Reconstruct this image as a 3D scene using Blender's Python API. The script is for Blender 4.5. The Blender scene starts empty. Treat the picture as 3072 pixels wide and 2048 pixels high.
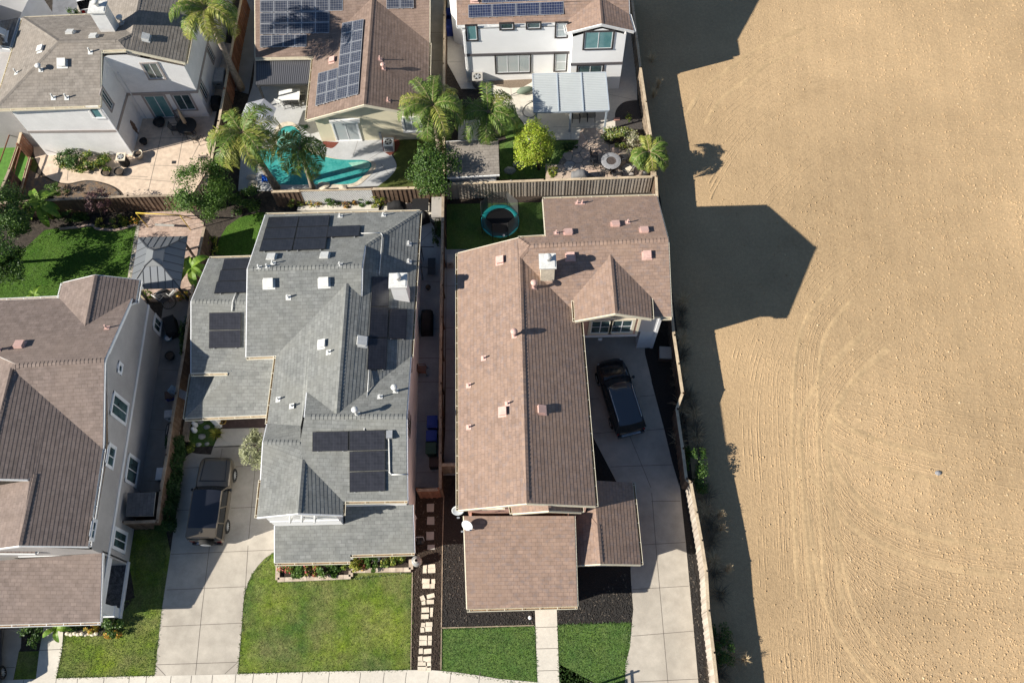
import bpy, bmesh, math, random
import numpy as np
from mathutils import Vector, Matrix
random.seed(7)
RNG = random.Random(11)
scene = bpy.context.scene
COL = scene.collection
PI = math.pi
# ------------------------------------------------------------------ camera frame
FPX = 2700.0; CAMH = 52.0; K = 0.765625     # photo pixels (3072 wide) ; K turns them into the 2352 wide working grid
def _frame():
    d = np.array([1585-1536., -(2215-1024.), -FPX]); d /= np.linalg.norm(d); up = -d
    y = np.array([1400-1536., 5200+1024., -FPX]); y /= np.linalg.norm(y)
    y = y-up*(y@up); y /= np.linalg.norm(y)
    return np.array([np.cross(y, up), y, up])
RC = _frame(); CAM = np.array([0, 0, CAMH])
def ray(p):
    return RC@np.array([p[0]/K-1536., -(p[1]/K-1024.), -FPX])
def at(p, z=0.0):
    r = ray(p); return CAM+r*((z-CAMH)/r[2])
def proj(P):
    c = RC.T@(np.array(P)-CAM); return (K*(1536+FPX*c[0]/-c[2]), K*(1024-FPX*c[1]/-c[2]))
def tile(x0, y0, s=2.61375):
    return lambda x, y: ((x0+x/s)*K, (y0+y/s)*K)
Ta=tile(0,0); Tb=tile(600,0); Tc=tile(1200,0); Td=tile(0,500); Te=tile(500,600); Tf=tile(1250,550)
Tg=tile(0,1000); Th=tile(500,1100); Ti=tile(1250,1100); Tj=tile(0,1448); Tk=tile(700,1448); Tl=tile(1400,1448)
Tm=tile(780,1100,4.9); Tn=tile(540,1000,4.9); To=tile(0,0,6.533); Tp=tile(1360,0,4.2); Tq=tile(260,820,5.227)
Tr=tile(260,1560,4.9); Ts=tile(0,280,5.113); Tt=tile(1720,900,5.6); Tu=tile(500,60,5.227); Tv=tile(1350,1480,3.92)
Fu=tile(1900,0,1.7816); Fd=tile(1900,880,1.7816); Fb=tile(2000,1448,2.194)
# ------------------------------------------------------------------ objects
def tag(o, label=None, cat=None, group=None, kind=None):
    if label: o['label'] = label
    if cat: o['category'] = cat
    if group: o['group'] = group
    if kind: o['kind'] = kind
    return o
def thing(name, label, cat, loc=(0,0,0), rz=0, group=None):
    o = bpy.data.objects.new(name, None); COL.objects.link(o)
    o.empty_display_size = .2; o.location = Vector([float(v) for v in loc]); o.rotation_euler = (0,0,rz)
    return tag(o, label, cat, group)
def base(o):
    v = Vector((0,0,0))
    while o is not None: v = v+o.location; o = o.parent
    return v
def copy_tree(o, parent=None):
    c = o.copy(); COL.objects.link(c); c.parent = parent
    for ch in list(o.children): copy_tree(ch, c)
    return c
class MB:
    def __init__(s): s.v=[]; s.f=[]; s.m=[]; s.uv=[]; s.sm=[]
    def poly(s, pts, m=0, uv=None, sm=False):
        n=len(s.v); s.v.extend([(float(p[0]),float(p[1]),float(p[2])) for p in pts])
        s.f.append(tuple(range(n,n+len(pts)))); s.m.append(m); s.uv.append(uv); s.sm.append(sm)
    def hexa(s, a, m=0):     # 8 corners: bottom 4 ccw, top 4 ccw
        n=len(s.v); s.v.extend([tuple(float(c) for c in p) for p in a])
        for q in ((3,2,1,0),(4,5,6,7),(0,1,5,4),(1,2,6,5),(2,3,7,6),(3,0,4,7)):
            s.f.append(tuple(n+i for i in q)); s.m.append(m); s.uv.append(None); s.sm.append(False)
    def box(s, c, d, rz=0, m=0, tilt=None):
        x,y,z=d[0]/2,d[1]/2,d[2]/2; M=Matrix.Rotation(rz,3,'Z')
        if tilt is not None: M=M@tilt
        pts=[Vector(c)+M@Vector(q) for q in ((-x,-y,-z),(x,-y,-z),(x,y,-z),(-x,y,-z),(-x,-y,z),(x,-y,z),(x,y,z),(-x,y,z))]
        s.hexa(pts,m)
    def bar(s, p, q, w, h, m=0, up=(0,0,1)):
        p=Vector([float(a) for a in p]); q=Vector([float(a) for a in q]); d=(q-p)
        if d.length<1e-6: return
        d.normalize(); u=Vector(up)
        if abs(d.dot(u))>.97: u=Vector((1,0,0))
        r=d.cross(u).normalized(); u=r.cross(d).normalized()
        r*=w/2; u*=h/2
        s.hexa([p-r-u,p+r-u,q+r-u,q-r-u,p-r+u,p+r+u,q+r+u,q-r+u][0:8],m)
    def tube(s, path, rad, n=8, m=0, cap=True, sm=True):
        path=[Vector([float(a) for a in p]) for p in path]
        if not hasattr(rad,'__len__'): rad=[rad]*len(path)
        rings=[]; ref=None
        for i,p in enumerate(path):
            d=(path[min(i+1,len(path)-1)]-path[max(i-1,0)])
            if d.length<1e-9: d=Vector((0,0,1))
            d.normalize()
            if ref is None: ref=Vector((1,0,0)) if abs(d.x)<.9 else Vector((0,1,0))
            a=(ref-d*ref.dot(d)).normalized(); ref=a; b=d.cross(a)
            k=len(s.v); rings.append(k)
            for j in range(n):
                t=2*PI*j/n; s.v.append(tuple(p+(a*math.cos(t)+b*math.sin(t))*rad[i]))
        for i in range(len(path)-1):
            for j in range(n):
                s.f.append((rings[i]+j,rings[i]+(j+1)%n,rings[i+1]+(j+1)%n,rings[i+1]+j)); s.m.append(m); s.uv.append(None); s.sm.append(sm)
        if cap:
            s.f.append(tuple(rings[0]+j for j in reversed(range(n)))); s.m.append(m); s.uv.append(None); s.sm.append(False)
            s.f.append(tuple(rings[-1]+j for j in range(n))); s.m.append(m); s.uv.append(None); s.sm.append(False)
    def cyl(s, c, r, h, n=16, m=0, r2=None):
        s.tube([c,(c[0],c[1],c[2]+h)],[r,r if r2 is None else r2],n,m)
    def lathe(s, c, prof, n=20, m=0, sm=True):
        k=len(s.v)
        for (r,z) in prof:
            for j in range(n):
                t=2*PI*j/n; s.v.append((c[0]+r*math.cos(t),c[1]+r*math.sin(t),c[2]+z))
        for i in range(len(prof)-1):
            for j in range(n):
                s.f.append((k+i*n+j,k+i*n+(j+1)%n,k+(i+1)*n+(j+1)%n,k+(i+1)*n+j)); s.m.append(m); s.uv.append(None); s.sm.append(sm)
    def prism(s, pts, z0, z1, m=0):     # pts xy ccw or cw
        a=sum(pts[i][0]*pts[(i+1)%len(pts)][1]-pts[(i+1)%len(pts)][0]*pts[i][1] for i in range(len(pts)))
        if a<0: pts=list(reversed(pts))
        n=len(pts)
        s.poly([(p[0],p[1],z1) for p in pts],m); s.poly([(p[0],p[1],z0) for p in reversed(pts)],m)
        for i in range(n):
            p,q=pts[i],pts[(i+1)%n]; s.poly([(p[0],p[1],z0),(q[0],q[1],z0),(q[0],q[1],z1),(p[0],p[1],z1)],m)
    def build(s, name, mats, parent=None, world=True):
        if not isinstance(mats,(list,tuple)): mats=[mats]
        me=bpy.data.meshes.new(name); off=Vector((0,0,0))
        if parent is not None and world: off=base(parent)
        me.from_pydata([(v[0]-off.x,v[1]-off.y,v[2]-off.z) for v in s.v],[],s.f)
        for m in mats: me.materials.append(m)
        me.polygons.foreach_set('material_index',s.m); me.polygons.foreach_set('use_smooth',s.sm)
        if any(u is not None for u in s.uv):
            L=me.uv_layers.new(name='UVMap').data; k=0
            for f,u in zip(s.f,s.uv):
                for j in range(len(f)):
                    if u is not None: L[k].uv=u[j]
                    k+=1
        me.update()
        o=bpy.data.objects.new(name,me); COL.objects.link(o)
        if parent is not None: o.parent=parent
        return o
def struct(name, mb, mats):
    return tag(mb.build(name,mats),kind='structure')
# ------------------------------------------------------------------ materials
def mat(name, base=(.5,.5,.5), rough=.8, metal=0., spec=.4, noise=None, bump=None, coat=0, dirt=None, coord='Object'):
    """noise: list of (scale, amount, colour or None); bump: list of (scale, strength, distance)"""
    m=bpy.data.materials.new(name); m.use_nodes=True; nt=m.node_tree; N=nt.nodes; L=nt.links
    b=N['Principled BSDF']; b.inputs['Roughness'].default_value=rough; b.inputs['Metallic'].default_value=metal
    b.inputs['Specular IOR Level'].default_value=spec; b.inputs['Coat Weight'].default_value=coat
    tc=N.new('ShaderNodeTexCoord'); src=tc.outputs[coord]
    rgb=N.new('ShaderNodeRGB'); rgb.outputs[0].default_value=(*base,1); cur=rgb.outputs[0]
    for (sc,amt,colr) in (noise or []):
        n=N.new('ShaderNodeTexNoise'); n.inputs['Scale'].default_value=sc; n.inputs['Detail'].default_value=6; n.inputs['Roughness'].default_value=.6
        L.new(src,n.inputs['Vector'])
        r=N.new('ShaderNodeMapRange'); r.inputs[1].default_value=.38; r.inputs[2].default_value=.66; L.new(n.outputs['Fac'],r.inputs[0])
        mx=N.new('ShaderNodeMix'); mx.data_type='RGBA'
        if colr is None:
            mx.blend_type='MULTIPLY'; mx.inputs[0].default_value=1
            r.inputs[3].default_value=1-amt; r.inputs[4].default_value=1+amt
            L.new(cur,mx.inputs[6]); L.new(r.outputs[0],mx.inputs[7])
        else:
            r.inputs[3].default_value=0; r.inputs[4].default_value=amt
            L.new(r.outputs[0],mx.inputs[0]); L.new(cur,mx.inputs[6]); mx.inputs[7].default_value=(*colr,1)
        cur=mx.outputs[2]
    L.new(cur,b.inputs['Base Color'])
    prev=None
    for (sc,st,di) in (bump or []):
        n=N.new('ShaderNodeTexNoise'); n.inputs['Scale'].default_value=sc; n.inputs['Detail'].default_value=5
        L.new(src,n.inputs['Vector'])
        bp=N.new('ShaderNodeBump'); bp.inputs['Strength'].default_value=st; bp.inputs['Distance'].default_value=di
        L.new(n.outputs['Fac'],bp.inputs['Height'])
        if prev is not None: L.new(prev,bp.inputs['Normal'])
        prev=bp.outputs[0]
    if prev is not None: L.new(prev,b.inputs['Normal'])
    return m
def shingle(name, c1, c2, c3, row=.2, width=.33, wear=(.5,.5,.45)):
    m=mat(name,c1,rough=.92,spec=.15); nt=m.node_tree; N=nt.nodes; L=nt.links; b=N['Principled BSDF']
    uv=N.new('ShaderNodeTexCoord').outputs['UV']
    br=N.new('ShaderNodeTexBrick'); br.offset=.37; br.offset_frequency=2; br.squash=1
    br.inputs['Scale'].default_value=1; br.inputs['Brick Width'].default_value=width; br.inputs['Row Height'].default_value=row
    br.inputs['Mortar Size'].default_value=.012; br.inputs['Mortar Smooth'].default_value=.3; br.inputs['Bias'].default_value=-.1
    br.inputs['Color1'].default_value=(*c1,1); br.inputs['Color2'].default_value=(*c2,1)
    br.inputs['Mortar'].default_value=tuple(.68*a for a in c1)+(1,)
    L.new(uv,br.inputs['Vector'])
    n=N.new('ShaderNodeTexNoise'); n.inputs['Scale'].default_value=2.3; n.inputs['Detail'].default_value=5; L.new(uv,n.inputs['Vector'])
    # coloured tabs: a stretched noise gives the odd bluish or orange tab
    mp=N.new('ShaderNodeMapping'); mp.inputs['Scale'].default_value=(3.0,5.0,1); L.new(uv,mp.inputs['Vector'])
    n2=N.new('ShaderNodeTexNoise'); n2.inputs['Scale'].default_value=1.0; n2.inputs['Detail'].default_value=2; L.new(mp.outputs[0],n2.inputs['Vector'])
    r2=N.new('ShaderNodeMapRange'); r2.inputs[1].default_value=.5; r2.inputs[2].default_value=.72; r2.inputs[3].default_value=0; r2.inputs[4].default_value=.9; L.new(n2.outputs['Fac'],r2.inputs[0])
    mx=N.new('ShaderNodeMix'); mx.data_type='RGBA'; L.new(r2.outputs[0],mx.inputs[0]); L.new(br.outputs['Color'],mx.inputs[6]); mx.inputs[7].default_value=(*c3,1)
    r=N.new('ShaderNodeMapRange'); r.inputs[1].default_value=.35; r.inputs[2].default_value=.7; r.inputs[3].default_value=.86; r.inputs[4].default_value=1.14; L.new(n.outputs['Fac'],r.inputs[0])
    n3=N.new('ShaderNodeTexNoise'); n3.inputs['Scale'].default_value=.35; n3.inputs['Detail'].default_value=4; L.new(uv,n3.inputs['Vector'])
    r3=N.new('ShaderNodeMapRange'); r3.inputs[1].default_value=.45; r3.inputs[2].default_value=.75; r3.inputs[3].default_value=0; r3.inputs[4].default_value=.5; L.new(n3.outputs['Fac'],r3.inputs[0])
    m2=N.new('ShaderNodeMix'); m2.data_type='RGBA'; m2.blend_type='MULTIPLY'; m2.inputs[0].default_value=1; L.new(mx.outputs[2],m2.inputs[6]); L.new(r.outputs[0],m2.inputs[7])
    m3=N.new('ShaderNodeMix'); m3.data_type='RGBA'; L.new(r3.outputs[0],m3.inputs[0]); L.new(m2.outputs[2],m3.inputs[6]); m3.inputs[7].default_value=(*wear,1)
    L.new(m3.outputs[2],b.inputs['Base Color'])
    g=N.new('ShaderNodeTexNoise'); g.inputs['Scale'].default_value=60; L.new(uv,g.inputs['Vector'])
    bp=N.new('ShaderNodeBump'); bp.inputs['Strength'].default_value=.35; bp.inputs['Distance'].default_value=.01; L.new(g.outputs['Fac'],bp.inputs['Height'])
    L.new(bp.outputs[0],b.inputs['Normal'])
    return m
def brickmat(name, c1, c2, mortar, w, h, ms=.01, rough=.8, off=.5, coord='Object', rot=0, noise=.12, spec=.3, metal=0., freq=2):
    m=mat(name,c1,rough=rough,spec=spec,metal=metal); nt=m.node_tree; N=nt.nodes; L=nt.links; b=N['Principled BSDF']
    uv=N.new('ShaderNodeTexCoord').outputs[coord]
    mp=N.new('ShaderNodeMapping'); mp.inputs['Rotation'].default_value=(0,0,rot); L.new(uv,mp.inputs['Vector'])
    br=N.new('ShaderNodeTexBrick'); br.offset=off; br.offset_frequency=freq
    br.inputs['Scale'].default_value=1; br.inputs['Brick Width'].default_value=w; br.inputs['Row Height'].default_value=h
    br.inputs['Mortar Size'].default_value=ms; br.inputs['Mortar Smooth'].default_value=.1
    for k,c in (('Color1',c1),('Color2',c2),('Mortar',mortar)): br.inputs[k].default_value=(*c,1)
    L.new(mp.outputs[0],br.inputs['Vector'])
    n=N.new('ShaderNodeTexNoise'); n.inputs['Scale'].default_value=3; n.inputs['Detail'].default_value=6; L.new(uv,n.inputs['Vector'])
    r=N.new('ShaderNodeMapRange'); r.inputs[1].default_value=.35; r.inputs[2].default_value=.68; r.inputs[3].default_value=1-noise; r.inputs[4].default_value=1+noise; L.new(n.outputs['Fac'],r.inputs[0])
    m2=N.new('ShaderNodeMix'); m2.data_type='RGBA'; m2.blend_type='MULTIPLY'; m2.inputs[0].default_value=1; L.new(br.outputs['Color'],m2.inputs[6]); L.new(r.outputs[0],m2.inputs[7])
    L.new(m2.outputs[2],b.inputs['Base Color'])
    return m
def leafmat(name, a, b_, trans=.35, rough=.5):
    m=bpy.data.materials.new(name); m.use_nodes=True; nt=m.node_tree; N=nt.nodes; L=nt.links
    b=N['Principled BSDF']; b.inputs['Roughness'].default_value=rough; b.inputs['Specular IOR Level'].default_value=.35
    g=N.new('ShaderNodeNewGeometry'); mx=N.new('ShaderNodeMix'); mx.data_type='RGBA'
    L.new(g.outputs['Random Per Island'],mx.inputs[0]); mx.inputs[6].default_value=(*a,1); mx.inputs[7].default_value=(*b_,1)
    L.new(mx.outputs[2],b.inputs['Base Color'])
    t=N.new('ShaderNodeBsdfTranslucent'); L.new(mx.outputs[2],t.inputs['Color'])
    s=N.new('ShaderNodeMixShader'); s.inputs[0].default_value=trans; L.new(b.outputs[0],s.inputs[1]); L.new(t.outputs[0],s.inputs[2])
    L.new(s.outputs[0],N['Material Output'].inputs[0])
    return m
M={}
M['white']=mat('white_paint',(.8,.8,.79),.6,noise=[(3,.05,None)])
M['cream']=mat('cream_trim',(.72,.66,.52),.6,noise=[(4,.06,None)])
M['gutter_in']=mat('gutter_inside',(.22,.14,.08),.9,noise=[(5,.5,(.45,.33,.2))])
M['stucco_white']=mat('white_stucco',(.83,.825,.82),.9,noise=[(1.2,.05,None),(14,.03,None)],bump=[(40,.3,.02)])
M['stucco_bright']=mat('bright_white_siding',(.88,.88,.88),.8,noise=[(1,.02,None)])
M['stucco_gray']=mat('grey_stucco',(.41,.39,.38),.9,noise=[(.5,.10,None),(2.2,.10,(.33,.31,.30)),(14,.04,None)],bump=[(40,.3,.02)])
M['stucco_cream']=mat('cream_stucco',(.74,.68,.50),.9,noise=[(1.2,.05,None)],bump=[(40,.3,.02)])
M['stucco_pink']=mat('pink_stucco',(.58,.36,.29),.9,noise=[(1.2,.06,None)],bump=[(40,.3,.02)])
M['siding_gray']=mat('pale_grey_siding',(.62,.62,.63),.8,noise=[(1.2,.05,None)])
M['taupe']=mat('taupe_trim',(.36,.32,.30),.8,noise=[(3,.06,None)])
M['black_trim']=mat('black_trim',(.035,.03,.03),.6)
M['char_trim']=mat('charcoal_trim',(.12,.11,.115),.7)
M['white_trim']=mat('white_trim',(.72,.73,.75),.6,noise=[(3,.04,None)])
M['glass']=mat('window_glass',(.03,.05,.06),.08,spec=.9,noise=[(1.2,.7,(.10,.17,.17))])
M['glass_teal']=mat('window_glass_teal',(.10,.24,.26),.08,spec=.8,noise=[(1.5,.6,(.2,.36,.36))])
M['glass_blind']=mat('window_with_blinds',(.42,.45,.46),.15,spec=.7,noise=[(1.5,.4,(.3,.4,.42))])
M['sh_gray']=shingle('grey_shingles',(.185,.19,.184),(.24,.245,.236),(.21,.218,.207),wear=(.25,.247,.218))
M['sh_brown']=shingle('pink_brown_shingles',(.272,.19,.15),(.322,.226,.178),(.235,.185,.17),wear=(.32,.22,.16))
M['sh_taupe']=shingle('taupe_shingles',(.225,.20,.175),(.285,.255,.225),(.25,.225,.20),wear=(.285,.245,.205))
M['sh_left']=shingle('brown_shingles',(.19,.15,.132),(.24,.19,.168),(.215,.172,.155),wear=(.245,.19,.16))
M['sh_center']=shingle('dark_brown_shingles',(.215,.155,.125),(.265,.195,.16),(.235,.175,.15),wear=(.255,.185,.145))
M['vent_white']=mat('white_vent_metal',(.62,.62,.60),.55,noise=[(6,.1,None)])
M['vent_pink']=mat('pink_vent_metal',(.58,.38,.33),.6,noise=[(6,.1,None)])
M['metal_grey']=mat('grey_metal',(.42,.43,.44),.45,metal=.4,noise=[(5,.12,None)])
M['dark_metal']=mat('dark_metal',(.05,.05,.052),.45,metal=.3)
M['black']=mat('black_plastic',(.018,.018,.019),.5)
M['rubber']=mat('tyre_rubber',(.018,.018,.018),.85)
M['chrome']=mat('bright_metal',(.6,.6,.6),.25,metal=.9)
M['solar_black']=brickmat('black_solar_cells',(.020,.021,.028),(.025,.026,.034),(.05,.05,.058),.16,.16,.004,rough=.3,off=0,coord='UV',noise=.2,spec=.5)
M['solar_blue']=brickmat('blue_solar_cells',(.018,.026,.062),(.026,.036,.08),(.34,.35,.38),.16,.16,.0045,rough=.16,off=0,coord='UV',noise=.15,spec=.5)
M['solar_grey']=brickmat('grey_solar_cells',(.035,.042,.062),(.045,.052,.075),(.36,.36,.37),.16,.16,.0045,rough=.2,off=0,coord='UV',noise=.15,spec=.5)
M['alu']=mat('aluminium_frame',(.55,.56,.58),.4,metal=.6)
M['concrete']=mat('concrete',(.47,.425,.36),.85,noise=[(1.1,.6,(.35,.31,.26)),(.35,.12,None),(5,.25,(.40,.36,.30)),(2,.05,None),(25,.05,None)],bump=[(60,.15,.01)])
M['concrete_light']=mat('pale_concrete',(.60,.555,.48),.85,noise=[(.5,.07,None),(6,.05,None)],bump=[(60,.15,.01)])
M['joint']=mat('concrete_joint',(.16,.14,.12),.9)
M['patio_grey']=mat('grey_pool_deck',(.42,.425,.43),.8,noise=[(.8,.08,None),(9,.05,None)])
M['patio_tan']=mat('stamped_tan_concrete',(.60,.475,.365),.85,noise=[(.6,.3,(.66,.53,.42)),(3,.12,None)],bump=[(8,.3,.02)])
M['paver']=brickmat('pink_pavers',(.40,.29,.235),(.46,.35,.29),(.25,.19,.16),.32,.2,.008,noise=.15)
M['flag']=mat('flagstone',(.47,.36,.28),.8,noise=[(1.1,.5,(.36,.31,.28)),(6,.1,None)],bump=[(15,.3,.02)])
M['stone_cream']=mat('cream_stone',(.66,.58,.46),.85,noise=[(3,.12,None),(14,.1,None)],bump=[(20,.3,.02)])
M['edging']=brickmat('stone_edging',(.46,.36,.29),(.54,.44,.36),(.22,.18,.15),.45,.3,.01,noise=.15)
M['mulch']=mat('dark_mulch',(.018,.016,.015),.95,noise=[(30,.8,(.055,.045,.038)),(55,.6,None)],bump=[(28,1,.05)])
M['mulch_brown']=mat('brown_mulch',(.03,.021,.016),.95,noise=[(26,.8,(.085,.062,.046)),(50,.6,None)],bump=[(28,1,.05)])
M['soil']=mat('yard_soil',(.05,.04,.032),.95,noise=[(4,.35,None),(20,.3,None)],bump=[(15,.8,.04)])
def grassmat(name,a,b_,c,bs=.55):
    return mat(name,a,.9,spec=.1,noise=[(bs,.9,b_),(1.3,.35,c),(9,.22,None),(38,.45,None)],bump=[(45,1,.05),(16,.6,.04)])
M['lawn']=mat('lawn_grass',(.075,.14,.032),.9,spec=.1,noise=[(.30,.95,(.20,.27,.028)),(.75,.6,(.26,.24,.105)),(2.2,.18,None),(9,.22,None),(38,.45,None)],bump=[(45,1,.05),(16,.6,.04)])
M['lawn_dark']=grassmat('dense_lawn_grass',(.082,.16,.04),(.125,.215,.045),(.18,.215,.08),.9)
M['lawn_bright']=grassmat('back_lawn_grass',(.055,.13,.018),(.09,.175,.028),(.10,.16,.035),.7)
M['turf']=mat('artificial_turf',(.085,.21,.03),.9,noise=[(5,.15,None),(50,.2,None)])
M['turf_olive']=mat('olive_turf',(.075,.095,.018),.9,noise=[(3,.2,None),(50,.3,None)])
M['wood']=mat('weathered_wood',(.33,.26,.19),.85,noise=[(2,.25,None),(18,.2,None)])
M['wood_pale']=mat('pale_fence_wood',(.50,.40,.28),.85,noise=[(2,.18,None),(18,.15,None)])
M['wood_dark']=mat('dark_fence_wood',(.13,.082,.055),.9,noise=[(2,.3,None),(14,.3,(.22,.15,.1))])
M['wood_red']=mat('red_brown_fence_wood',(.22,.10,.06),.9,noise=[(2,.2,None),(14,.2,None)])
M['wood_grey']=mat('grey_fence_wood',(.40,.35,.295),.85,noise=[(2,.3,(.22,.17,.13)),(18,.15,None)])
M['bark']=mat('tree_bark',(.10,.075,.055),.95,noise=[(8,.3,None)],bump=[(12,1,.05)])
M['palm_trunk']=mat('palm_trunk_bark',(.27,.22,.175),.9,noise=[(5,.3,None)],bump=[(9,1,.05)])
M['palm_boot']=mat('palm_boot',(.42,.30,.19),.85,noise=[(6,.3,None)])
M['palm']=leafmat('palm_leaf',(.09,.16,.03),(.19,.27,.05),.3)
M['palm_y']=leafmat('backlit_palm_leaf',(.17,.21,.04),(.40,.40,.09),.3)  # yellow of backlit fronds put into the leaf colour
M['leaf']=leafmat('citrus_leaf',(.045,.10,.016),(.12,.21,.035),.3)
M['leaf_d']=leafmat('dark_leaf',(.02,.055,.012),(.05,.11,.022),.25)
M['leaf_lime']=leafmat('lime_leaf',(.20,.31,.022),(.42,.50,.045),.3)
M['leaf_olive']=leafmat('grey_olive_leaf',(.20,.22,.11),(.36,.37,.22),.25)
M['leaf_purple']=leafmat('purple_leaf',(.085,.038,.045),(.16,.085,.08),.25)
M['leaf_banana']=leafmat('banana_leaf',(.10,.22,.025),(.24,.36,.05),.35)
M['leaf_yel']=leafmat('yellow_green_leaf',(.20,.24,.03),(.40,.38,.07),.3)
M['leaf_grey']=leafmat('silver_leaf',(.30,.28,.2),(.48,.43,.32),.2)
M['flower_red']=leafmat('red_flower',(.45,.05,.06),(.6,.16,.16),.2)
M['flower_or']=leafmat('orange_flower',(.5,.22,.03),(.6,.36,.06),.2)
M['dry']=leafmat('dry_weed',(.10,.085,.06),(.22,.18,.12),.1)
M['dry_pale']=leafmat('pale_dry_weed',(.55,.42,.25),(.7,.56,.36),.2)
M['dirt']=None
M['blue_bin']=mat('blue_bin_plastic',(.02,.045,.26),.5)
M['green_bin']=mat('green_bin_plastic',(.03,.075,.05),.5)
M['brown_bin']=mat('brown_bin_plastic',(.10,.06,.045),.6)
M['resin']=mat('grey_resin',(.38,.36,.33),.7,noise=[(3,.06,None)])
M['pool']=mat('pool_water',(.014,.20,.195),.06,spec=.6,noise=[(.5,.8,(.035,.30,.28)),(2.2,.45,(.09,.40,.37)),(7,.25,(.16,.5,.46))],bump=[(5,.25,.05)])  # paler noise paints ripple and caustic light into the water colour
M['pool_shelf']=mat('shallow_pool_water',(.26,.50,.40),.08,spec=.6,noise=[(3,.15,None)],bump=[(5,.2,.05)])
M['coping']=mat('pool_coping',(.56,.49,.39),.8,noise=[(2.5,.2,None),(12,.1,None)],bump=[(12,.3,.02)])
M['red_wood']=mat('redwood_bark',(.16,.045,.03),.9,noise=[(25,.5,None)])
M['teal_pad']=mat('teal_pad',(.02,.36,.36),.5)
M['fabric_black']=mat('black_fabric',(.015,.015,.016),.9)
M['dish']=mat('dish_grey',(.55,.57,.58),.4,noise=[(5,.05,None)])
# ------------------------------------------------------------------ roofs
def fitplane(P):
    P=np.array(P); c=P.mean(0); u,s,v=np.linalg.svd(P-c); n=v[2]
    if n[2]<0: n=-n
    return c,n
def solve_roof(V, F, iters=150, pitch=.40):
    """V: name -> (pixel, z or None).  F: name -> (list of vertex names, downslope direction).  Free heights are moved
    until the planes they lie on are flat and have the roof pitch."""
    z={k:(v[1] if v[1] is not None else 6.3) for k,v in V.items()}
    free=[k for k,v in V.items() if v[1] is None]
    D={'N':(0,1),'S':(0,-1),'E':(1,0),'W':(-1,0)}
    for it in range(iters):
        P={k:at(V[k][0],z[k]) for k in V}
        pl={}
        for f,(vs,d) in F.items():
            A=np.array([P[k] for k in vs]); dx,dy=D[d]
            # plane z = c - p*(along) + q*(across), p near pitch, q near 0
            al=A[:,0]*dx+A[:,1]*dy; ac=A[:,0]*-dy+A[:,1]*dx
            w=np.array([3. if V[k][1] is not None else 1. for k in vs])
            am=(al*w).sum()/w.sum(); cm=(ac*w).sum()/w.sum(); zm=(A[:,2]*w).sum()/w.sum()
            X=np.stack([al-am,ac-cm],1)*w[:,None]; Y=(A[:,2]-zm)*w
            lam=np.array([40.,60.]); prior=np.array([-pitch,0.])
            G=X.T@X+np.diag(lam); s=np.linalg.solve(G,X.T@Y+lam*prior)
            pl[f]=(s[0]*dx-s[1]*dy, s[0]*dy+s[1]*dx, zm-s[0]*am-s[1]*cm)
        mx=0
        for k in free:
            r=ray(V[k][0]); r=r/r[2]; zs=[]
            for f,(vs,d) in F.items():
                if k in vs:
                    a,b,c=pl[f]   # z = a*(r0*(z-H)) + b*(r1*(z-H)) + c
                    g=a*r[0]+b*r[1]; zs.append((c-g*CAMH)/(1-g))
            nz=sum(zs)/len(zs); mx=max(mx,abs(nz-z[k])); z[k]+=.7*(nz-z[k])
        if mx<.002: break
    return {k:at(V[k][0],z[k]) for k in V}
def clip(poly, a, lo, keep_ge):
    out=[]; n=len(poly)
    for i in range(n):
        p,q=poly[i],poly[(i+1)%n]; dp,dq=p[a]-lo,q[a]-lo
        if not keep_ge: dp,dq=-dp,-dq
        if dp>=0: out.append(p)
        if (dp>0 and dq<0) or (dp<0 and dq>0):
            t=dp/(dp-dq); out.append(p+t*(q-p))
    return out
def roof_mesh(polys, name, parent, m_sh, m_edge, row=.2, lip=.0075, thick=.19):
    mb=MB()
    for P in polys:
        P=[np.array(p,float) for p in P]
        c,n=fitplane(P)
        # counter-clockwise seen from above
        a=sum(P[i][0]*P[(i+1)%len(P)][1]-P[(i+1)%len(P)][0]*P[i][1] for i in range(len(P)))
        if a<0: P=P[::-1]
        h=np.array([-n[1],n[0],0]); h/=max(1e-9,np.linalg.norm(h)); up=np.cross(n,h); up=up if up[2]>0 else -up; h=np.cross(up,n)
        ext=[np.concatenate([p,[p@h,p@up]]) for p in P]
        v0=min(e[4] for e in ext); v1=max(e[4] for e in ext); k=0
        while v0+k*row<v1-1e-4:
            lo,hi=v0+k*row,min(v0+(k+1)*row,v1); k+=1
            q=clip(ext,4,lo,True)
            if len(q)>=3: q=clip(q,4,hi,False)
            if len(q)<3: continue
            top=[e[:3]+n*(lip*(1-(e[4]-lo)/row)+.002) for e in q]
            mb.poly(top,0,[(e[3],e[4]-v0) for e in q])
            low=[i for i in range(len(q)) if abs(q[i][4]-lo)<1e-5]
            if len(low)>=2 and k>1:
                pts=sorted(low,key=lambda i:q[i][3]); i,j=pts[0],pts[-1]
                A,B=q[i][:3]+n*.001,q[j][:3]+n*.001
                mb.poly([A,B,q[j][:3]+n*(lip+.002),q[i][:3]+n*(lip+.002)],0,[(q[i][3],.1),(q[j][3],.1),(q[j][3],.11),(q[i][3],.11)])
        dn=np.array([0,0,-thick])
        mb.poly([p+dn for p in reversed(P)],1)
        for i in range(len(P)):
            p,q=P[i],P[(i+1)%len(P)]; mb.poly([p+dn,q+dn,q,p],1)
    return mb.build(name,[m_sh,m_edge],parent)
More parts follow.
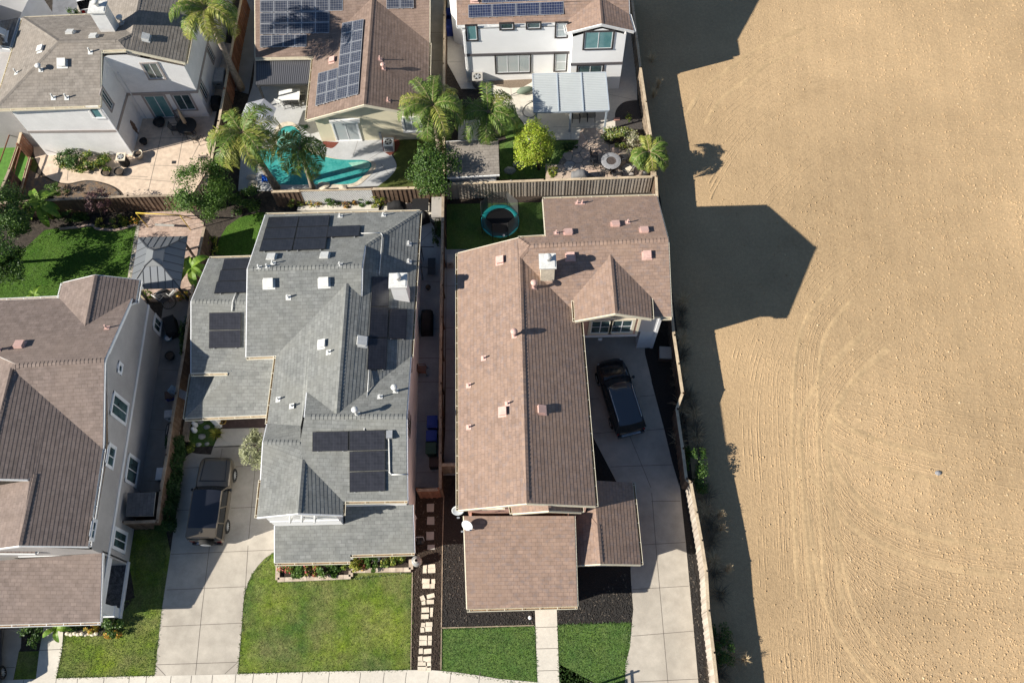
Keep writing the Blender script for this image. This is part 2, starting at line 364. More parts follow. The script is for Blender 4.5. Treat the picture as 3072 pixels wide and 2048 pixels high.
def caps_mesh(lines, parent, m, w=.15, step=.22):
    for (p,q) in lines:
        mb=MB(); p=np.array(p);q=np.array(q); d=q-p; L=np.linalg.norm(d); d/=L
        s=np.array([-d[1],d[0],0]); s/=np.linalg.norm(s); dz=np.array([0,0,1.])
        n=int(L/step)
        for i in range(n):
            a=p+d*i*step; b=p+d*min(L,(i+1)*step+.02)
            h0,h1=.045,.022
            A=[a-s*w-dz*.06+dz*h0,a+dz*h0,a+s*w-dz*.06+dz*h0]; B=[b-s*w-dz*.06+dz*h1,b+dz*h1,b+s*w-dz*.06+dz*h1]
            u=i*.31
            mb.poly([A[0],A[1],B[1],B[0]],0,[(u,.05),(u+.15,.05),(u+.15,.15),(u,.15)])
            mb.poly([A[1],A[2],B[2],B[1]],0,[(u,.05),(u+.15,.05),(u+.15,.15),(u,.15)])
            mb.poly([A[0]-dz*.04,A[1]-dz*.04,A[1],A[0]],0,[(u,.1)]*4); mb.poly([A[1]-dz*.04,A[2]-dz*.04,A[2],A[1]],0,[(u,.1)]*4)
        mb.build('ridge_caps',[m],parent)
def gutter_mesh(edges, parent, m_out, inside=None, w=.13):
    """edges: (p, q, outward xy)"""
    for (p,q,o) in edges:
        mb=MB(); p=np.array(p,float);q=np.array(q,float); o=np.array([o[0],o[1],0.]); d=q-p; L=np.linalg.norm(d); d/=L
        o=o-d*(o@d); o/=np.linalg.norm(o); z=np.array([0,0,1.])
        a=p-z*.06+o*.015; b=q-z*.06+o*.015
        for (o0,o1,z0,z1,mm) in ((0,.012,-.11,.0,0),(.012,w-.022,-.11,-.098,1),(w-.022,w,-.11,.012,0)):
            c=[a+o*o0+z*z0,a+o*o1+z*z0,b+o*o1+z*z0,b+o*o0+z*z0,a+o*o0+z*z1,a+o*o1+z*z1,b+o*o1+z*z1,b+o*o0+z*z1]
            mb.hexa(c,mm)
        k=max(1,int(L/.95))
        for i in range(k+1):
            c=a+d*(L*(i+.12)/(k+.24)); mb.bar(c+o*.013+z*.005,c+o*(w-.023)+z*.005,.03,.012,0)
        for e,s in ((a,-1),(b,1)):
            mb.bar(e+o*.0+d*s*.006-z*.05,e+o*w+d*s*.006-z*.05,.012,.11,0)
        mb.build('gutter',[m_out,inside or M['gutter_in']],parent)
def rake_mesh(edges, parent, m, name='rake_board', h=.2):
    for (p,q,o) in edges:
        mb=MB(); p=np.array(p,float);q=np.array(q,float);o=np.array([o[0],o[1],0.]); d=q-p; d/=np.linalg.norm(d); o=o-d*(o@d); o/=np.linalg.norm(o); z=np.array([0,0,1.])
        a=p+o*.004-z*.02; b=q+o*.004-z*.02
        mb.hexa([a-z*h,a+o*.05-z*h,b+o*.05-z*h,b-z*h,a,a+o*.05,b+o*.05,b])
        mb.build(name,[m],parent)
def inpoly(x,y,P):
    r=False; n=len(P)
    for i in range(n):
        a,b=P[i],P[(i+1)%n]
        if (a[1]>y)!=(b[1]>y) and x<(b[0]-a[0])*(y-a[1])/(b[1]-a[1])+a[0]: r=not r
    return r
def plane_z(P,x,y):
    c,n=fitplane(P); return c[2]-(n[0]*(x-c[0])+n[1]*(y-c[1]))/n[2]
def top_at(polys,x,y,default=None):
    zs=[plane_z(P,x,y) for P in polys if inpoly(x,y,P)]
    if zs: return min(zs)-.16
    best=None
    for P in polys:
        for i in range(len(P)):
            a,b=P[i],P[(i+1)%len(P)]; dx,dy=b[0]-a[0],b[1]-a[1]; t=max(0,min(1,((x-a[0])*dx+(y-a[1])*dy)/max(1e-9,dx*dx+dy*dy)))
            d=math.hypot(a[0]+dx*t-x,a[1]+dy*t-y)
            if best is None or d<best[0]-1e-6: best=(d,a[2]+(b[2]-a[2])*t-.16)
    if best and best[0]<1.6: return best[1]
    return default
def ground_xy(pts): return [tuple(at(p,0)[:2]) for p in pts]
def wall_mesh(pts, polys, default, parent, m, z0=0.0, name='wall', step=.3, cap=False):
    """closed wall shell round a footprint; its head follows the roof planes above it"""
    a=sum(pts[i][0]*pts[(i+1)%len(pts)][1]-pts[(i+1)%len(pts)][0]*pts[i][1] for i in range(len(pts)))
    if a<0: pts=list(reversed(pts))
    mb=MB(); cx=sum(p[0] for p in pts)/len(pts); cy=sum(p[1] for p in pts)/len(pts)
    for i in range(len(pts)):
        p,q=pts[i],pts[(i+1)%len(pts)]; L=math.hypot(q[0]-p[0],q[1]-p[1]); n=max(1,int(L/step)); prev=None
        for k in range(n+1):
            t=min(.999,max(.001,k/n)); x=p[0]+(q[0]-p[0])*t; y=p[1]+(q[1]-p[1])*t
            z=top_at(polys,x+(cx-x)*.004,y+(cy-y)*.004,default)
            x=p[0]+(q[0]-p[0])*k/n; y=p[1]+(q[1]-p[1])*k/n
            if prev is not None: mb.poly([(prev[0],prev[1],z0),(x,y,z0),(x,y,z),prev],0)
            prev=(x,y,z)
    if cap: mb.poly([(p[0],p[1],default) for p in pts],0)
    return mb.build(name,[m],parent)
class Wall:      # a vertical wall plane through two ground points, facing n
    def __init__(s,a,b,out):
        s.a=np.array([a[0],a[1],0.]); b=np.array([b[0],b[1],0.]); s.d=(b-s.a)/np.linalg.norm(b-s.a)
        n=np.array([s.d[1],-s.d[0],0]); s.n=n if n@np.array([out[0],out[1],0])>0 else -n
    def hit(s,p):
        r=ray(p); t=((s.a-CAM)@s.n)/(r@s.n); P=CAM+r*t; return ((P-s.a)@s.d,P[2])
    def P(s,u,z,o=0): return s.a+s.d*u+np.array([0,0,z])+s.n*o
    def rect(s,mb,u0,u1,z0,z1,o0,o1,m=0):
        if u1<u0: u0,u1=u1,u0
        if z1<z0: z0,z1=z1,z0
        mb.hexa([s.P(u0,z0,o0),s.P(u1,z0,o0),s.P(u1,z0,o1),s.P(u0,z0,o1),s.P(u0,z1,o0),s.P(u1,z1,o0),s.P(u1,z1,o1),s.P(u0,z1,o1)],m)
def window(w, parent, u0,u1,z0,z1, trim, tw=.12, glass='glass', mull=(1,0), name='window', frame='white_trim', proud=.05, lower=None):
    if u1<u0: u0,u1=u1,u0
    mb=MB()
    w.rect(mb,u0-tw,u1+tw,z1,z1+tw,-.02,proud); w.rect(mb,u0-tw,u1+tw,z0-tw,z0,-.02,proud+.02)
    w.rect(mb,u0-tw,u0,z0,z1,-.02,proud-.003); w.rect(mb,u1,u1+tw,z0,z1,-.02,proud-.003)
    o=mb.build(name,[M[trim]],parent)
    fb=MB(); t=.045
    w.rect(fb,u0,u1,z1-t,z1,-.02,.03); w.rect(fb,u0,u1,z0,z0+t,-.02,.03)
    w.rect(fb,u0,u0+t,z0+t,z1-t,-.02,.03); w.rect(fb,u1-t,u1,z0+t,z1-t,-.02,.03)
    for i in range(mull[0]):
        c=u0+(u1-u0)*(i+1)/(mull[0]+1); w.rect(fb,c-.025,c+.025,z0+t,z1-t,-.02,.027)
    for i in range(mull[1]):
        c=z0+(z1-z0)*(i+1)/(mull[1]+1); w.rect(fb,u0+t,u1-t,c-.02,c+.02,-.02,.024)
    fb.build('frame',[M[frame]],o)
    pb=MB(); w.rect(pb,u0+t,u1-t,z0+t,z1-t,-.02,.012); pb.build('pane',[M[glass]],o)
    return o
def window_px(w,parent,tl,br,trim,**k):
    u0,z1=w.hit(tl); u1,z0=w.hit(br); return window(w,parent,u0,u1,z0,z1,trim,**k)
def band(w,parent,u0,u1,z0,z1,m,name='belt_course',o=.04):
    mb=MB(); w.rect(mb,u0,u1,z0,z1,-.02,o); return mb.build(name,[M[m]],parent)
# things that stand on a roof plane
def roof_hit(polys,p):
    best=None; r=ray(p)
    for P in polys:
        c,n=fitplane(P); t=((c-CAM)@n)/(r@n); X=CAM+r*t
        if inpoly(X[0],X[1],P) and (best is None or X[2]>best[0][2]): best=(X,n)
    if best is None:
        P=min(polys,key=lambda P:np.linalg.norm(np.array(proj(fitplane(P)[0]))-np.array(p)))
        c,n=fitplane(P); t=((c-CAM)@n)/(r@n); best=(CAM+r*t,n)
    return best
def vent_box(polys,p,parent,m,s=.42,h=.16,name='roof_vent'):
    X,n=roof_hit(polys,p); up=np.array([-n[0],-n[1],0]); up=up-n*(up@n); up/=np.linalg.norm(up); h_=np.cross(up,n)
    mb=MB()
    def bx(c0,c1,a0,a1,n0,n1):
        c=[X+h_*a+up*b+n*k for k in (n0,n1) for (a,b) in ((c0,a0),(c1,a0),(c1,a1),(c0,a1))]
        mb.hexa(c)
    bx(-s*.72,s*.72,-s*.75,s*.4,.018,.03)
    bx(-s/2,s/2,-s/2,s*.5,.03,h); bx(-s*.54,s*.54,-s*.56,s*.52,h,h+.03)
    return mb.build(name,[M[m]],parent)
def vent_pipe(polys,p,parent,m,h=.38,r=.045,cap=False,name='vent_pipe'):
    X,n=roof_hit(polys,p); mb=MB()
    up=np.array([-n[0],-n[1],0]); up=up-n*(up@n); up/=np.linalg.norm(up); h_=np.cross(up,n); f=.15
    mb.hexa([X+h_*a+up*b+n*k for k in (.018,.03) for (a,b) in ((-f,-f),(f,-f),(f,f),(-f,f))])
    mb.cyl(X-np.array([0,0,.05]),r*1.7,.16,10,0,r*1.1); mb.cyl(X,r,h,10)
    if cap: mb.lathe(X+np.array([0,0,h]),[(r,-.03),(r*2.3,-.02),(r*2.5,.05),(r*1.6,.12),(.0,.14)],12)
    return mb.build(name,[M[m]],parent)
def chimney(polys,p,parent,size,h,m='white',capm='vent_white',flue=True):
    """p: pixel of the foot of the chimney's front (south) face"""
    X,n=roof_hit(polys,p); w,d=size; z0=X[2]-.6; y0=X[1]; x0=X[0]
    mb=MB(); mb.box((x0,y0+d/2,z0+(h+.6)/2),(w,d,h+.6)); o=mb.build('chimney',[M[m]],parent)
    cb=MB(); zt=z0+h+.6
    cb.box((x0,y0+d/2,zt+.05),(w+.18,d+.18,.1)); cb.box((x0,y0+d/2,zt+.115),(w+.02,d+.02,.04)); cb.build('chimney_cap',[M[capm]],o)
    if flue:
        fb=MB(); fb.lathe((x0+.02,y0+d/2+.05,zt+.13),[(.14,0),(.14,.28),(.2,.28),(.2,.42),(.16,.46),(0,.48)],16); fb.build('flue',[M[capm]],o)
    return o
def panels(polys,corn,nx,ny,parent,cell,frame,gap=.02,lift=.11,name='solar_panel',dims=None):
    """corner pixels TL TR BR BL on a roof plane; nx by ny separate panels"""
    ctr=tuple(sum(c[i] for c in corn)/4 for i in (0,1)); X0,n=roof_hit(polys,ctr); X0=X0+n*lift
    def hit(p):
        r=ray(p); return CAM+r*(((X0-CAM)@n)/(r@n))
    A,B,C,D=[hit(p) for p in corn]
    for i in range(nx):
        for j in range(ny):
            def pt(u,v): return (A*(1-u)+B*u)*(1-v)+(D*(1-u)+C*u)*v
            q=[pt(i/nx,(j+1)/ny),pt((i+1)/nx,(j+1)/ny),pt((i+1)/nx,j/ny),pt(i/nx,j/ny)]
            c=sum(q)/4; W=np.linalg.norm(q[1]-q[0]); H=np.linalg.norm(q[3]-q[0])
            sx=(W-gap)/W; sy=(H-gap)/H
            e1=(q[1]-q[0]+q[2]-q[3])/4; e2=(q[3]-q[0]+q[2]-q[1])/4
            R=lambda a,b,k:c+e1*sx*a+e2*sy*b+n*k
            mb=MB(); f=.028; fa,fb_=1-2*f/W,1-2*f/H
            mb.hexa([R(a,b,k) for k in (-.03,.006) for (a,b) in ((-1,-1),(1,-1),(1,1),(-1,1))],0)
            mb.poly([R(a*fa,b*fb_,.008) for (a,b) in ((-1,-1),(1,-1),(1,1),(-1,1))],1,[(.08,.08),(W-.08,.08),(W-.08,H-.08),(.08,H-.08)])
            o=mb.build(name,[M[frame],M[cell]],parent)
            if j==ny-1:
                lb=MB()
                for a in (-.7,.7):
                    P=R(a,-1.0,-.01); lb.bar(P,P-n*(lift-.02),.05,.05)
                lb.build('mount',[M['alu']],o)
# ------------------------------------------------------------------ house B : pinkish brown roof, two storeys
def house(name,label,V,F,pitch=.4):
    P=solve_roof(V,F,pitch=pitch); return P,{f:[P[k] for k in vs] for f,(vs,d) in F.items()}
B=thing('house','two storey house with pinkish brown shingle roof beside the ploughed field','house',at((1200,900),0))
V={'b1':(Tf(322,548),5.4),'b2':(Tf(797,428),None),'b3':(Tf(885,490),None),'b4':(Tf(808,580),None),'b5':(Ti(862,1068),None),
   'b6':(Ti(328,1120),5.4),'b7':(Ti(1403,1090),5.4),'b8':(Tf(1283,1054),5.4),'b9':(Tf(990,122),5.4),'b10':(Tf(1882,98),5.4),
   'b11':(Tf(1972,440),None),'b12':(Tf(1998,1045),5.4),'b14':(Tf(1012,415),None),
   'd1':(Tf(1518,562),None),'d2':(Tf(1557,1018),None),'d3':(Tf(1243,1075),None),'d4':(Tf(1232,900),None),'d5':(Tf(1842,1058),None),'d6':(Tf(1832,885),None)}
F={'W':(['b1','b2','b3','b4','b5','b6'],'W'),'E':(['b4','b8','b7','b5'],'E'),'N':(['b3','b2','b14','b9','b10','b11'],'N'),
   'S':(['b3','b11','b12','b8','b4'],'S'),'dW':(['d1','d4','d3','d2'],'W'),'dE':(['d1','d2','d5','d6'],'E')}
FS=dict(F); FS['S']=(F['S'][0]+['d1','d4','d6'],'S')
P=solve_roof(V,FS); R={f:[P[k] for k in vs] for f,(vs,d) in F.items()}
PB,RB=P,R
zs=P['d3'][2]
# pop-out gable at the south end and the single-storey roofs
V2={'p1':(Tv(1150,115),None),'p2':(Tv(1160,200),None),'p3':(Tv(735,232),None),'p4':(Tv(718,140),None),'p5':(Tv(1545,215),None),'p6':(Tv(1535,135),None)}
F2={'pW':(['p1','p4','p3','p2'],'W'),'pE':(['p1','p2','p5','p6'],'E')}
zr=P['b5'][2]-.55
for k,z in (('p1',zr),('p2',zr),('p3',5.25),('p4',5.25),('p5',5.2),('p6',5.2)): V2[k]=(V2[k][0],z)
P2={k:at(v[0],v[1]) for k,v in V2.items()}; R2={f:[P2[k] for k in vs] for f,(vs,d) in F2.items()}
LW={'f1':at(Tv(163,262),3.85),'f2':at(Tv(1464,262),3.85),'f3':at((1326,1391),2.75),'f4':at((1073,1398),2.75),
    'e1':at(Ti(1360,890),3.9),'e2':at(Ti(1693,907),2.75),'e3':at(Ti(1757,1548),2.75),'e4':at(Ti(1440,1543),3.25),'e5':at(Ti(1416,1238),3.25),'e6':at(Ti(1335,1140),4.05),
    'e7':at(Ti(1180,1556),2.9),'e8':at(Ti(1180,1160),3.5)}
def onplane(px,p0,p1,d,s=.4):      # ray with the plane through p0 that falls by s along d
    r=ray(px); dx,dy=d; zz=p0[2]
    for _ in range(30):
        X=at(px,zz); zz=p0[2]-s*((X[0]-p0[0])*dx+(X[1]-p0[1])*dy)
    return at(px,zz)
for k,px in (('e6',Ti(1335,1140)),('e7',Ti(1205,1556)),('e8',Ti(1205,1160))): LW[k]=onplane(px,LW['e5'],LW['e4'],(-1,0))
for k,px in (('e1',Ti(1385,890)),('e2',Ti(1693,907)),('e3',Ti(1757,1548))): LW[k]=onplane(px,LW['e5'],LW['e4'],(1,0))
RL={'front':[LW[k] for k in ('f1','f4','f3','f2')],'e':[LW[k] for k in ('e1','e5','e4','e3','e2')],'t':[LW[k] for k in ('e1','e6','e5')],'w':[LW[k] for k in ('e6','e8','e7','e4','e5')]}
allB=list(R.values())+list(R2.values())+list(RL.values())
roofB=roof_mesh(allB,'roof',B,M['sh_brown'],M['cream'])
caps_mesh([(P['b4'],P['b5']),(P['b4'],P['b3']),(P['b11'],P['b3']),(P['b3'],P['b2']),(P['d1'],P['d2']),(P2['p1'],P2['p2']),(LW['e5'],LW['e4']),(LW['e6'],LW['e5'])],B,M['sh_brown'])
gutter_mesh([(P['b1'],P['b6'],(-1,0)),(P['b8'],P['b7'],(1,0)),(P['b14'],P['b2'],(0,1)),(P['b9'],P['b10'],(0,1)),(at(Tf(1915,1046),5.4),P['b12'],(0,-1)),
    (P['d4'],P['d3'],(-1,0)),(P['d6'],P['d5'],(1,0)),(LW['f4'],LW['f3'],(0,-1)),(LW['e2'],LW['e3'],(1,0)),(P2['p4'],P2['p3'],(-1,0)),(P2['p6'],P2['p5'],(1,0))],B,M['cream'])
rake_mesh([(P['b6'],P['b5'],(0,-1)),(P['b5'],P['b7'],(0,-1)),(P['d3'],P['d2'],(0,-1)),(P['d2'],P['d5'],(0,-1)),(P['b1'],P['b2'],(0,1)),(P['b10'],P['b11'],(1,0)),(P['b11'],P['b12'],(1,0)),
    (P2['p3'],P2['p2'],(0,-1)),(P2['p2'],P2['p5'],(0,-1)),(LW['e7'],LW['e4'],(0,-1)),(LW['e4'],LW['e3'],(0,-1)),(LW['f1'],LW['f4'],(-1,0)),(LW['f2'],LW['f3'],(1,0)),(P['b9'],P['b14'],(-1,0))],B,M['cream'])
def xy(p): return (float(p[0]),float(p[1]))
def off(p,dx,dy): return (float(p[0]+dx),float(p[1]+dy))
ov=.4
# upper storey walls of the long block, the rear block and the lower rooms
wn=min(P['b1'][1],P['b2'][1])-.35
ws=max(P['b6'][1]+.25,LW['f1'][1]-.02)
fpA=[(P['b6'][0]+ov,ws),(P['b7'][0]-ov,ws),(P['b8'][0]-ov,P['b8'][1]+1),(P['b4'][0]+1.5,wn),(P['b1'][0]+ov,wn)]
wall_mesh(fpA,[R['W'],R['E'],R['N'],R['S']],5.3,B,M['stucco_pink'])
fpB=[(P['b9'][0]+ov,P['b9'][1]-ov),(P['b10'][0]-ov,P['b10'][1]-ov),(P['b12'][0]-ov,P['b12'][1]+ov),(P['b8'][0]-2,P['b8'][1]+ov+.02),(P['b9'][0]+ov,P['b8'][1]+ov+.02)]
wall_mesh(fpB,[R['N'],R['S'],R['W']],5.3,B,M['siding_gray'],z0=2.5)
gx=fpB[2][0]; gy0=fpB[2][1]
wall_mesh([fpB[0],fpB[1],(gx,gy0+1.3),(fpB[3][0],gy0+1.3),(fpB[4][0],gy0+1.3)],[],2.52,B,M['siding_gray'],name='garage_wall')
mb=MB(); mb.box((gx-.5,gy0+.66,1.26),(1.0,1.3,2.5)); mb.build('garage_post',[M['white_trim']],B)
mb=MB(); mb.box(((gx+fpB[3][0])/2-.3,gy0+.68,2.55),(gx-fpB[3][0]-.7,1.3,.06)); mb.build('garage_soffit',[M['siding_gray']],B)
# bay with two windows over the garage: its foot is carried above the drive
bS=P['d3'][1]+.45; bx0=P['d3'][0]+.35; bx1=P['d5'][0]-.45
wall_mesh([(bx0,bS),(bx1,bS),(bx1,bS+2.2),(bx0,bS+2.2)],[R['dW'],R['dE']],5.3,B,M['stucco_pink'],z0=2.72,name='bay_wall')
mb=MB(); mb.prism([(bx0-.02,bS-.03),(bx1+.02,bS-.03),(bx1+.02,bS+2.2),(bx0-.02,bS+2.2)],2.5,2.75); mb.build('bay_floor_trim',[M['white_trim']],B)
bw=Wall((bx0,bS),(bx1,bS),(0,-1))
mb=MB(); bw.rect(mb,bx1-bx0-.14,bx1-bx0+.02,2.76,5.2,-.02,.035); mb.build('corner_board',[M['cream']],B)
window_px(bw,B,Tt(312,352),Tt(590,540),'cream',glass='glass',mull=(1,1),tw=.16)
window_px(bw,B,Tt(665,342),Tt(955,530),'cream',glass='glass',mull=(1,1),tw=.16)
mb=MB(); u,z=bw.hit(Tt(450,650)); bw.rect(mb,u-.12,u+.12,z-.12,z+.12,-.01,.06); mb.build('wall_lamp',[M['white_trim']],B)
# garage front behind the bay with its big door opening
gw=Wall((P['b8'][0]-.3,gy0+1.3),(gx-1.0,gy0+1.3),(0,-1)); gl=gx-1.0-(P['b8'][0]-.3)
mb=MB(); gw.rect(mb,.3,gl-.15,.03,2.25,-.02,.05); mb.build('garage_door',[M['white_trim']],B)
mb=MB(); cw=Wall((gx-2,gy0),(gx,gy0),(0,-1)); cw.rect(mb,2-.14,2.03,0.02,5.2,-.02,.04); mb.build('corner_board',[M['white_trim']],B)
# projecting garage post at the south east corner of the bay
# front lower rooms
fpC=[(LW['f4'][0]+.3,LW['f4'][1]+.45),(LW['f3'][0]-.3,LW['f3'][1]+.45),(LW['f3'][0]-.3,ws+.2),(LW['f4'][0]+.3,ws+.2)]
wall_mesh(fpC,[RL['front']],2.7,B,M['stucco_pink'])
fpD=[(LW['f3'][0]-.4,LW['e3'][1]+.4),(LW['e3'][0]-.4,LW['e3'][1]+.4),(LW['e2'][0]-.4,LW['e2'][1]-.3),(P['b7'][0]-.5,LW['e2'][1]-.3)]
wall_mesh(fpD,[RL['e'],RL['w']],2.2,B,M['stucco_pink'])
dw=Wall(fpD[0],fpD[1],(0,-1))
window_px(dw,B,Tl(885,650),Tl(990,672),'white_trim',mull=(1,0)); window_px(dw,B,Tl(1035,648),Tl(1140,670),'white_trim',mull=(1,0))
# pop-out wall and front windows
pw0=(P2['p3'][0]+.35,P2['p3'][1]+.5); pw1=(P2['p5'][0]-.35,P2['p5'][1]+.5)
wall_mesh([pw0,pw1,(pw1[0],ws+.3),(pw0[0],ws+.3)],[R2['pW'],R2['pE']],5.1,B,M['stucco_pink'],z0=2.0)
w=Wall(pw0,pw1,(0,-1)); L=pw1[0]-pw0[0]
window(w,B,L*.28,L*.48,4.55,5.15,'cream',glass='glass_teal'); window(w,B,L*.52,L*.72,4.55,5.15,'cream',glass='glass_teal')
w=Wall(fpA[0],fpA[1],(0,-1)); 
window(w,B,.9,1.9,4.55,5.2,'cream',glass='glass_teal'); window(w,B,2.5,3.4,4.55,5.2,'cream',glass='glass_teal')
for (x,y) in ((Tf(660,605)),(Tf(1190,392)),(Tf(1785,375)),(Tf(1205,570)),(Tf(1805,558)),(Ti(682,352)),(Ti(975,338)),(Tf(1560,328))): vent_box(allB,(x,y),B,'vent_pink')
for q in (Tf(1260,158),Tf(1298,158),Tf(1095,392),Tf(1655,308),Tf(525,1372),Ti(408,148),Ti(712,290),Ti(410,474)): vent_pipe(allB,q,B,'vent_pink',.34)
vent_pipe(allB,Tf(765,1195),B,'vent_pink',.55,.08,True); vent_pipe(allB,Tf(920,815),B,'vent_pink',.55,.08,True)
chimney(allB,Tf(1024,765),B,(.78,.78),1.55,'stone_cream','vent_white')
def dish_thing(p,z,mast,label,rz=0):
    X=at(p,z); t=thing('satellite_dish',label,'satellite dish',X)
    mb=MB(); mb.bar(X,X+np.array([0,0,mast]),.05,.05); mb.box((X[0],X[1],X[2]+.02),(.25,.3,.04)); mb.build('mast',[M['dish']],t)
    db=MB(); k=[]; nr=6; ns=20
    R3=Matrix.Rotation(rz,3,'Z')@Matrix.Rotation(math.radians(42),3,'X')
    c=Vector(X)+Vector((0,0,mast+.25))
    for i in range(nr+1):
        r=.29*i/nr
        for j in range(ns):
            a=2*PI*j/ns; db.v.append(tuple(c+R3@Vector((r*1.15*math.cos(a),r*math.sin(a),.9*r*r-.02))))
    for i in range(nr):
        for j in range(ns): db.f.append((i*ns+j,i*ns+(j+1)%ns,(i+1)*ns+(j+1)%ns,(i+1)*ns+j)); db.m.append(0); db.uv.append(None); db.sm.append(True)
    d=db.build('reflector',[M['dish']],t); sm=d.modifiers.new('thick','SOLIDIFY'); sm.thickness=.02
    ab=MB(); e=c+R3@Vector((0,-.18,.5)); ab.bar(c+R3@Vector((0,-.4,.1)),e,.03,.03); ab.box(e,(.14,.08,.08)); ab.build('feed_arm',[M['metal_grey']],t)
    return t
dish_thing(Tv(215,395),3.6,.25,'satellite dish standing on the low front roof of the pinkish brown house',math.radians(-35))
dish_thing(Tv(100,215),4.6,.2,'satellite dish sticking out past the corner gutter of the pinkish brown house',math.radians(5))
# ------------------------------------------------------------------ house G : grey roof with solar panels
G=thing('house','two storey house with grey shingle roof carrying several groups of black solar panels','house',at((770,900),0))
V={'g1':(Te(775,114),5.4),'g2':(Te(1983,88),5.4),'g3':(Te(1555,355),None),'g4':(Te(1530,515),None),'g5':(Te(634,540),None),
   'g6':(Te(624,1228),5.4),'g7':(Te(858,1218),5.4),'g8':(Te(1410,655),None),'g9':(Te(1525,755),None),'g10':(Tm(1125,700),None),
   'g11':(Te(1913,1226),5.4),'g12':(Tm(2150,730),None),'g13':(Tm(655,732),None),'P1':(Tm(690,370),None),'P2':(Tm(600,868),None),
   'q0':(Tm(108,830),5.4),'q1':(Tm(590,1112),None),'q2':(Tm(45,1105),None),'g15':(Th(1885,1046),5.4),'g16':(Th(1382,1052),5.4),
   'g17':(Th(1066,728),None),'g19':(Th(1030,1146),None),'g20':(Th(738,885),None),'g21':(Th(707,1178),5.4),'g22':(Th(1378,1160),5.4)}
F={'N':(['g1','g2','g3','g4','g5'],'N'),'S':(['g5','g6','g7','g8','g9','g4'],'S'),'E':(['g2','g11','g10','g8','g9','g3'],'E'),
   'N2':(['g11','g12','g13','P1','g10'],'N'),'W':(['g7','g8','g10','P1','P2','q0'],'W'),'NW':(['P2','q1','q2','q0'],'N'),
   'S2':(['q1','g13','g12','g15','g16','g17'],'S'),'S3':(['q2','q1','g17','g20'],'S'),'gE':(['g17','g16','g22','g19'],'E'),'gW':(['g17','g19','g21','g20'],'W')}
P,R=house('','',V,F); PG,RG=P,R
# single-storey wing and front roof
W1={'h1':at(Te(333,456),3.2),'h2':at(Te(668,446),3.2),'h3':at(Te(690,800),4.75),'h4':at(Te(193,792),4.75),
    'h5':at(Tn(165,583),3.65),'h6':at(Tn(690,572),3.75),'h7':at(Te(690,1150),3.7),
    's1':at(Tn(72,1243),2.7),'s2':at(Tn(1300,1190),2.7),'s3':at(Tn(1420,540),3.8),'s4':at(Tn(790,540),3.72),'s5':at(Tn(168,592),2.7)}
RW={'hn':[W1['h1'],W1['h2'],W1['h3'],W1['h4']],'hs':[W1['h4'],W1['h3'],W1['s3'],W1['s4'],W1['h6'],W1['h5']],
    'fs':[W1['s4'],W1['s3'],W1['s2'],W1['s1']],'fw':[W1['s4'],W1['s1'],W1['s5']]}
FR={'r1':at(Th(848,1243),3.4),'rb':at(Th(1398,1226),3.4),'rc':at(Th(1398,1092),3.85),'r2':at(Th(1927,1078),3.85),'r3':at(Th(1940,1455),2.62),'r4':at(Th(1440,1470),2.62),'r5':at(Th(1435,1522),2.45),'r6':at(Th(848,1535),2.45)}
RFt=[[FR[k] for k in ('r1','rb','rc','r2','r3','r4','r5','r6')]]
allG=list(R.values()); lowG=list(RW.values())+RFt
roof_mesh(allG+lowG,'roof',G,M['sh_gray'],M['white'],row=.2)
caps_mesh([(P['g2'],P['g3']),(P['g4'],P['g5']),(P['g8'],P['g10']),(P['g12'],P['g13']),(P['q1'],P['q2']),(P['g17'],P['g19']),(W1['h3'],W1['h4'])],G,M['sh_gray'])
gutter_mesh([(P['g1'],P['g2'],(0,1)),(P['g2'],P['g11'],(1,0)),(P['g6'],P['g7'],(0,-1)),(P['g7'],P['q0'],(-1,0)),(P['g16'],P['g15'],(0,-1)),(P['g20'],P['g21'],(-1,0)),(P['g16'],P['g22'],(1,0)),
   (W1['h1'],W1['h2'],(0,1)),(W1['h5'],W1['h6'],(0,-1)),(W1['s5'],W1['s1'],(-1,0)),(W1['s1'],W1['s2'],(0,-1)),(FR['r6'],FR['r5'],(0,-1)),(FR['r4'],FR['r3'],(0,-1))],G,M['cream'])
rake_mesh([(P['g1'],P['g5'],(-1,0)),(P['g5'],P['g6'],(-1,0)),(P['g3'],P['g4'],(1,0)),(P['g4'],P['g9'],(1,0)),(P['g11'],P['g12'],(1,0)),(P['g12'],P['g15'],(1,0)),
   (P['P1'],P['g13'],(-1,0)),(P['q0'],P['q2'],(-1,0)),(P['q2'],P['g20'],(-1,0)),(P['g21'],P['g19'],(0,-1)),(P['g19'],P['g22'],(0,-1)),(W1['h1'],W1['h4'],(-1,0)),(W1['h4'],W1['h5'],(-1,0)),(FR['r2'],FR['r3'],(1,0)),(FR['r1'],FR['r6'],(-1,0))],G,M['white_trim'])
ex=float(np.mean([P['g2'][0],P['g11'][0],P['g15'][0]]))-.3
nN=P['g1'][1]-.4; wx=P['g1'][0]+.35
yf=FR['r1'][1]-.02; yr=FR['rc'][1]-.02
fp=[(wx,P['g6'][1]+.4),(P['g7'][0]+.4,P['g7'][1]+.4),(P['q0'][0]+.4,P['q0'][1]),(P['g20'][0]+.4,P['g20'][1]),(P['g20'][0]+.4,yf),(P['g22'][0]-.35,yf),(P['g22'][0]-.35,yr),(ex,yr),(ex,nN),(wx,nN)]
wall_mesh(fp,allG,5.25,G,M['stucco_bright'])
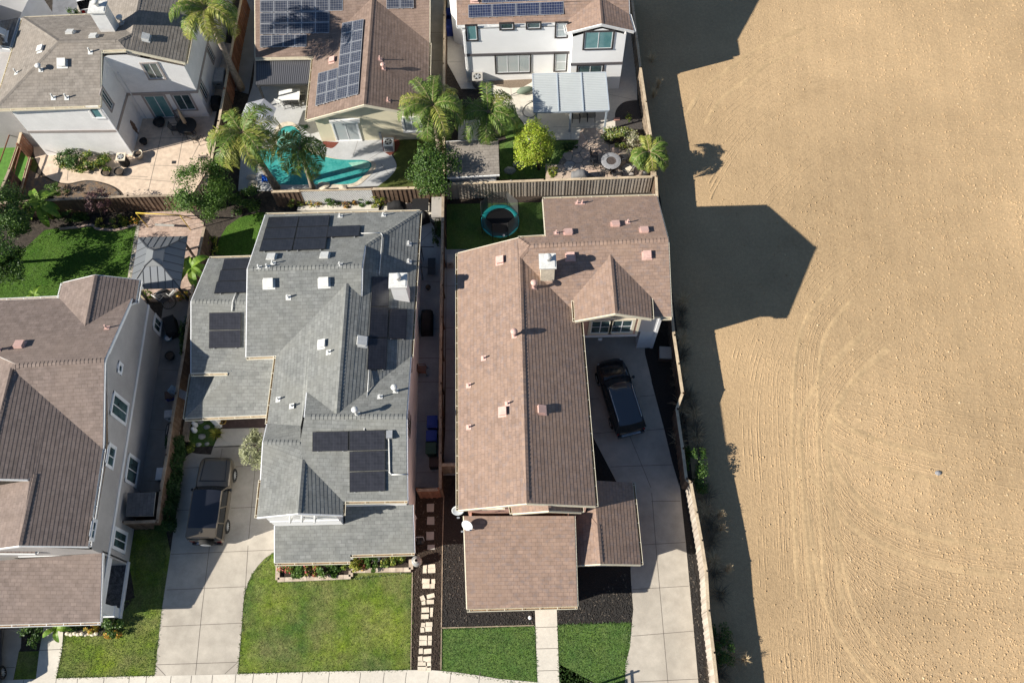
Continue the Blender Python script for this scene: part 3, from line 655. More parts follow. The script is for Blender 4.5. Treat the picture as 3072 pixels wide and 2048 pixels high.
# east gable wall that rises above the lower slope
mb=MB(); g3,g4,g9=P['g3'],P['g4'],P['g9']; x=min(g3[0],g9[0])-.12
fpw=[(x,g9[1]+.1),(x,g3[1]-.1),(x-.1,g3[1]-.1),(x-.1,g9[1]+.1)]
wall_mesh(fpw,[R['N'],R['S']],6.0,G,M['siding_gray'],z0=5.2,name='gable_wall')
# bright front wall under the front gable with three brackets and the low step wall
fw=Wall(fp[4],fp[5],(0,-1)); fl=abs(fp[5][0]-fp[4][0])
for t in (.38,.55,.72):
    mb=MB(); a=fw.P(fl*t,5.95-abs(t-.5)*1.2,.0); mb.bar(a,a+np.array([0,-.42,-.02]),.09,.12); mb.bar(fw.P(fl*t,5.3,.02),a+np.array([0,-.40,-.05]),.07,.09); mb.build('gable_bracket',[M['vent_white']],G)
band(fw,G,.0,fl,4.35,4.5,'white_trim')
# columns and front wall of the garage and porch
wall_mesh([(FR['r6'][0]+.3,FR['r6'][1]+.5),(FR['r5'][0]-.2,FR['r5'][1]+.5),(FR['r5'][0]-.2,FR['r4'][1]+.4),(FR['r3'][0]-.25,FR['r3'][1]+.4),(FR['r3'][0]-.25,fp[6][1]+.2),(FR['r6'][0]+.3,fp[5][1]+.2)],RFt,2.4,G,M['stucco_bright'])
wall_mesh([(W1['h1'][0]+.35,W1['h1'][1]-.35),(wx+.1,W1['h1'][1]-.35),(wx+.1,W1['h6'][1]),(W1['h6'][0],W1['h6'][1]+.3),(W1['h5'][0]+.35,W1['h5'][1]+.3)],[RW['hn'],RW['hs']],2.7,G,M['siding_gray'])
# entry: porch back wall, floor, posts and steps
sy=W1['s1'][1]
wall_mesh([(W1['s5'][0]+.35,W1['s5'][1]-.6),(P['g7'][0]+.45,W1['s5'][1]-.6),(P['g7'][0]+.45,W1['s5'][1]+.5),(W1['s5'][0]+.35,W1['s5'][1]+.5)],[RW['fs'],RW['fw'],RW['hs']],2.5,G,M['siding_gray'])
mb=MB()
pL=at(Tn(620,1395),0); mb.box((pL[0]-.15,pL[1]+.2,1.2),(.32,.32,2.4)); mb.box((pL[0]-.15,pL[1]+.2,.15),(.42,.42,.3)); mb.build('porch_post',[M['white']],G)
mb=MB(); a=at(Tn(650,1400),0); b=at(Tn(1285,1355),0)
mb.box(((a[0]+b[0])/2+.3,a[1]+.75,.12),(b[0]-a[0]+.9,1.5,.22)); mb.box(((a[0]+b[0])/2+.3,a[1]+.12,.06),(b[0]-a[0]+.9,.3,.12)); mb.build('porch_step',[mat('brown_porch_step',(.085,.055,.05),.8,noise=[(4,.2,None)])],G)
mb=MB(); X=at(Tn(650,1310),.23); mb.lathe(X,[(.10,0),(.22,.28),(.24,.34),(.19,.34),(.17,.26)],16); t=thing('planter_pot','yellow clay pot on the porch of the grey roofed house','planter',X); mb.build('pot',[mat('ochre_clay',(.42,.26,.07),.7)],t)
# east side strip: windows and rain pipe
ew=Wall((ex,fp[7][1]),(ex,fp[8][1]),(1,0))
for (a,b) in ((Tm(2165,820),Tm(2195,1150)),(Th(1895,430),Th(1900,560)),(Te(1935,1330),Te(1950,1400))):
    u,z=ew.hit(a); u2,z2=ew.hit(b); window(ew,G,u-.45,u+.45,3.6,4.7,'taupe')
mb=MB(); mb.bar((ex+.08,fp[7][1]+.12,.1),(ex+.08,fp[7][1]+.12,5.1),.08,.08); mb.box((ex+.12,fp[7][1]+.05,5.0),(.3,.25,.25)); mb.build('rain_pipe',[M['white_trim']],G)
chimney(allG,Te(1845,792),G,(.85,.75),1.75,'white','vent_white')
# solar
panels(allG,[Te(800,133),Te(1282,118),Te(1245,385),Te(722,402)],2,3,G,'solar_black','black',gap=.03)
panels(allG,[Te(1268,205),Te(1520,197),Te(1512,282),Te(1252,292)],1,1,G,'solar_black','black')
panels(lowG,[Te(455,460),Te(725,448),Te(700,722),Te(365,732)],1,3,G,'solar_black','black',gap=.03)
panels(lowG,[Te(332,880),Te(585,878),Te(582,1157),Te(330,1165)],1,2,G,'solar_black','black',gap=.03)
panels(allG,[Te(1612,600),Te(1752,600),Te(1722,1330),Te(1570,1330)],1,3,G,'solar_black','black',gap=.03)
panels(allG,[Te(1745,850),Te(1890,855),Te(1875,1092),Te(1740,1085)],1,1,G,'solar_black','black')
panels(allG,[Th(1142,508),Th(1425,502),Th(1425,660),Th(1140,665)],1,1,G,'solar_black','black')
panels(allG,[Th(1430,500),Th(1715,492),Th(1715,975),Th(1432,985)],1,3,G,'solar_black','black',gap=.03)
for q in (Te(822,455),Te(1240,445),Te(1225,1130)): vent_box(allG,q,G,'vent_white')
vent_box(allG,Te(802,650),G,'vent_white',.5,.2); vent_box(allG,Te(1235,642),G,'vent_white',.5,.2); vent_box(allG,Te(1525,1110),G,'vent_white',.5,.2)
for q in (Te(725,530),Te(790,525),Te(835,498),Te(1360,510),Te(955,765),Te(1270,1195),Te(1362,130),Te(1702,122),Te(1900,345),Te(1900,485),Tm(270,480),Tm(468,578),Tm(1765,445)): vent_pipe(allG,q,G,'vent_white',.34)
vent_pipe(allG,Tm(1430,700),G,'vent_white',.75,.075,True); vent_pipe(allG,Tm(1995,360),G,'vent_white',.6,.075,True)
def conduit(polys,pts,parent,m='vent_white',r=.03,name='conduit'):
    mb=MB(); L=[]
    for p in pts:
        X,n=roof_hit(polys,p); L.append(X+n*.06)
    for a,b in zip(L,L[1:]): mb.tube([a,b],r,6,0)
    return mb.build(name,[M[m]],parent)
conduit(allG,[Te(1525,268),Te(1680,265),Te(1690,280),Te(1665,590)],G)
conduit(allG,[Tm(1600,40),Tm(1585,380),Tm(1535,930)],G)
conduit(allG,[Tm(1890,1010),Tm(1900,1100),Tm(1910,1560)],G,r=.04); conduit(allG,[Th(1745,820),Th(1765,842),Th(1880,842)],G,r=.04)
conduit(lowG,[Te(543,735),Te(520,800),Te(515,872)],G,r=.04)
X,n=roof_hit(allG,Th(1750,530)); mb=MB(); mb.box(X+n*.12,(.32,.42,.2)); mb.build('junction_box',[M['metal_grey']],G)
# ------------------------------------------------------------------ house A : top left
A=thing('house','two storey white stucco house with taupe shingle roof above the sunny tan patio','house',at((250,200),0))
V={'a1':(To(448,350),5.4),'a2':(Ta(-45,853),5.4),'a3':(Ta(783,826),5.4),'a4':(Ta(455,325),None),'a5':(Ta(925,317),None),'a6':(Ta(1033,268),None),
   'a7':(Ta(790,112),5.4),'a8':(Ta(815,-120),5.4),'a9':(Ta(1112,-115),None),'a10':(Ta(1452,490),5.4),'a11':(Ta(1562,-90),5.4),'a12':(Ta(985,386),None),'a13':(Ta(792,394),None)}
F={'W':(['a1','a4','a2'],'W'),'N':(['a1','a7','a6','a5','a4'],'N'),'S':(['a4','a5','a12','a13','a3','a2'],'S'),'W2':(['a7','a8','a9','a6'],'W'),'E':(['a9','a6','a5','a12','a10','a11'],'E')}
P,R=house('','',V,F); PA,RA=P,R; allA=list(R.values())
roof_mesh(allA,'roof',A,M['sh_taupe'],M['cream'],row=.21)
caps_mesh([(P['a1'],P['a4']),(P['a2'],P['a4']),(P['a4'],P['a5']),(P['a9'],P['a6']),(P['a6'],P['a5'])],A,M['sh_taupe'])
gutter_mesh([(P['a1'],P['a2'],(-1,0)),(P['a2'],P['a3'],(0,-1)),(P['a1'],P['a7'],(0,1)),(P['a8'],P['a7'],(-1,0)),(P['a10'],P['a11'],(1,0)),(P['a13'],P['a12'],(0,-1))],A,M['cream'])
rake_mesh([(P['a3'],P['a13'],(1,0)),(P['a12'],P['a10'],(0,-1))],A,M['cream'])
q=ground_xy([Ta(375,1222),Ta(1045,1215),Ta(1120,936),Ta(1647,917)])
ex=q[3][0]; fpA2=[q[0],q[1],q[2],q[3],(ex+.55,q[3][1]+11.5),(P['a7'][0]+.4,q[3][1]+11.5),(P['a7'][0]+.4,P['a7'][1]-.35),(q[0][0],P['a1'][1]-.35)]
wall_mesh(fpA2,allA,5.25,A,M['stucco_white'])
w1=Wall(q[0],q[1],(0,-1)); w2=Wall(q[1],q[2],(1,0)); w3=Wall(q[2],q[3],(0,-1)); w4=Wall(q[3],fpA2[4],(1,0))
L1=math.dist(q[0],q[1]);L2=math.dist(q[1],q[2]);L3=math.dist(q[2],q[3])
band(w1,A,0,L1+.04,2.62,2.86,'taupe'); band(w2,A,-.04,L2,2.62,2.86,'taupe'); band(w3,A,.02,L3+.04,2.62,2.86,'taupe'); band(w4,A,-.04,11.5,2.62,2.86,'taupe')
window_px(w1,A,Ta(690,840),Ta(815,920),'white',glass='glass_teal',mull=(0,0))
window_px(w2,A,Ta(800,690),Ta(870,865),'taupe',mull=(1,0))
window_px(w3,A,Ta(1110,500),Ta(1290,612),'taupe',glass='glass',mull=(1,0))
window_px(w3,A,Ta(1350,745),Ta(1540,855),'taupe',mull=(1,0))
window_px(w3,A,Ta(1125,755),Ta(1375,915),'taupe',glass='glass_teal',mull=(1,0),name='sliding_door',tw=.14)
def win_e(w,parent,p0,p1,trim,tw=.12,**k):
    (u0,z0),(u1,z1)=w.hit(p0),w.hit(p1); return window(w,parent,u0,u1,z0,z1,trim,tw=tw,**k)
win_e(w4,A,Tu(630,350),Tu(735,690),'taupe'); win_e(w4,A,Tu(520,930),Tu(625,1280),'taupe'); win_e(w4,A,Tu(440,-40),Tu(490,150),'taupe')
mb=MB(); c=w1.P(L1,0,.06); mb.bar((c[0]+.05,c[1],.1),(c[0]+.05,c[1],5.1),.07,.07); mb.build('rain_pipe',[M['white_trim']],A)
mb=MB(); c=w3.P(.3,0,.06); mb.bar((c[0],c[1],.1),(c[0],c[1],5.0),.06,.06); mb.build('rain_pipe',[M['white_trim']],A)
chimney(allA,Ta(848,252),A,(.95,.85),1.7,'white','vent_white')
mb=MB(); u,z=w2.hit(Ta(1045,990)); w2.rect(mb,u-.14,u+.14,z-.55,z+.35,.0,.06); w2.rect(mb,u-.2,u+.2,z-.15,z+.1,.0,.05); w2.rect(mb,u-.09,u+.09,z+.35,z+.55,.0,.05); w2.rect(mb,u-.05,u+.05,z-.85,z-.55,0,.04); mb.build('wall_ornament',[mat('rusty_ornament',(.16,.11,.08),.8)],A)
for s_ in (Ta(552,262),Ta(735,293),Ta(325,388)): vent_box(allA,s_,A,'vent_white',.42)
vent_box(allA,Ta(490,495),A,'vent_white',.5,.2); vent_box(allA,Ta(1140,300),A,'vent_white',.45,.2)
for s_ in (Ta(130,575),Ta(710,412),Ta(420,770),Ta(525,770)): vent_pipe(allA,s_,A,'vent_white',.42)
vent_pipe(allA,Ta(322,550),A,'vent_white',.4,.08,True); vent_pipe(allA,Ta(962,185),A,'vent_white',.55,.09,True)
# neighbour whose roof corner shows at the left edge
Z=thing('house','corner of a grey roofed house with white gutter cut by the left edge','house',at((0,120),0))
VZ={'z1':at(To(365,345),5.4),'z2':at(To(185,920),5.4),'z3':at(To(40,895),5.4),'z4':at(To(-120,450),6.2),'z5':at(To(-60,880),6.0)}
RZ=[[VZ['z1'],VZ['z2'],VZ['z3'],VZ['z5'],VZ['z4']],[VZ['z4'],VZ['z5'],at(To(-700,880),4.9),at(To(-600,300),4.9)]]
roof_mesh(RZ,'roof',Z,M['sh_taupe'],M['white']); gutter_mesh([(VZ['z1'],VZ['z2'],(1,0)),(VZ['z3'],VZ['z2'],(0,-1))],Z,M['white'])
zb=(VZ['z2'][0]-.35,VZ['z2'][1]+.3)
wall_mesh([zb,(zb[0]+.9,VZ['z1'][1]+3),(zb[0]-5,VZ['z1'][1]+3),(zb[0]-5,zb[1])],RZ,5.2,Z,M['siding_gray'])
zw=Wall((zb[0]-2.5,zb[1]-.6),(zb[0]+.6,zb[1]-.6),(0,-1)); wall_mesh([(zb[0]-6,zb[1]-4.5),(zb[0]+.5,zb[1]-4.5),(zb[0]+.6,zb[1]),(zb[0]-6,zb[1])],[],4.6,Z,M['stucco_gray'],cap=True,name='side_wall')
vent_box(RZ,To(10,640),Z,'vent_white',.45,.2)
zw=Wall((zb[0]+.5,zb[1]-4.5),(zb[0]+.6,zb[1]),(1,0)); window(zw,Z,1.2,2.4,2.6,4.1,'white_trim'); 
# ------------------------------------------------------------------ house C : one storey with solar panels and pool
Cc=thing('house','one storey cream house with solar panels and a white awning beside the pool','house',at((850,150),0))
V={'c1':(Tb(836,940),2.8),'c2':(Tb(888,444),2.8),'c3':(Tb(1352,-20),None),'c4':(Tb(1285,818),None),'c5':(Tb(1785,908),2.8),'c6':(Tb(1797,335),2.8),
   'c7':(Tb(434,452),2.8),'c8':(Tb(430,-260),None),'c10':(Tb(1800,-260),None)}
F={'S':(['c7','c2','c3','c6','c10','c8'],'S'),'W':(['c1','c2','c3','c4'],'W'),'E':(['c4','c3','c6','c5'],'E')}
P,R=house('','',V,F); PC,RC_=P,R
cn=[P['c8'],P['c10'],np.array([P['c10'][0],P['c10'][1]+5,P['c10'][2]-2]),np.array([P['c8'][0],P['c8'][1]+5,P['c8'][2]-2])]
allC=list(R.values())+[cn]
roof_mesh(allC,'roof',Cc,M['sh_center'],M['cream'],row=.21); caps_mesh([(P['c3'],P['c4'])],Cc,M['sh_center'])
gutter_mesh([(P['c2'],P['c1'],(-1,0)),(P['c7'],P['c2'],(0,-1)),(P['c6'],P['c5'],(1,0))],Cc,M['cream'])
rake_mesh([(P['c1'],P['c4'],(0,-1)),(P['c4'],P['c5'],(0,-1)),(P['c8'],P['c7'],(-1,0)),(P['c6'],P['c10'],(1,0))],Cc,M['cream'])
cs=ground_xy([Tb(1020,1106),Tb(1772,1096)]); sy=(cs[0][1]+cs[1][1])/2
x0=P['c1'][0]+.45; x1=P['c5'][0]-.4
fpC2=[(x0,sy),(x1,sy),(x1,P['c6'][1]+1),(x1,P['c10'][1]+4),(P['c7'][0]+.4,P['c10'][1]+4),(P['c7'][0]+.4,P['c7'][1]+.4),(x0,P['c2'][1]+.4)]
wall_mesh(fpC2,allC,2.7,Cc,M['stucco_cream'])
w=Wall((x0,sy),(x1,sy),(0,-1))
window_px(w,Cc,Tb(1035,955),Tb(1262,1095),'white',glass='glass_blind',mull=(1,0),name='sliding_door',tw=.1)
window_px(w,Cc,Tb(1590,925),Tb(1735,1025),'white',glass='glass_blind',mull=(1,0),tw=.14)
a0=w.hit(Tb(1010,925)); a1=w.hit(Tb(1255,935)); mb=MB(); zt=max(a0[1],a1[1])
w.rect(mb,a0[0],a1[0],2.42,2.56,.02,.2)
n=26
for i in range(n):
    u=a0[0]+(a1[0]-a0[0])*i/n; du=(a1[0]-a0[0])/n
    pts=[w.P(u+du*j/6,2.40-.14*math.sin(PI*j/6)**.6-.02,.23) for j in range(7)]
    mb.poly([w.P(u,2.5,.23),*pts,w.P(u+du,2.5,.23)],0)
mb.build('awning',[M['white']],Cc)
mb=MB(); u,z=w.hit(Tb(1412,1045)); w.rect(mb,u-.08,u+.08,z-.5,z+.12,0,.12); w.rect(mb,u-.03,u+.03,z-.9,z-.4,0,.05); mb.build('disconnect_box',[M['metal_grey']],Cc)
panels(allC,[Tb(470,-260),Tb(1118,-280),Tb(1120,85),Tb(470,98)],6,4,Cc,'solar_grey','alu')
panels(allC,[Tb(470,102),Tb(1015,88),Tb(1013,260),Tb(470,272)],5,2,Cc,'solar_grey','alu')
panels(allC,[Tb(470,278),Tb(835,268),Tb(833,367),Tb(470,374)],4,1,Cc,'solar_grey','alu')
panels(allC,[Tb(1115,182),Tb(1283,150),Tb(1240,738),Tb(1064,785)],2,7,Cc,'solar_grey','alu')
panels(allC,[Tb(927,575),Tb(1082,532),Tb(1062,786),Tb(903,832)],2,3,Cc,'solar_grey','alu')
panels(allC,[Tb(1460,-80),Tb(1675,-90),Tb(1675,65),Tb(1462,70)],2,2,Cc,'solar_grey','alu')
vent_box(allC,Tb(1042,475),Cc,'vent_pink',.4); vent_pipe(allC,Tb(1412,468),Cc,'vent_pink',.36); vent_pipe(allC,Tb(1475,792),Cc,'vent_pink',.36); vent_pipe(allC,Tb(1440,540),Cc,'vent_pink',.4,.07,True)
# ------------------------------------------------------------------ house W : white, two storeys, top right
Wh=thing('house','bright white two storey house with dark window frames and blue solar panels at top centre','house',at((1250,120),0))
V={'w1':(Tc(446,199),5.4),'w2':(Tc(1296,176),5.4),'w3':(Tc(1562,-30),None),'w4':(Tc(1797,112),None),'w6':(Tc(1580,186),None),'w7':(Tc(1312,254),None),'w8':(Tc(1834,243),None),
   'w5':(Tc(436,-290),None),'w10':(Tc(1780,-310),None)}
F={'S':(['w1','w2','w3','w4','w10','w5'],'S'),'W':(['w3','w2','w7','w6'],'W'),'E':(['w3','w6','w8','w4'],'E')}
P,R=house('','',V,F); PW,RWh=P,R
yn=P['w10'][1]+ (P['w10'][2]-5.4)/.4
cn=[P['w5'],P['w10'],np.array([P['w10'][0],yn,5.4]),np.array([P['w5'][0],yn,5.4])]
allW=list(R.values())+[cn]
roof_mesh(allW,'roof',Wh,M['sh_brown'],M['white'],row=.2); caps_mesh([(P['w3'],P['w6']),(P['w5'],P['w10'])],Wh,M['sh_brown'])
gutter_mesh([(P['w1'],P['w2'],(0,-1)),(P['w4'],P['w8'],(1,0)),(P['w2'],P['w7'],(-1,0))],Wh,M['white'],M['white'])
rake_mesh([(P['w7'],P['w6'],(0,-1)),(P['w6'],P['w8'],(0,-1)),(P['w1'],P['w5'],(-1,0)),(P['w10'],P['w4'],(1,0)),(P['w10'],cn[2],(1,0))],Wh,M['white'])
g=ground_xy([Tp(250,1022),Tp(1000,1005),Tp(1480,1140),Tp(2083,1124)])
ys=g[1][1]; yw=g[3][1]; xl=P['w1'][0]+.35; xi=at(Tp(1480,800),2.75)[0]; xr=g[3][0]
xi=Wall((0,yw),(10,yw),(0,-1)).hit(Tp(1485,760))[0]
fpW=[(xl,ys),(xi,ys),(xi,yw),(xr,yw),(xr,yn-.4),(xl,yn-.4)]
wall_mesh(fpW,allW,5.25,Wh,M['stucco_bright'])
wa=Wall((0,ys),(10,ys),(0,-1)); wb=Wall((0,yw),(10,yw),(0,-1))
for tl,br,gl,mu in ((Tp(535,700),Tp(962,905),'glass_blind',(2,0)),(Tp(1285,675),Tp(1415,885),'glass_blind',(0,1)),(Tp(1300,290),Tp(1425,462),'glass_blind',(0,1)),(Tp(165,325),Tp(300,500),'glass_teal',(0,0)),(Tp(595,300),Tp(752,362),'glass',(0,0)),(Tp(932,290),Tp(1092,352),'glass',(0,0))):
    window_px(wa,Wh,tl,br,'black_trim',glass=gl,mull=mu,tw=.1)
window_px(wb,Wh,Tp(1660,405),Tp(1990,605),'black_trim',glass='glass_teal',mull=(1,0),tw=.1)
u0,z1=wb.hit(Tp(1575,830)); u1,_=wb.hit(Tp(1880,825)); window(wb,Wh,u0,u1,.12,z1,'black_trim',mull=(1,0),name='sliding_door')
u0,z=wa.hit(Tp(170,660)); band(wa,Wh,xl,xi-.05,2.62,2.86,'char_trim'); band(wb,Wh,xi-.03,xr+.03,2.62,2.86,'char_trim')
mb=MB(); mb.bar((xl+.1,ys-.07,.1),(xl+.1,ys-.07,5.1),.08,.07); mb.build('rain_pipe',[M['white']],Wh)
# low white side wing at the west end
Tw=tile(1240,0,6.029); s0=at(Tw(735,755),0); s1=at(Tw(892,852),0)
wall_mesh([xy(s0),xy(s1),(xl+.3,float(s1[1])),(xl+.3,yn-.5),(float(s0[0]),yn-.5)],[],5.0,Wh,M['stucco_bright'],cap=True,name='side_wing')
panels(allW,[Tp(185,62),Tp(1390,18),Tp(1392,182),Tp(190,228)],4,1,Wh,'solar_blue','alu'); panels(allW,[Tp(355,-130),Tp(1262,-160),Tp(1264,8),Tp(358,42)],3,1,Wh,'solar_blue','alu')
vent_box(allW,Tc(585,-5),Wh,'vent_pink',.4)
# ------------------------------------------------------------------ house L : left edge
Lh=thing('house','grey stucco two storey house with brown shingle roof along the left edge','house',at((150,900),0))
V={'l1':(Td(1045,1003),4.95),'lc':(Td(462,1030),4.95),'l0':(Td(-900,1085),4.95),'la':(Tg(818,205),None),'lb':(Tg(150,250),None),'l3':(Tg(85,270),None),'l2':(Tg(806,905),4.95),
   'l5':(Tg(-125,1135),None),'l6':(Tg(268,1103),None),'l7':(Tj(148,490),None),'l8':(Tj(690,497),4.95),'l9':(Tg(215,1143),None),
   'n1':(Td(745,850),None),'n2':(Td(667,1250),None),'n3':(Td(490,911),4.95),'n4':(Td(462,1025),4.95),'n5':(Td(1093,888),4.95),'n6':(Td(1042,1130),4.95)}
F={'N':(['l0','lc','l1','la','lb'],'N'),'S':(['lb','la','l2','l3'],'S'),'E':(['l3','l2','l8','l7','l6','l9','l5'],'E'),
   'nW':(['n1','n3','n4','n2'],'W'),'nE':(['n1','n2','n6','n5'],'E')}
F['N']=(['l0','lc','l1','la','lb','n2'],'N')
P=solve_roof(V,F); F['N']=(['l0','lc','l1','la','lb'],'N')
P['n6']=np.array([P['n5'][0],P['l1'][1]-.5,4.97]); P['n2b']=P['n2']
R={f:[P[k] for k in vs] for f,(vs,d) in F.items()}; PL,RLh=P,R
zW=P['l6'][2]
p10=np.array([P['l7'][0]-3.2,P['l7'][1],zW-1.28]); p11=np.array([P['l6'][0]-3.2,P['l9'][1],zW-1.28])
R['w2']=[P['l6'],P['l9']-np.array([0,0,.18]),p11,p10,P['l7']]
wx=P['l3'][0]; 
R['W']=[P['lb'],P['l3'],P['l5'],np.array([P['l5'][0]-4,P['l5'][1],P['l5'][2]-1.6]),np.array([P['l3'][0]-4,P['lb'][1]+3,P['l3'][2]-1.6])]
allL=list(R.values())
# low front roof and small gable pop-out
sh=[at(Tj(-60,612),3.5),at(Tj(800,548),3.7),at(Tj(783,1088),2.6),at(Tj(-60,1112),2.6)]
po=[at(Tj(-150,505),4.95),at(Tj(282,502),4.6),at(Tj(275,552),4.6),at(Tj(-150,548),4.95)]
roof_mesh(allL+[sh,po],'roof',Lh,M['sh_left'],M['white'],row=.2)
caps_mesh([(P['la'],P['lb']),(P['lb'],P['l3']),(P['l3'],P['l5']),(P['l6'],P['l7']),(P['n1'],P['n2'])],Lh,M['sh_left'])
gutter_mesh([(P['l0'],P['n4'],(0,1)),(P['n3'],P['n4'],(-1,0)),(P['n5'],P['n6'],(1,0)),(P['l2'],P['l8'],(1,0)),(sh[3],sh[2],(0,-1)),(po[1],po[2],(1,0))],Lh,M['white'])
rake_mesh([(P['l1'],P['la'],(1,0)),(P['la'],P['l2'],(1,0)),(P['l8'],P['l7'],(0,-1)),(P['l7'],p10,(0,-1)),(P['n3'],P['n1'],(0,1)),(P['n1'],P['n5'],(0,1)),(P['l5'],P['l9'],(0,-1)),(sh[1],sh[2],(1,0)),(po[3],po[2],(0,-1))],Lh,M['white'])
e0=at((489.6*K,973*K),0); e1=at(Tj(1020,622),0); e2=at(Tr(520,1445),0)
exm=float(np.mean([e0[0],e1[0],e2[0]]))
ef=sh[1][1]-.02
nY=float(e0[1])
fpL=[(exm,ef),(exm,nY),(exm-3.2,nY),(P['n3'][0]+.4,nY),(P['n3'][0]+.4,P['lc'][1]-.4),(exm-16,P['lc'][1]-.4),(exm-16,ef)]
wall_mesh(fpL,allL,4.8,Lh,M['stucco_gray'])
wl=Wall((exm,e2[1]),(exm,nY),(1,0)); LL=nY-e2[1]
band(wl,Lh,ef-e2[1]-2.6,LL+.03,2.62,2.86,'white_trim')
# ground floor front room, porch beam and pillar
yb=float(e1[1]); wall_mesh([(exm,yb),(exm,ef+.1),(exm-9,ef+.1),(exm-9,yb)],[sh],4.0,Lh,M['stucco_gray'])
fy=float(e2[1])
mb=MB(); mb.box((exm-.28,fy+.28,1.2),(.5,.5,2.4)); mb.box((exm-.28,fy+.28,.9),(.62,.62,.12)); mb.build('porch_pillar',[M['white_trim']],Lh)
mb=MB(); mb.box((exm-1.6,fy+.3,.45),(2.2,.22,.9)); mb.build('porch_wall',[M['stucco_gray']],Lh)
mb=MB(); mb.box((exm-.13,(fy+yb)/2,2.35),(.24,yb-fy,.3)); mb.build('porch_beam',[M['white_trim']],Lh)
mb=MB(); mb.prism([(exm,fy),(exm,yb),(exm-2.6,yb),(exm-2.6,fy)],0.004,.14); mb.build('porch_floor',[mat('dark_patterned_mat',(.10,.11,.13),.8,noise=[(5,.9,(.02,.022,.03)),(14,.4,None)])],Lh)
mb=MB(); mb.box((exm+.03,(fy+yb)/2,.16),(.1,yb-fy,.3)); mb.build('porch_curb',[M['white_trim']],Lh)
for tl,br,mu in ((Tq(490,1400),Tq(545,1568),(0,0)),(Tg(885,465),Tg(985,710),(1,0)),(Tg(850,870),Tg(885,1055),(1,0)),(Tg(1005,950),Tg(1065,1195),(1,0)),(Tr(400,120),Tr(560,460),(1,0)),(Tr(75,0),Tr(105,280),(1,0)),(Tq(1060,650),Tq(1150,960),(1,0))):
    win_e(wl,Lh,tl,br,'white_trim',tw=.15,mull=mu,glass='glass')
wl2=Wall((exm-3,nY),(exm,nY),(0,1))
vent_box(allL,Tg(155,98),Lh,'vent_pink',.45,.2); vent_pipe(allL,Tg(840,-42),Lh,'vent_pink',.4); vent_pipe(allL,Tg(-10,130),Lh,'vent_pink',.4,.08,True)
# front walls seen between the two roof levels
mb=MB(); fwl=Wall((exm-9,ef),(exm,ef),(0,-1)); band(fwl,Lh,4.4,9.02,3.2,3.4,'white_trim')
wall_mesh([(po[2][0]-.35,po[2][1]+.35),(po[2][0]-.35,ef+.2),(po[2][0]-6,ef+.2),(po[2][0]-6,po[2][1]+.35)],[po],4.8,Lh,M['stucco_pink'],z0=3.0,name='pop_out_wall')
# ------------------------------------------------------------------ ground, paving, lawns, pool
def P2(pts): return ground_xy(pts)
def slab(name, pts, z, m, joints=(), jm='joint', jw=.03, kind='structure'):
    mb=MB(); mb.prism(P2(pts),-.02,z,0)
    for (a,b) in joints:
        A=at(a,0);Bq=at(b,0); d=Bq-A; L=np.linalg.norm(d)
        if L<.01: continue
        d/=L; n=np.array([-d[1],d[0],0])*jw/2; zz=np.array([0,0,z+.004])
        mb.poly([A-n+zz,Bq-n+zz,Bq+n+zz,A+n+zz],1)
    return struct(name,mb,[m if not isinstance(m,str) else M[m],M[jm]])
def curve(pts,n=6):     # Catmull-Rom through pixel points
    out=[]
    for i in range(len(pts)-1):
        p0,p1,p2,p3=[np.array(pts[max(0,min(len(pts)-1,k))],float) for k in (i-1,i,i+1,i+2)]
        for k in range(n):
            t=k/n; out.append(tuple(.5*((2*p1)+(-p0+p2)*t+(2*p0-5*p1+4*p2-p3)*t*t+(-p0+3*p1-3*p2+p3)*t**3)))
    out.append(tuple(pts[-1])); return out
# ploughed field: the one big ground sheet, finer where it is in view
dm=mat('field_soil',(.455,.322,.187),.97,spec=.08,noise=[(.05,.15,None),(.22,.06,None),(1.1,.25,(.48,.345,.20)),(5,.08,None),(22,.18,None)],bump=[(3.2,.35,.07),(9,.6,.04),(26,.6,.02)])
M['dirt']=dm
def gz(x,y):
    return 0.014*math.sin(x*.9+1.3*math.sin(y*.31))*math.sin(y*.7+.8*math.sin(x*.23))+.015*math.sin(3.1*x+2.2*y)*math.sin(2.7*y-1.9*x)
gm=MB()
X0,X1,Y0,Y1=13.,52.,-6.,62.; nx,ny=98,170
ids={}
xs=[X0+(X1-X0)*i/nx for i in range(nx+1)]; ys=[Y0+(Y1-Y0)*j/ny for j in range(ny+1)]
for j,y in enumerate(ys):
    for i,x in enumerate(xs):
        f=min(1,(x-X0)/3)*min(1,(X1-x)/3)*min(1,(y-Y0)/3)*min(1,(Y1-y)/3)
        gm.v.append((x,y,gz(x,y)*max(0,f)))
for j in range(ny):
    for i in range(nx):
        a=j*(nx+1)+i; gm.f.append((a,a+1,a+nx+2,a+nx+1)); gm.m.append(0); gm.uv.append(None); gm.sm.append(True)
for (a,b,c,d) in ((-400,-400,X0,500),(X1,-400,500,500),(X0,-400,X1,Y0),(X0,Y1,X1,500)): gm.poly([(a,b,0),(c,b,0),(c,d,0),(a,d,0)])
struct('ground',gm,[dm])
# the soil of the building lots: one sheet up to the boundary fence
fenceline=[Tc(1800,-200),Tc(1870,300),Tc(1900,900),Tc(1985,1400),(1517,455),(1555,760),(1585,1050),(1612,1310),(1645,1600),(1650,1700)]
struct_pts=[(-700,1700)]+[(-700,-300)]+fenceline
slab('yard_soil',struct_pts,.012,'soil')
M['path_grey']=mat('grey_path',(.33,.335,.34),.85,noise=[(.8,.1,None),(8,.06,None)])
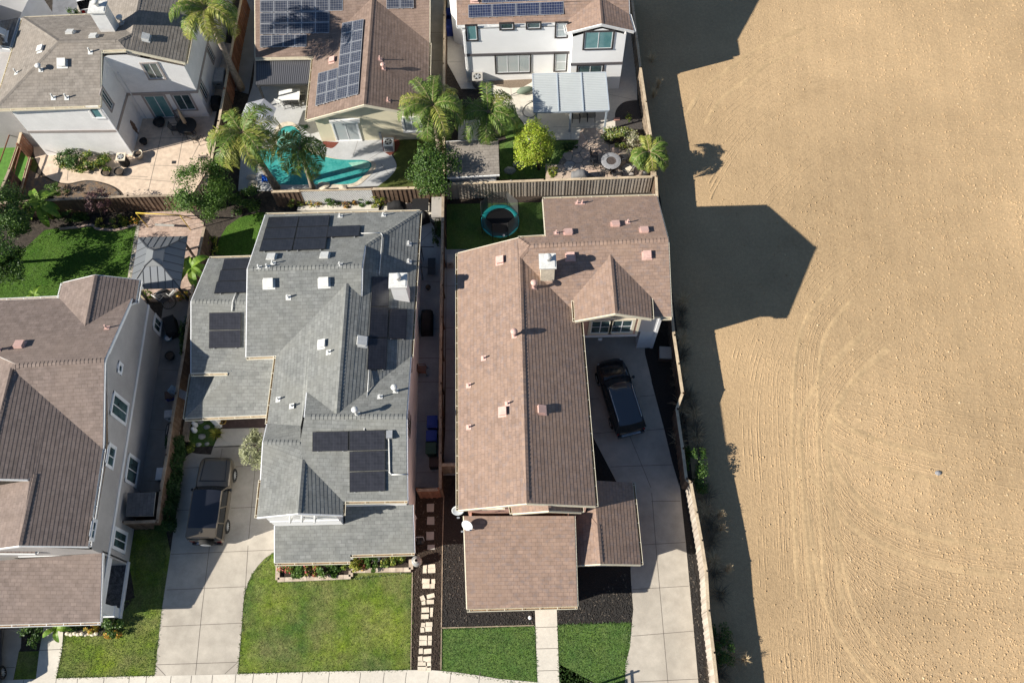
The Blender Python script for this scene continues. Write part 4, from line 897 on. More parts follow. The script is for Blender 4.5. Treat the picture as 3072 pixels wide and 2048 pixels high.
# ---- street side
slab('sidewalk',[(-200,1577),Tj(0,1546),Tj(440,1531),Tj(1215,1511),Tj(1865,1497),Tk(700,1478),Tk(1390,1466),Tk(1560,1467),Tk(1720,1480),Tk(1900,1505),Tk(2091,1536),(1300,1572),(1420,1600),(1700,1602),(1700,1660),(-200,1640)],.06,'concrete_light',
   [(Tj(x,1548-.0262*x),Tj(x-20,1700)) for x in (190,445,612,820,1018,1152,1345,1505,1670,1852)]+[(Tk(x,1484),Tk(x-14,1600)) for x in (162,350,548,755,1000,1185,1358,1535,1708,1935)]+[(Tj(0,1585),Tk(2000,1575))])
slab('road',[(-300,1680),(1800,1650),(1800,2400),(-300,2400)],.01,mat('asphalt',(.055,.055,.056),.9,noise=[(6,.2,None)]))
slab('driveway',[Tj(1215,1511),Tj(1270,1000),Tj(1330,610),Tj(1355,430),Tg(1405,1290),Tg(1430,1100),Tg(1440,1010),Tg(1462,965),Tg(1500,935),Tg(1560,945),Tg(1655,950),Tg(1675,885),Th(372,632),Th(900,620),Th(900,1500),Tk(325,540),Tk(250,590),Tk(190,655),Tk(150,715),Tk(118,780),Tk(95,850),Tk(80,940),Tk(70,1100),Tk(36,1495)],.05,'concrete',
   [(Tj(1535,1502),Tj(1585,1000)),(Tj(1585,1000),Tj(1645,500)),(Tj(1645,500),Th(330,900)),(Th(645,1350),Th(710,640)),(Th(438,640),Th(425,720)),
    (Tj(1225,1424),Tj(1865,1404)),(Tj(1275,1125),Tj(1890,1098)),(Tj(1310,838),Tj(1945,812)),(Tj(1342,560),Tk(330,525)),(Tj(1365,214),Tj(1540,212)),(Tj(1815,198),Tj(2015,190)),(Tg(1440,1055),Tg(1580,1050)),(Tg(1850,1045),Tg(2060,1035)),(Th(640,1400),Tk(95,850)),
    (Tj(1225,1430),Tj(1300,1508)),(Tj(1860,1410),Tj(1765,1495))])
slab('entry_landing',[Th(372,628),Th(440,470),Th(900,455),Th(900,600)],.11,'concrete_light')
slab('left_driveway',[Tj(-300,1548),Tj(-300,1120),Tj(175,1120),Tj(165,1290),Tj(150,1320),Tj(105,1545)],.05,'concrete',[(Tj(-200,1450),Tj(120,1445)),(Tj(40,1120),Tj(0,1450)),(Tj(0,1145),Tj(170,1143))])
slab('left_walkway',[Tj(285,1538),Tj(310,1330),Tj(345,1130),Tj(500,1130),Tj(490,1305),Tj(442,1530)],.055,'concrete_light',[(Tj(305,1312),Tj(485,1303))])
slab('walkway',[Tl(557,1590),Tl(535,985),Tl(520,700),Tl(700,700),Tl(706,985),Tl(727,1590)],.055,'concrete_light',[(Tl(537,1132),Tl(712,1128)),(Tl(548,1300),Tl(718,1295)),(Tl(555,1472),Tl(724,1468))])
slab('long_driveway',[Tl(1240,1590),Tl(1245,1420),Tl(1280,1290),Tl(1297,1090),Tl(1306,990),Tl(1290,800),Tl(1285,690),Tl(1285,500),Ti(1640,1000),Ti(1560,890),Ti(1450,680),Ti(1380,545),Tf(1300,1568),Tf(1260,1200),Tf(1780,1160),Tf(1790,1340),Tf(1845,1560),Ti(1830,80),Ti(1940,490),Ti(2000,740),Ti(2060,940),Tl(1668,0),Tl(1718,480),Tl(1780,1160),Tl(1818,1590)],.05,'concrete',
   [(Tl(1578,1580),Tl(1490,580)),(Tl(1490,580),Tl(1450,80)),(Ti(1835,945),Ti(1675,555)),(Ti(1675,555),Ti(1640,480)),(Tl(1300,1560),Tl(1815,1535)),(Tl(1297,1200),Tl(1778,1160)),(Tl(1300,835),Tl(1740,808)),(Tl(1340,488),Tl(1712,466)),(Ti(1840,1055),Ti(2065,1052)),(Ti(1520,785),Ti(2005,768)),(Ti(1390,525),Ti(1560,510)),(Ti(1800,500),Ti(1940,488)),(Ti(1340,255),Ti(1430,250)),(Ti(1750,235),Ti(1865,225))])
slab('lawn',[Tk(36,1494),Tk(72,1100),Tk(82,940),Tk(97,850),Tk(120,780),Tk(152,715),Tk(192,655),Tk(252,590),Tk(328,540),Tk(345,775),Tk(930,752),Tk(940,700),Tk(1400,706),Tk(1390,1465)],.035,'lawn')
slab('lawn',[Tk(1630,1475),Tk(1635,1145),Tl(0,1128),Tl(532,1118),Tl(540,1320),Tl(553,1590),(1390,1580),(1300,1571),Tk(2085,1534),Tk(1900,1503),Tk(1720,1478)],.035,'lawn_dark')
slab('lawn',[Tl(715,1112),Tl(1292,1095),Tl(1280,1295),Tl(1246,1418),Tl(1238,1590),Tl(728,1590)],.035,'lawn_dark')
slab('lawn',[Tj(443,1528),Tj(490,1305),Tj(512,1190),Tj(800,1200),Tj(1060,900),Tj(1010,600),Tj(1060,370),Tj(1300,365),Tj(1340,560),Tj(1268,1000),Tj(1213,1510)],.035,'lawn')
slab('lawn',[Tj(110,1543),Tj(150,1322),Tj(308,1318),Tj(282,1538)],.035,'lawn')
# bark mulch beds and edging
slab('mulch_bed',[Tk(1395,1466),Tk(1402,706),Tk(1405,560),Tk(1440,110),Tk(1650,110),Tk(1640,480),Tk(1626,1466)],.03,'mulch_brown')
slab('mulch_bed',[Tk(1630,1140),Tk(1644,480),Tk(1652,100),Ti(318,850),Ti(420,1165),Ti(1500,1300),Tl(1290,600),Tl(1290,800),Tl(1304,995),Tl(1294,1092),Tl(712,1108),Tl(530,1115),Tl(0,1124)],.028,'mulch')
slab('mulch_bed',[Tl(1820,1590),Tl(1782,1160),Tl(1720,480),Tl(1670,0),Ti(2062,940),Ti(1942,490),Ti(1832,80),Tf(1847,1560),Tf(1792,1340),Tf(1860,1100),Tf(2020,1300),Ti(2060,300),Ti(2120,900),Tl(1780,300),Tl(1850,900),Tl(1880,1590)],.026,'mulch')
slab('mulch_bed',[Ti(1375,545),Ti(1450,680),Ti(1560,890),Ti(1400,890)],.026,'mulch')
for a,b in ((Tk(1392,1464),Tk(1404,700)),(Tk(1628,1464),Tk(1640,480)),(Tk(1640,480),Tk(1650,110)),(Tk(1630,1136),Tl(528,1116))):
    mb=MB(); mb.bar(at(a,.04),at(b,.04),.05,.07); tag(mb.build('edging_board',[M['wood']]),'thin wooden board edging a bark mulch bed','edging','bed edging boards')
# planter bed with stone edging in front of the grey roofed house
slab('planting_bed',[Tk(352,770),Tk(352,600),Tk(1400,560),Tk(1402,698),Tk(935,706),Tk(930,748)],.045,'mulch_brown')
def wall_of_blocks(pts,label,h=.16,w=.24,step=.42):
    X=[at(p,0) for p in pts]; mb=MB()
    for a,b in zip(X,X[1:]):
        d=b-a; L=np.linalg.norm(d); d/=L; n=max(1,round(L/step)); rz=math.atan2(d[1],d[0])
        for i in range(n):
            c=a+d*L*(i+.5)/n; mb.box((c[0],c[1],.03+h/2),(L/n-.012,w,h),rz,i%2)
    return tag(mb.build('block_edging',[mat('tan_block',(.46,.37,.29),.9,noise=[(4,.2,None)]),mat('pale_tan_block',(.54,.45,.36),.9,noise=[(4,.2,None)])]),label,'edging')
wall_of_blocks([Tk(357,600),Tk(352,762),Tk(925,738),Tk(925,690),Tk(1395,682),Tk(1395,600)],'low tan block edging round the flower bed beside the front lawn')
# side yards
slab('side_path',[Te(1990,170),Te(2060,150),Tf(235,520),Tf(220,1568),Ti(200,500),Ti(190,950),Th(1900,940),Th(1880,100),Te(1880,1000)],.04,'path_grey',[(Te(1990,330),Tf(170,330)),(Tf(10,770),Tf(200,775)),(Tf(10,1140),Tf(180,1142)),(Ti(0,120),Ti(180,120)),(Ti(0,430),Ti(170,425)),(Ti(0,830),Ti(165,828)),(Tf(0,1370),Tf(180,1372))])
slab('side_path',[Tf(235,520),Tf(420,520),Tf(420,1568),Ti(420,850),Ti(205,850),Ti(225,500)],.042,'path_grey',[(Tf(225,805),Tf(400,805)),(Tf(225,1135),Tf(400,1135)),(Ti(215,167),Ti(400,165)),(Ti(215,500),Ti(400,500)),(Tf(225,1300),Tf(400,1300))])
slab('lawn',[Tf(235,110),Tf(1010,90),Tf(1010,430),Tf(800,440),Tf(420,540),Tf(236,520)],.03,'lawn_dark')
slab('planting_strip',[Tf(240,100),Tf(1010,78),Tf(1010,150),Tf(240,165)],.034,'mulch_brown')
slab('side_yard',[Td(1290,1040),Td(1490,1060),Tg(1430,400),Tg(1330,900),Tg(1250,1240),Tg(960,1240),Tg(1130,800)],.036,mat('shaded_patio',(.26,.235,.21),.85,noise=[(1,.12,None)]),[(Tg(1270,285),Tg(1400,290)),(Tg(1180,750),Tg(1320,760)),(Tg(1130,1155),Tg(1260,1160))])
# back yard of the grey roofed house
slab('lawn',[Td(1690,690),Td(1720,570),Td(1780,470),Td(1880,400),Td(2040,360),Te(860,100),Te(640,450)],.036,'lawn_bright')
slab('white_ledge',[Te(1028,95),Te(1040,62),Te(1600,45),Te(1670,50),Te(1665,90)],.25,'concrete_light')
slab('patio',[Te(1665,110),Te(1690,55),Te(1740,0),Tf(205,0),Tf(200,285),Te(1990,180)],.05,'concrete_light')
# lawn of the house at the left edge
slab('lawn',[Td(350,500),Td(480,480),Td(620,470),Td(720,470),Td(790,500),Td(900,503),Td(1000,490),Td(1075,460),Td(1045,620),Td(1010,870),Td(1000,1060),Td(-300,1060),Td(-300,700),Td(200,640)],.036,'lawn_bright')
slab('paver_patio',[Td(1080,450),Td(1130,360),Td(1480,345),Td(1600,440),Td(1580,640),Td(1500,1060),Td(1000,1060),Td(1015,870)],.05,'paver')
slab('paver_border',[Td(1072,455),Td(1100,450),Td(1030,880),Td(1002,880)],.055,'concrete')
# back yard of the white house at top left
slab('tan_patio',curve([Ta(265,1130),Ta(270,1210),Ta(300,1290),Ta(345,1365),Ta(430,1420),Ta(540,1440),Ta(680,1415),Ta(800,1430),Ta(900,1465),Ta(960,1510),Ta(985,1560)],4)+[Ta(1500,1545),Ta(1640,1320),Ta(1660,1060),Ta(1700,880),Ta(1790,640),Ta(1830,350),Ta(1500,300),Ta(300,900)],.05,'patio_tan',
   [(Ta(1290,960),Ta(1165,1500)),(Ta(1440,1060),Ta(1360,1500)),(Ta(1110,1090),Ta(1480,1085)),(Ta(1180,1300),Ta(1640,1310)),(Ta(540,1300),Ta(530,1420)),(Ta(980,1400),Ta(1380,1430)),(Ta(820,1380),Ta(1160,1390)),(Ta(1600,1060),Ta(1380,1500))])
slab('turf',[Ta(-300,1170),Ta(110,1150),Ta(240,1250),Ta(160,1500),Ta(100,1570),Ta(-300,1560)],.04,'turf')
slab('turf',[Ta(245,1220),Ta(300,1290),Ta(270,1390),Ta(205,1390)],.044,'turf_olive')
slab('left_patio',[Ta(-300,860),Ta(130,870),Ta(200,950),Ta(110,1150),Ta(-300,1170)],.03,'patio_grey')
slab('planting_bed',curve([Ta(230,1330),Ta(340,1390),Ta(430,1430),Ta(540,1452),Ta(690,1425),Ta(800,1442),Ta(890,1475),Ta(940,1520)],4)+[Ta(940,1560),Ta(150,1540)],.054,mat('pebble_bed',(.07,.065,.065),.9,noise=[(3,.9,(.30,.17,.075)),(25,.7,(.16,.14,.12))],bump=[(20,1,.04)]))
# pool yard
slab('pool_deck',curve([Tb(350,900),Tb(380,780),Tb(420,640),Tb(430,440)],3)+[Tb(900,420),Tb(960,900),Tb(1420,1090)]+curve([Tb(1440,1170),Tb(1500,1215),Tb(1540,1290),Tb(1530,1340),Tb(1480,1400),Tb(1400,1460)],5)+[Tb(600,1500),Tb(300,1500)],.05,'patio_grey',
   [(Tb(1240,1105),Tb(1200,1230)),(Tb(1440,1185),Tb(1330,1250)),(Tb(690,850),Tb(690,740)),(Tb(760,850),Tb(860,790)),(Tb(1310,1430),Tb(1430,1330)),(Tb(1490,1380),Tb(1420,1290))],jw=.02)
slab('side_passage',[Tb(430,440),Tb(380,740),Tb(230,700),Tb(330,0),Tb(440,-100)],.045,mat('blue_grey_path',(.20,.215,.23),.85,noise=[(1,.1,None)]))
slab('turf',[Tb(1390,1470),Tb(1480,1405),Tb(1532,1340),Tb(1545,1290),Tb(1520,1220),Tb(1540,1100),Tb(1920,1100),Tb(1920,1460)],.045,'turf_olive')
slab('bark_patch',[Tb(1425,1120),Tb(1440,1190),Tb(1490,1225),Tb(1545,1185),Tb(1570,1130),Tb(1560,1100),Tb(1430,1100)],.056,'red_wood')
slab('bark_patch',curve([Tb(960,1110),Tb(980,1150),Tb(1040,1165),Tb(1090,1120)],4),.056,'red_wood')
pool=curve([Tb(395,1170),Tb(500,1180),Tb(600,1150),Tb(610,1060),Tb(660,1000),Tb(740,1000),Tb(790,1060),Tb(790,1140),Tb(860,1200),Tb(1000,1240),Tb(1120,1258),Tb(1290,1262),Tb(1345,1290),Tb(1325,1340),Tb(1265,1400),Tb(1190,1445),Tb(1040,1450),Tb(610,1452),Tb(560,1400),Tb(500,1330),Tb(400,1260),Tb(395,1170)],4)
c=np.mean(np.array(pool),0)
cop=[tuple(np.array(p)+(np.array(p)-c)/np.linalg.norm(np.array(p)-c)*11) for p in pool]
slab('pool_coping',cop,.075,'coping'); slab('pool_water',pool,.085,'pool')
slab('pool_steps',curve([Tb(1165,1282),Tb(1290,1272),Tb(1335,1292),Tb(1310,1325),Tb(1215,1322),Tb(1165,1282)],4),.089,'pool_shelf')
slab('pool_steps',curve([Tb(600,1130),Tb(680,1130),Tb(745,1090),Tb(760,1040),Tb(778,1070),Tb(755,1120),Tb(700,1160),Tb(620,1165),Tb(600,1130)],4),.089,'pool_shelf')
slab('pool_steps',curve([Tb(610,1110),Tb(640,1060),Tb(690,1040),Tb(720,1060),Tb(700,1095),Tb(650,1115),Tb(610,1110)],4),.089,'pool_shelf')
slab('pool_ledge',[Tb(360,1335),Tb(560,1310),Tb(640,1450),Tb(1025,1440),Tb(1030,1475),Tb(380,1500)],.08,'patio_grey')
# garden of the bright white house
slab('beige_side_path',[Tc(345,-100),Tc(340,1090),Tc(205,1090),Tc(230,0)],.04,'concrete',[(Tc(230,480),Tc(340,478)),(Tc(235,260),Tc(345,258)),(Tc(225,700),Tc(340,700))])
slab('concrete_patio',[Tc(372,-100),Tc(372,500),Tc(480,700),Tc(640,700),Tc(700,830)]+curve([Tc(840,845),Tc(890,880),Tc(940,930),Tc(985,1000),Tc(1000,1100)],4)+[Tc(1200,1100),Tc(1560,1095)]+curve([Tc(1630,1015),Tc(1675,1000),Tc(1690,980),Tc(1685,900),Tc(1710,840),Tc(1770,800),Tc(1860,788)],4)+[Tc(1850,300),Tc(1790,-100)],.05,'concrete_light',
   [(Tc(1640,745),Tc(1850,790)),(Tc(690,680),Tc(640,740)),(Tc(870,700),Tc(875,830)),(Tc(380,490),Tc(480,490)),(Tc(1340,900),Tc(1340,1095)),(Tc(1530,900),Tc(1525,1090)),(Tc(1200,1000),Tc(1560,1000))],jw=.02)
slab('rock_bed',[Tc(690,640),Tc(1040,625),Tc(1030,650),Tc(960,690),Tc(860,695),Tc(760,680)],.06,mat('brown_rock',(.16,.12,.09),.9,noise=[(22,.8,(.28,.22,.16))],bump=[(16,1,.05)]))
slab('bark_bed',curve([Tc(1688,1000),Tc(1688,920),Tc(1700,860),Tc(1740,815),Tc(1790,798),Tc(1865,792)],4)+[Tc(1905,1020),Tc(1700,1010)],.058,mat('black_bark',(.04,.036,.036),.95,noise=[(28,.7,(.10,.09,.085))],bump=[(20,1,.05)]))
slab('lawn',[Tc(840,1100),Tc(700,850),Tc(830,845),Tc(900,890),Tc(985,1000),Tc(1010,1100),Tc(1200,1105),Tc(1420,1105),Tc(1380,1170),Tc(1240,1280),Tc(1225,1400),Tc(780,1410),Tc(780,1120)],.044,'lawn_dark')
slab('flagstone_patio',curve([Tc(1238,1300),Tc(1262,1250),Tc(1340,1170),Tc(1430,1110),Tc(1560,1096),Tc(1700,1160),Tc(1790,1200),Tc(1830,1250)],4)+[Tc(1960,1250),Tc(1960,1380),Tc(1250,1398)],.05,mat('flagstone_grout',(.20,.165,.135),.9,noise=[(8,.3,None)]))
# irregular flagstones
cells=[]; poly=P2(curve([Tc(1243,1300),Tc(1266,1252),Tc(1342,1175),Tc(1432,1115),Tc(1555,1100),Tc(1698,1166),Tc(1785,1205),Tc(1825,1255)],3)+[Tc(1950,1255),Tc(1950,1378),Tc(1254,1393)])
xs_=[p[0] for p in poly]; ys_=[p[1] for p in poly]; rg=random.Random(5); seeds=[]
for k in range(900):
    p=(rg.uniform(min(xs_),max(xs_)),rg.uniform(min(ys_),max(ys_)))
    if all(math.dist(p,q)>.58 for q in seeds): seeds.append(p)
mb=MB()
for s in seeds:
    if not inpoly(s[0],s[1],poly): continue
    cell=[np.array((s[0]+dx,s[1]+dy)) for dx,dy in ((-1,-1),(1,-1),(1,1),(-1,1))]
    for q in seeds:
        if q is s or math.dist(q,s)>2.2: continue
        mid=np.array([(s[0]+q[0])/2,(s[1]+q[1])/2]); d=np.array([q[0]-s[0],q[1]-s[1]]); d/=np.linalg.norm(d); out=[]
        for i in range(len(cell)):
            a,b=cell[i],cell[(i+1)%len(cell)]; da=(a-mid)@d+.022; db=(b-mid)@d+.022
            if da<=0: out.append(a)
            if da*db<0: out.append(a+(b-a)*(da/(da-db)))
        cell=out
        if len(cell)<3: break
    if len(cell)>=3: mb.prism([tuple(c) for c in cell],.04,.062+rg.uniform(0,.008),rg.choice((0,0,0,1,2)))
tag(mb.build('flagstones',[M['flag'],mat('pink_flagstone',(.50,.37,.29),.8,noise=[(5,.15,None)]),mat('grey_flagstone',(.36,.33,.31),.8,noise=[(5,.15,None)])]),kind='structure')
slab('shed_pad',[Tc(460,945),Tc(630,945),Tc(632,1100),Tc(455,1100)],.06,'concrete_light',[(Tc(512,945),Tc(508,1100))])
slab('dark_strip',[Tc(360,1400),Tc(2000,1375),Tc(2005,1480),Tc(350,1520)],.02,'mulch_brown')
slab('alley',[Ta(420,-100),Ta(800,-100),Ta(790,120),Ta(410,130)],.04,mat('dark_paving',(.17,.175,.19),.85,noise=[(2,.15,None)]))
slab('street_side_concrete',[Ta(640,-200),Ta(1000,-200),Ta(790,120),Ta(600,120)],.044,'concrete')
# ---- ridges and clods of the worked field
tr=MB(); rgf=random.Random(3)
def ridges(pts,n,sp,h,w,jit=.05,n_=22):
    px=curve(pts,n_); X=[at(p,0) for p in px]
    for k in range(n):
        off=(k-(n-1)/2)*sp+rgf.uniform(-jit,jit); L=[]
        for i,p in enumerate(X):
            d=X[min(i+1,len(X)-1)]-X[max(i-1,0)]; d/=np.linalg.norm(d); nn=np.array([-d[1],d[0],0])
            q=p+nn*(off+rgf.uniform(-.008,.008)); L.append((q,nn))
        for (a,na),(b,nb) in zip(L,L[1:]):
            if a[0]<13.2 : continue
            hh=.006+.24*h*rgf.uniform(.6,1.3); za=gz(a[0],a[1]); zb=gz(b[0],b[1])
            A=[a-na*w/2+(0,0,za-.02),a+(0,0,za+hh),a+na*w/2+(0,0,za-.02)]; Bq=[b-nb*w/2+(0,0,zb-.02),b+(0,0,zb+hh),b+nb*w/2+(0,0,zb-.02)]
            tr.poly([A[0],A[1],Bq[1],Bq[0]]); tr.poly([A[1],A[2],Bq[2],Bq[1]])
ridges([Fd(1070,2120),Fd(1035,1640),Fd(1000,1300),Fd(982,1080),Fd(972,900),Fd(965,720),Fd(1010,590),Fd(1090,460),Fd(1190,345),Fd(1310,245)],5,.22,.035,.17)
ridges([Fd(985,2120),Fd(955,1640),Fd(940,1300),Fd(925,900),Fd(925,600),Fd(938,350),Fd(985,170),Fd(1120,0),Fu(1230,1450),Fu(1420,1340)],4,.2,.03,.16)
ridges([Fd(1015,690),Fd(1130,775),Fd(1300,855),Fd(1500,910),Fd(1650,945)],6,.22,.03,.17)
ridges([Fd(990,890),Fd(1030,975),Fd(1100,1080),Fd(1200,1190),Fd(1340,1280),Fd(1600,1380),Fd(2000,1440),Fd(2200,1450)],7,.22,.035,.17)
ridges([Fd(1000,1000),Fd(1040,1120),Fd(1120,1250),Fd(1260,1370),Fd(1500,1500),Fd(1700,1580)],8,.3,.025,.2)
ridges([Fd(985,1080),Fd(1020,1240),Fd(1080,1370),Fd(1170,1490),Fd(1290,1640)],6,.24,.035,.18)
ridges([Fb(1000,100),Fb(1060,500),Fb(1150,850),Fb(1300,1100),Fb(1500,1330)],5,.35,.02,.2)
ridges([Fu(330,650),Fu(420,510),Fu(560,400),Fu(700,300),Fu(950,190),Fu(1200,130)],5,.26,.022,.18)
ridges([Fu(375,1110),Fu(420,1000),Fu(560,780),Fu(720,620),Fu(950,500),Fu(1150,440)],3,.3,.03,.2)
ridges([Fu(680,1110),Fu(800,970),Fu(1000,820),Fu(1200,750)],3,.3,.028,.2)
ridges([Fu(350,760),Fu(480,620),Fu(620,510),Fu(800,400)],4,.3,.018,.2)
ridges([Fu(930,1560),Fu(1020,1450),Fu(1180,1340),Fu(1400,1250)],6,.3,.025,.2)
ridges([Fd(760,2120),Fd(720,1640),Fd(690,1100),Fd(665,700),Fd(690,430),Fd(760,200)],16,.27,.016,.16,.07)
ridges([Fd(920,2120),Fd(880,1640),Fd(860,1100),Fd(830,650),Fd(830,350)],12,.26,.016,.16,.07)
ridges([Fd(1010,860),Fd(1060,960),Fd(1150,1080),Fd(1260,1170),Fd(1400,1230),Fd(1660,1320),Fd(2100,1380)],9,.3,.022,.2)
ridges([Fd(1000,960),Fd(1050,1100),Fd(1140,1240),Fd(1290,1370),Fd(1540,1480),Fd(2000,1560)],12,.32,.02,.2)
ridges([Fb(1010,200),Fb(1090,560),Fb(1220,900),Fb(1400,1150),Fb(1600,1340)],12,.34,.02,.2)
ridges([Fu(340,900),Fu(480,720),Fu(640,580),Fu(820,470),Fu(1100,380),Fu(1500,330)],7,.42,.018,.22)
ridges([Fu(760,1100),Fu(900,960),Fu(1100,850),Fu(1500,760),Fu(2000,740)],9,.5,.016,.24)
ridges([Fd(420,0),Fd(400,300),Fd(430,700),Fd(440,1100)],3,.5,.02,.2)
ridges([Fd(1020,640),Fd(1300,700),Fd(1700,830),Fd(2100,900)],9,.55,.018,.25,.12)
ridges([Fd(1100,430),Fd(1500,560),Fd(2100,640)],8,.6,.018,.25,.12)
struct('field_furrows',tr,[dm])
bd=MB()
def band_track(pts,w,off=0):
    X=[at(p,0) for p in curve(pts,8)]; rows=[]
    for i,p in enumerate(X):
        d=X[min(i+1,len(X)-1)]-X[max(i-1,0)]; d/=np.linalg.norm(d); nn=np.array([-d[1],d[0],0]); ww=w*rgf.uniform(.8,1.2)
        a=p+nn*(off-ww/2); b=p+nn*(off+ww/2); m=p+nn*off
        rows.append([np.array([q[0],q[1],gz(q[0],q[1])+hh]) for q,hh in ((a,.004),(m,.016),(b,.004))])
    for r,s in zip(rows,rows[1:]):
        for j in (0,1): bd.poly([r[j],r[j+1],s[j+1],s[j]],0,sm=True)
for off in (-.8,.8): band_track([Fd(1035,1640),Fd(1000,1300),Fd(982,1080),Fd(972,900),Fd(965,720),Fd(1010,590),Fd(1090,460),Fd(1190,345),Fd(1310,245)],.42,off)
for off in (-.7,.8):
    band_track([Fd(1015,690),Fd(1130,775),Fd(1300,855),Fd(1500,910),Fd(1650,945)],.4,off); band_track([Fd(990,890),Fd(1030,975),Fd(1100,1080),Fd(1200,1190),Fd(1340,1280),Fd(1600,1380),Fd(2000,1440)],.45,off)
    band_track([Fb(1000,100),Fb(1060,500),Fb(1150,850),Fb(1300,1100),Fb(1500,1330)],.35,off); band_track([Fu(330,650),Fu(420,510),Fu(560,400),Fu(700,300),Fu(950,190)],.35,off); band_track([Fd(955,1640),Fd(940,1300),Fd(925,900),Fd(925,600),Fd(938,350),Fd(985,170),Fd(1120,0)],.3,off)
struct('tyre_tracks',bd,[mat('pressed_soil',(.462,.331,.19),.95,spec=.08,noise=[(.3,.08,None),(4,.12,None),(22,.15,None)],bump=[(9,.4,.03)])])
cl=MB()
def clod(c,r,m=0):
    n=len(cl.v); k=rgf.randint(4,6)
    for j in range(k):
        t=2*PI*j/k+rgf.uniform(-.3,.3); cl.v.append((c[0]+r*rgf.uniform(.7,1.3)*math.cos(t),c[1]+r*rgf.uniform(.7,1.3)*math.sin(t),c[2]-.02))
    cl.v.append((c[0]+rgf.uniform(-.3,.3)*r,c[1]+rgf.uniform(-.3,.3)*r,c[2]+r*rgf.uniform(.35,.75)))
    for j in range(k): cl.f.append((n+j,n+(j+1)%k,n+k)); cl.m.append(m); cl.uv.append(None); cl.sm.append(False)
k=0
while k<26000:
    px=(rgf.uniform(1560,2360),rgf.uniform(-5,1575)); X=at(px,0)
    if X[0]<13.3+0.02*X[1]: continue
    dens=.12+.88*min(1,max(0,(px[0]-1720)/420))
    dens*=.5+.5*math.sin(X[0]*.5+1.7*math.sin(X[1]*.21))**2
    if rgf.random()>dens: continue
    k+=1; r=rgf.choice((.03,.035,.04,.045,.05,.06,.07,.09))*rgf.uniform(.8,1.2)
    clod((X[0],X[1],gz(X[0],X[1])),r,1 if rgf.random()<.025 else 0)
tag(cl.build('soil_clods',[dm,mat('pale_straw',(.52,.40,.25),.9)]),kind='stuff')
# ------------------------------------------------------------------ fences
def fence(pts, label, m='wood', capm='wood_pale', ztop=1.8, side=1, board=.15, post=2.45, lattice=False):
    """pts: pixels of the top rail"""
    X=[at(p,ztop) for p in pts]; T=thing('fence',label,'fence',(X[0][0],X[0][1],0))
    bb=MB(); rg=random.Random(int(abs(X[0][0]*100)+abs(X[0][1]*37)))
    for a,b in zip(X,X[1:]):
        d=np.array([b[0]-a[0],b[1]-a[1],0]); L=np.linalg.norm(d); d/=L; n=np.array([-d[1],d[0],0])*side; rz=math.atan2(d[1],d[0])
        k=int(L/board)
        for i in range(k):
            c=a+d*(L*(i+.5)/k)+n*(.02 if i%2 else .052)+n*rg.uniform(-.008,.008); h=ztop-.06+rg.uniform(-.02,.005)
            bb.box((c[0],c[1],h/2+.02),(L/k*(1.3 if i%2 else .84),.02,h),rz+rg.uniform(-.03,.03),rg.choice((0,0,1)))
        rb=MB(); zz=np.array([0,0,1.])
        for z in (.35,1.45): rb.bar(a*[1,1,0]+zz*z-n*.02,b*[1,1,0]+zz*z-n*.02,.04,.09)
        rb.build('rail',[M[m]],T)
        cb=MB(); cb.bar(a*[1,1,0]+zz*(ztop-.005),b*[1,1,0]+zz*(ztop-.005),.17,.045); cb.build('top_cap',[M[capm]],T)
        ns=max(1,round(L/post))
        for i in range(ns+1):
            c=a+d*(L*i/ns)-n*.05; pb=MB(); pb.box((c[0],c[1],(ztop+.04)/2),(.1,.1,ztop+.04),rz); pb.build('post',[M[m]],T)
    bb.build('boards',[M[m],M[m+'_b']],T)
    return T
M['wood_b']=mat('weathered_wood_dark',(.24,.185,.135),.85,noise=[(2,.25,None),(18,.2,None)])
M['wood_dark_b']=mat('dark_fence_wood_worn',(.17,.115,.08),.9,noise=[(2,.3,None)])
M['wood_red_b']=mat('red_brown_fence_worn',(.26,.13,.08),.9,noise=[(2,.2,None)])
M['wood_grey_b']=mat('grey_fence_worn',(.47,.42,.36),.85,noise=[(2,.3,(.25,.2,.16))])
fence([(1021,423),(1250,414),(1498,406)],'weathered fence behind the trampoline with pale grey slats','wood_grey','wood_pale',side=-1,board=.105)  # slats use the paler grey wood
fence([Tc(1806,-120),Tc(1885,530),Tc(1925,800),Tc(1968,1080),(1505,405)],'boundary fence beside the bright white house and its fire table patio','wood','wood_pale',side=-1)
fence([(1507,406),Tf(1885,120),Tf(1975,700),Tt(1690,590),Tt(1762,1070),Tt(1835,1560),Ti(2040,330),Ti(2085,640),Ti(2115,880),Tl(1757,0)],'dark boundary fence between the long driveway and the ploughed field','wood_dark','wood_pale',side=-1)
fence([Tl(1757,0),Tl(1800,230),Tl(1840,450),Tl(1878,690),Tl(1895,1000),Tl(1935,1330),Tl(1965,1600),Tl(2000,1950)],'pale grey boundary fence leaning beside the sunny end of the driveway','wood_grey','wood_pale',side=-1)  # this run has pale grey boards, the run before it dark ones
fence([Tf(207,70),Tf(195,800),Tf(185,1568),Ti(185,960)],'tall brown fence in the shaded gap between grey and pinkish brown roofs','wood_dark','wood',side=-1)
fence([Ti(2,965),Ti(170,960)],'brown gate panel closing the side path by the bark strip','wood_red','wood',side=-1)
fence([Ti(192,768),Ti(310,764)],'short slatted gate beside the pinkish brown house wall','wood','wood_pale',side=-1)
fence([Tc(352,-60),Tc(346,500),Tc(342,1090),Tc(345,1470)],'narrow fence between the solar house path and the shed garden','wood_dark','wood_pale',side=1)
fence([Tb(560,1503),Tb(780,1497)],'short fence stretch behind the pool hidden by the citrus tree','wood_dark','wood_pale',side=-1)
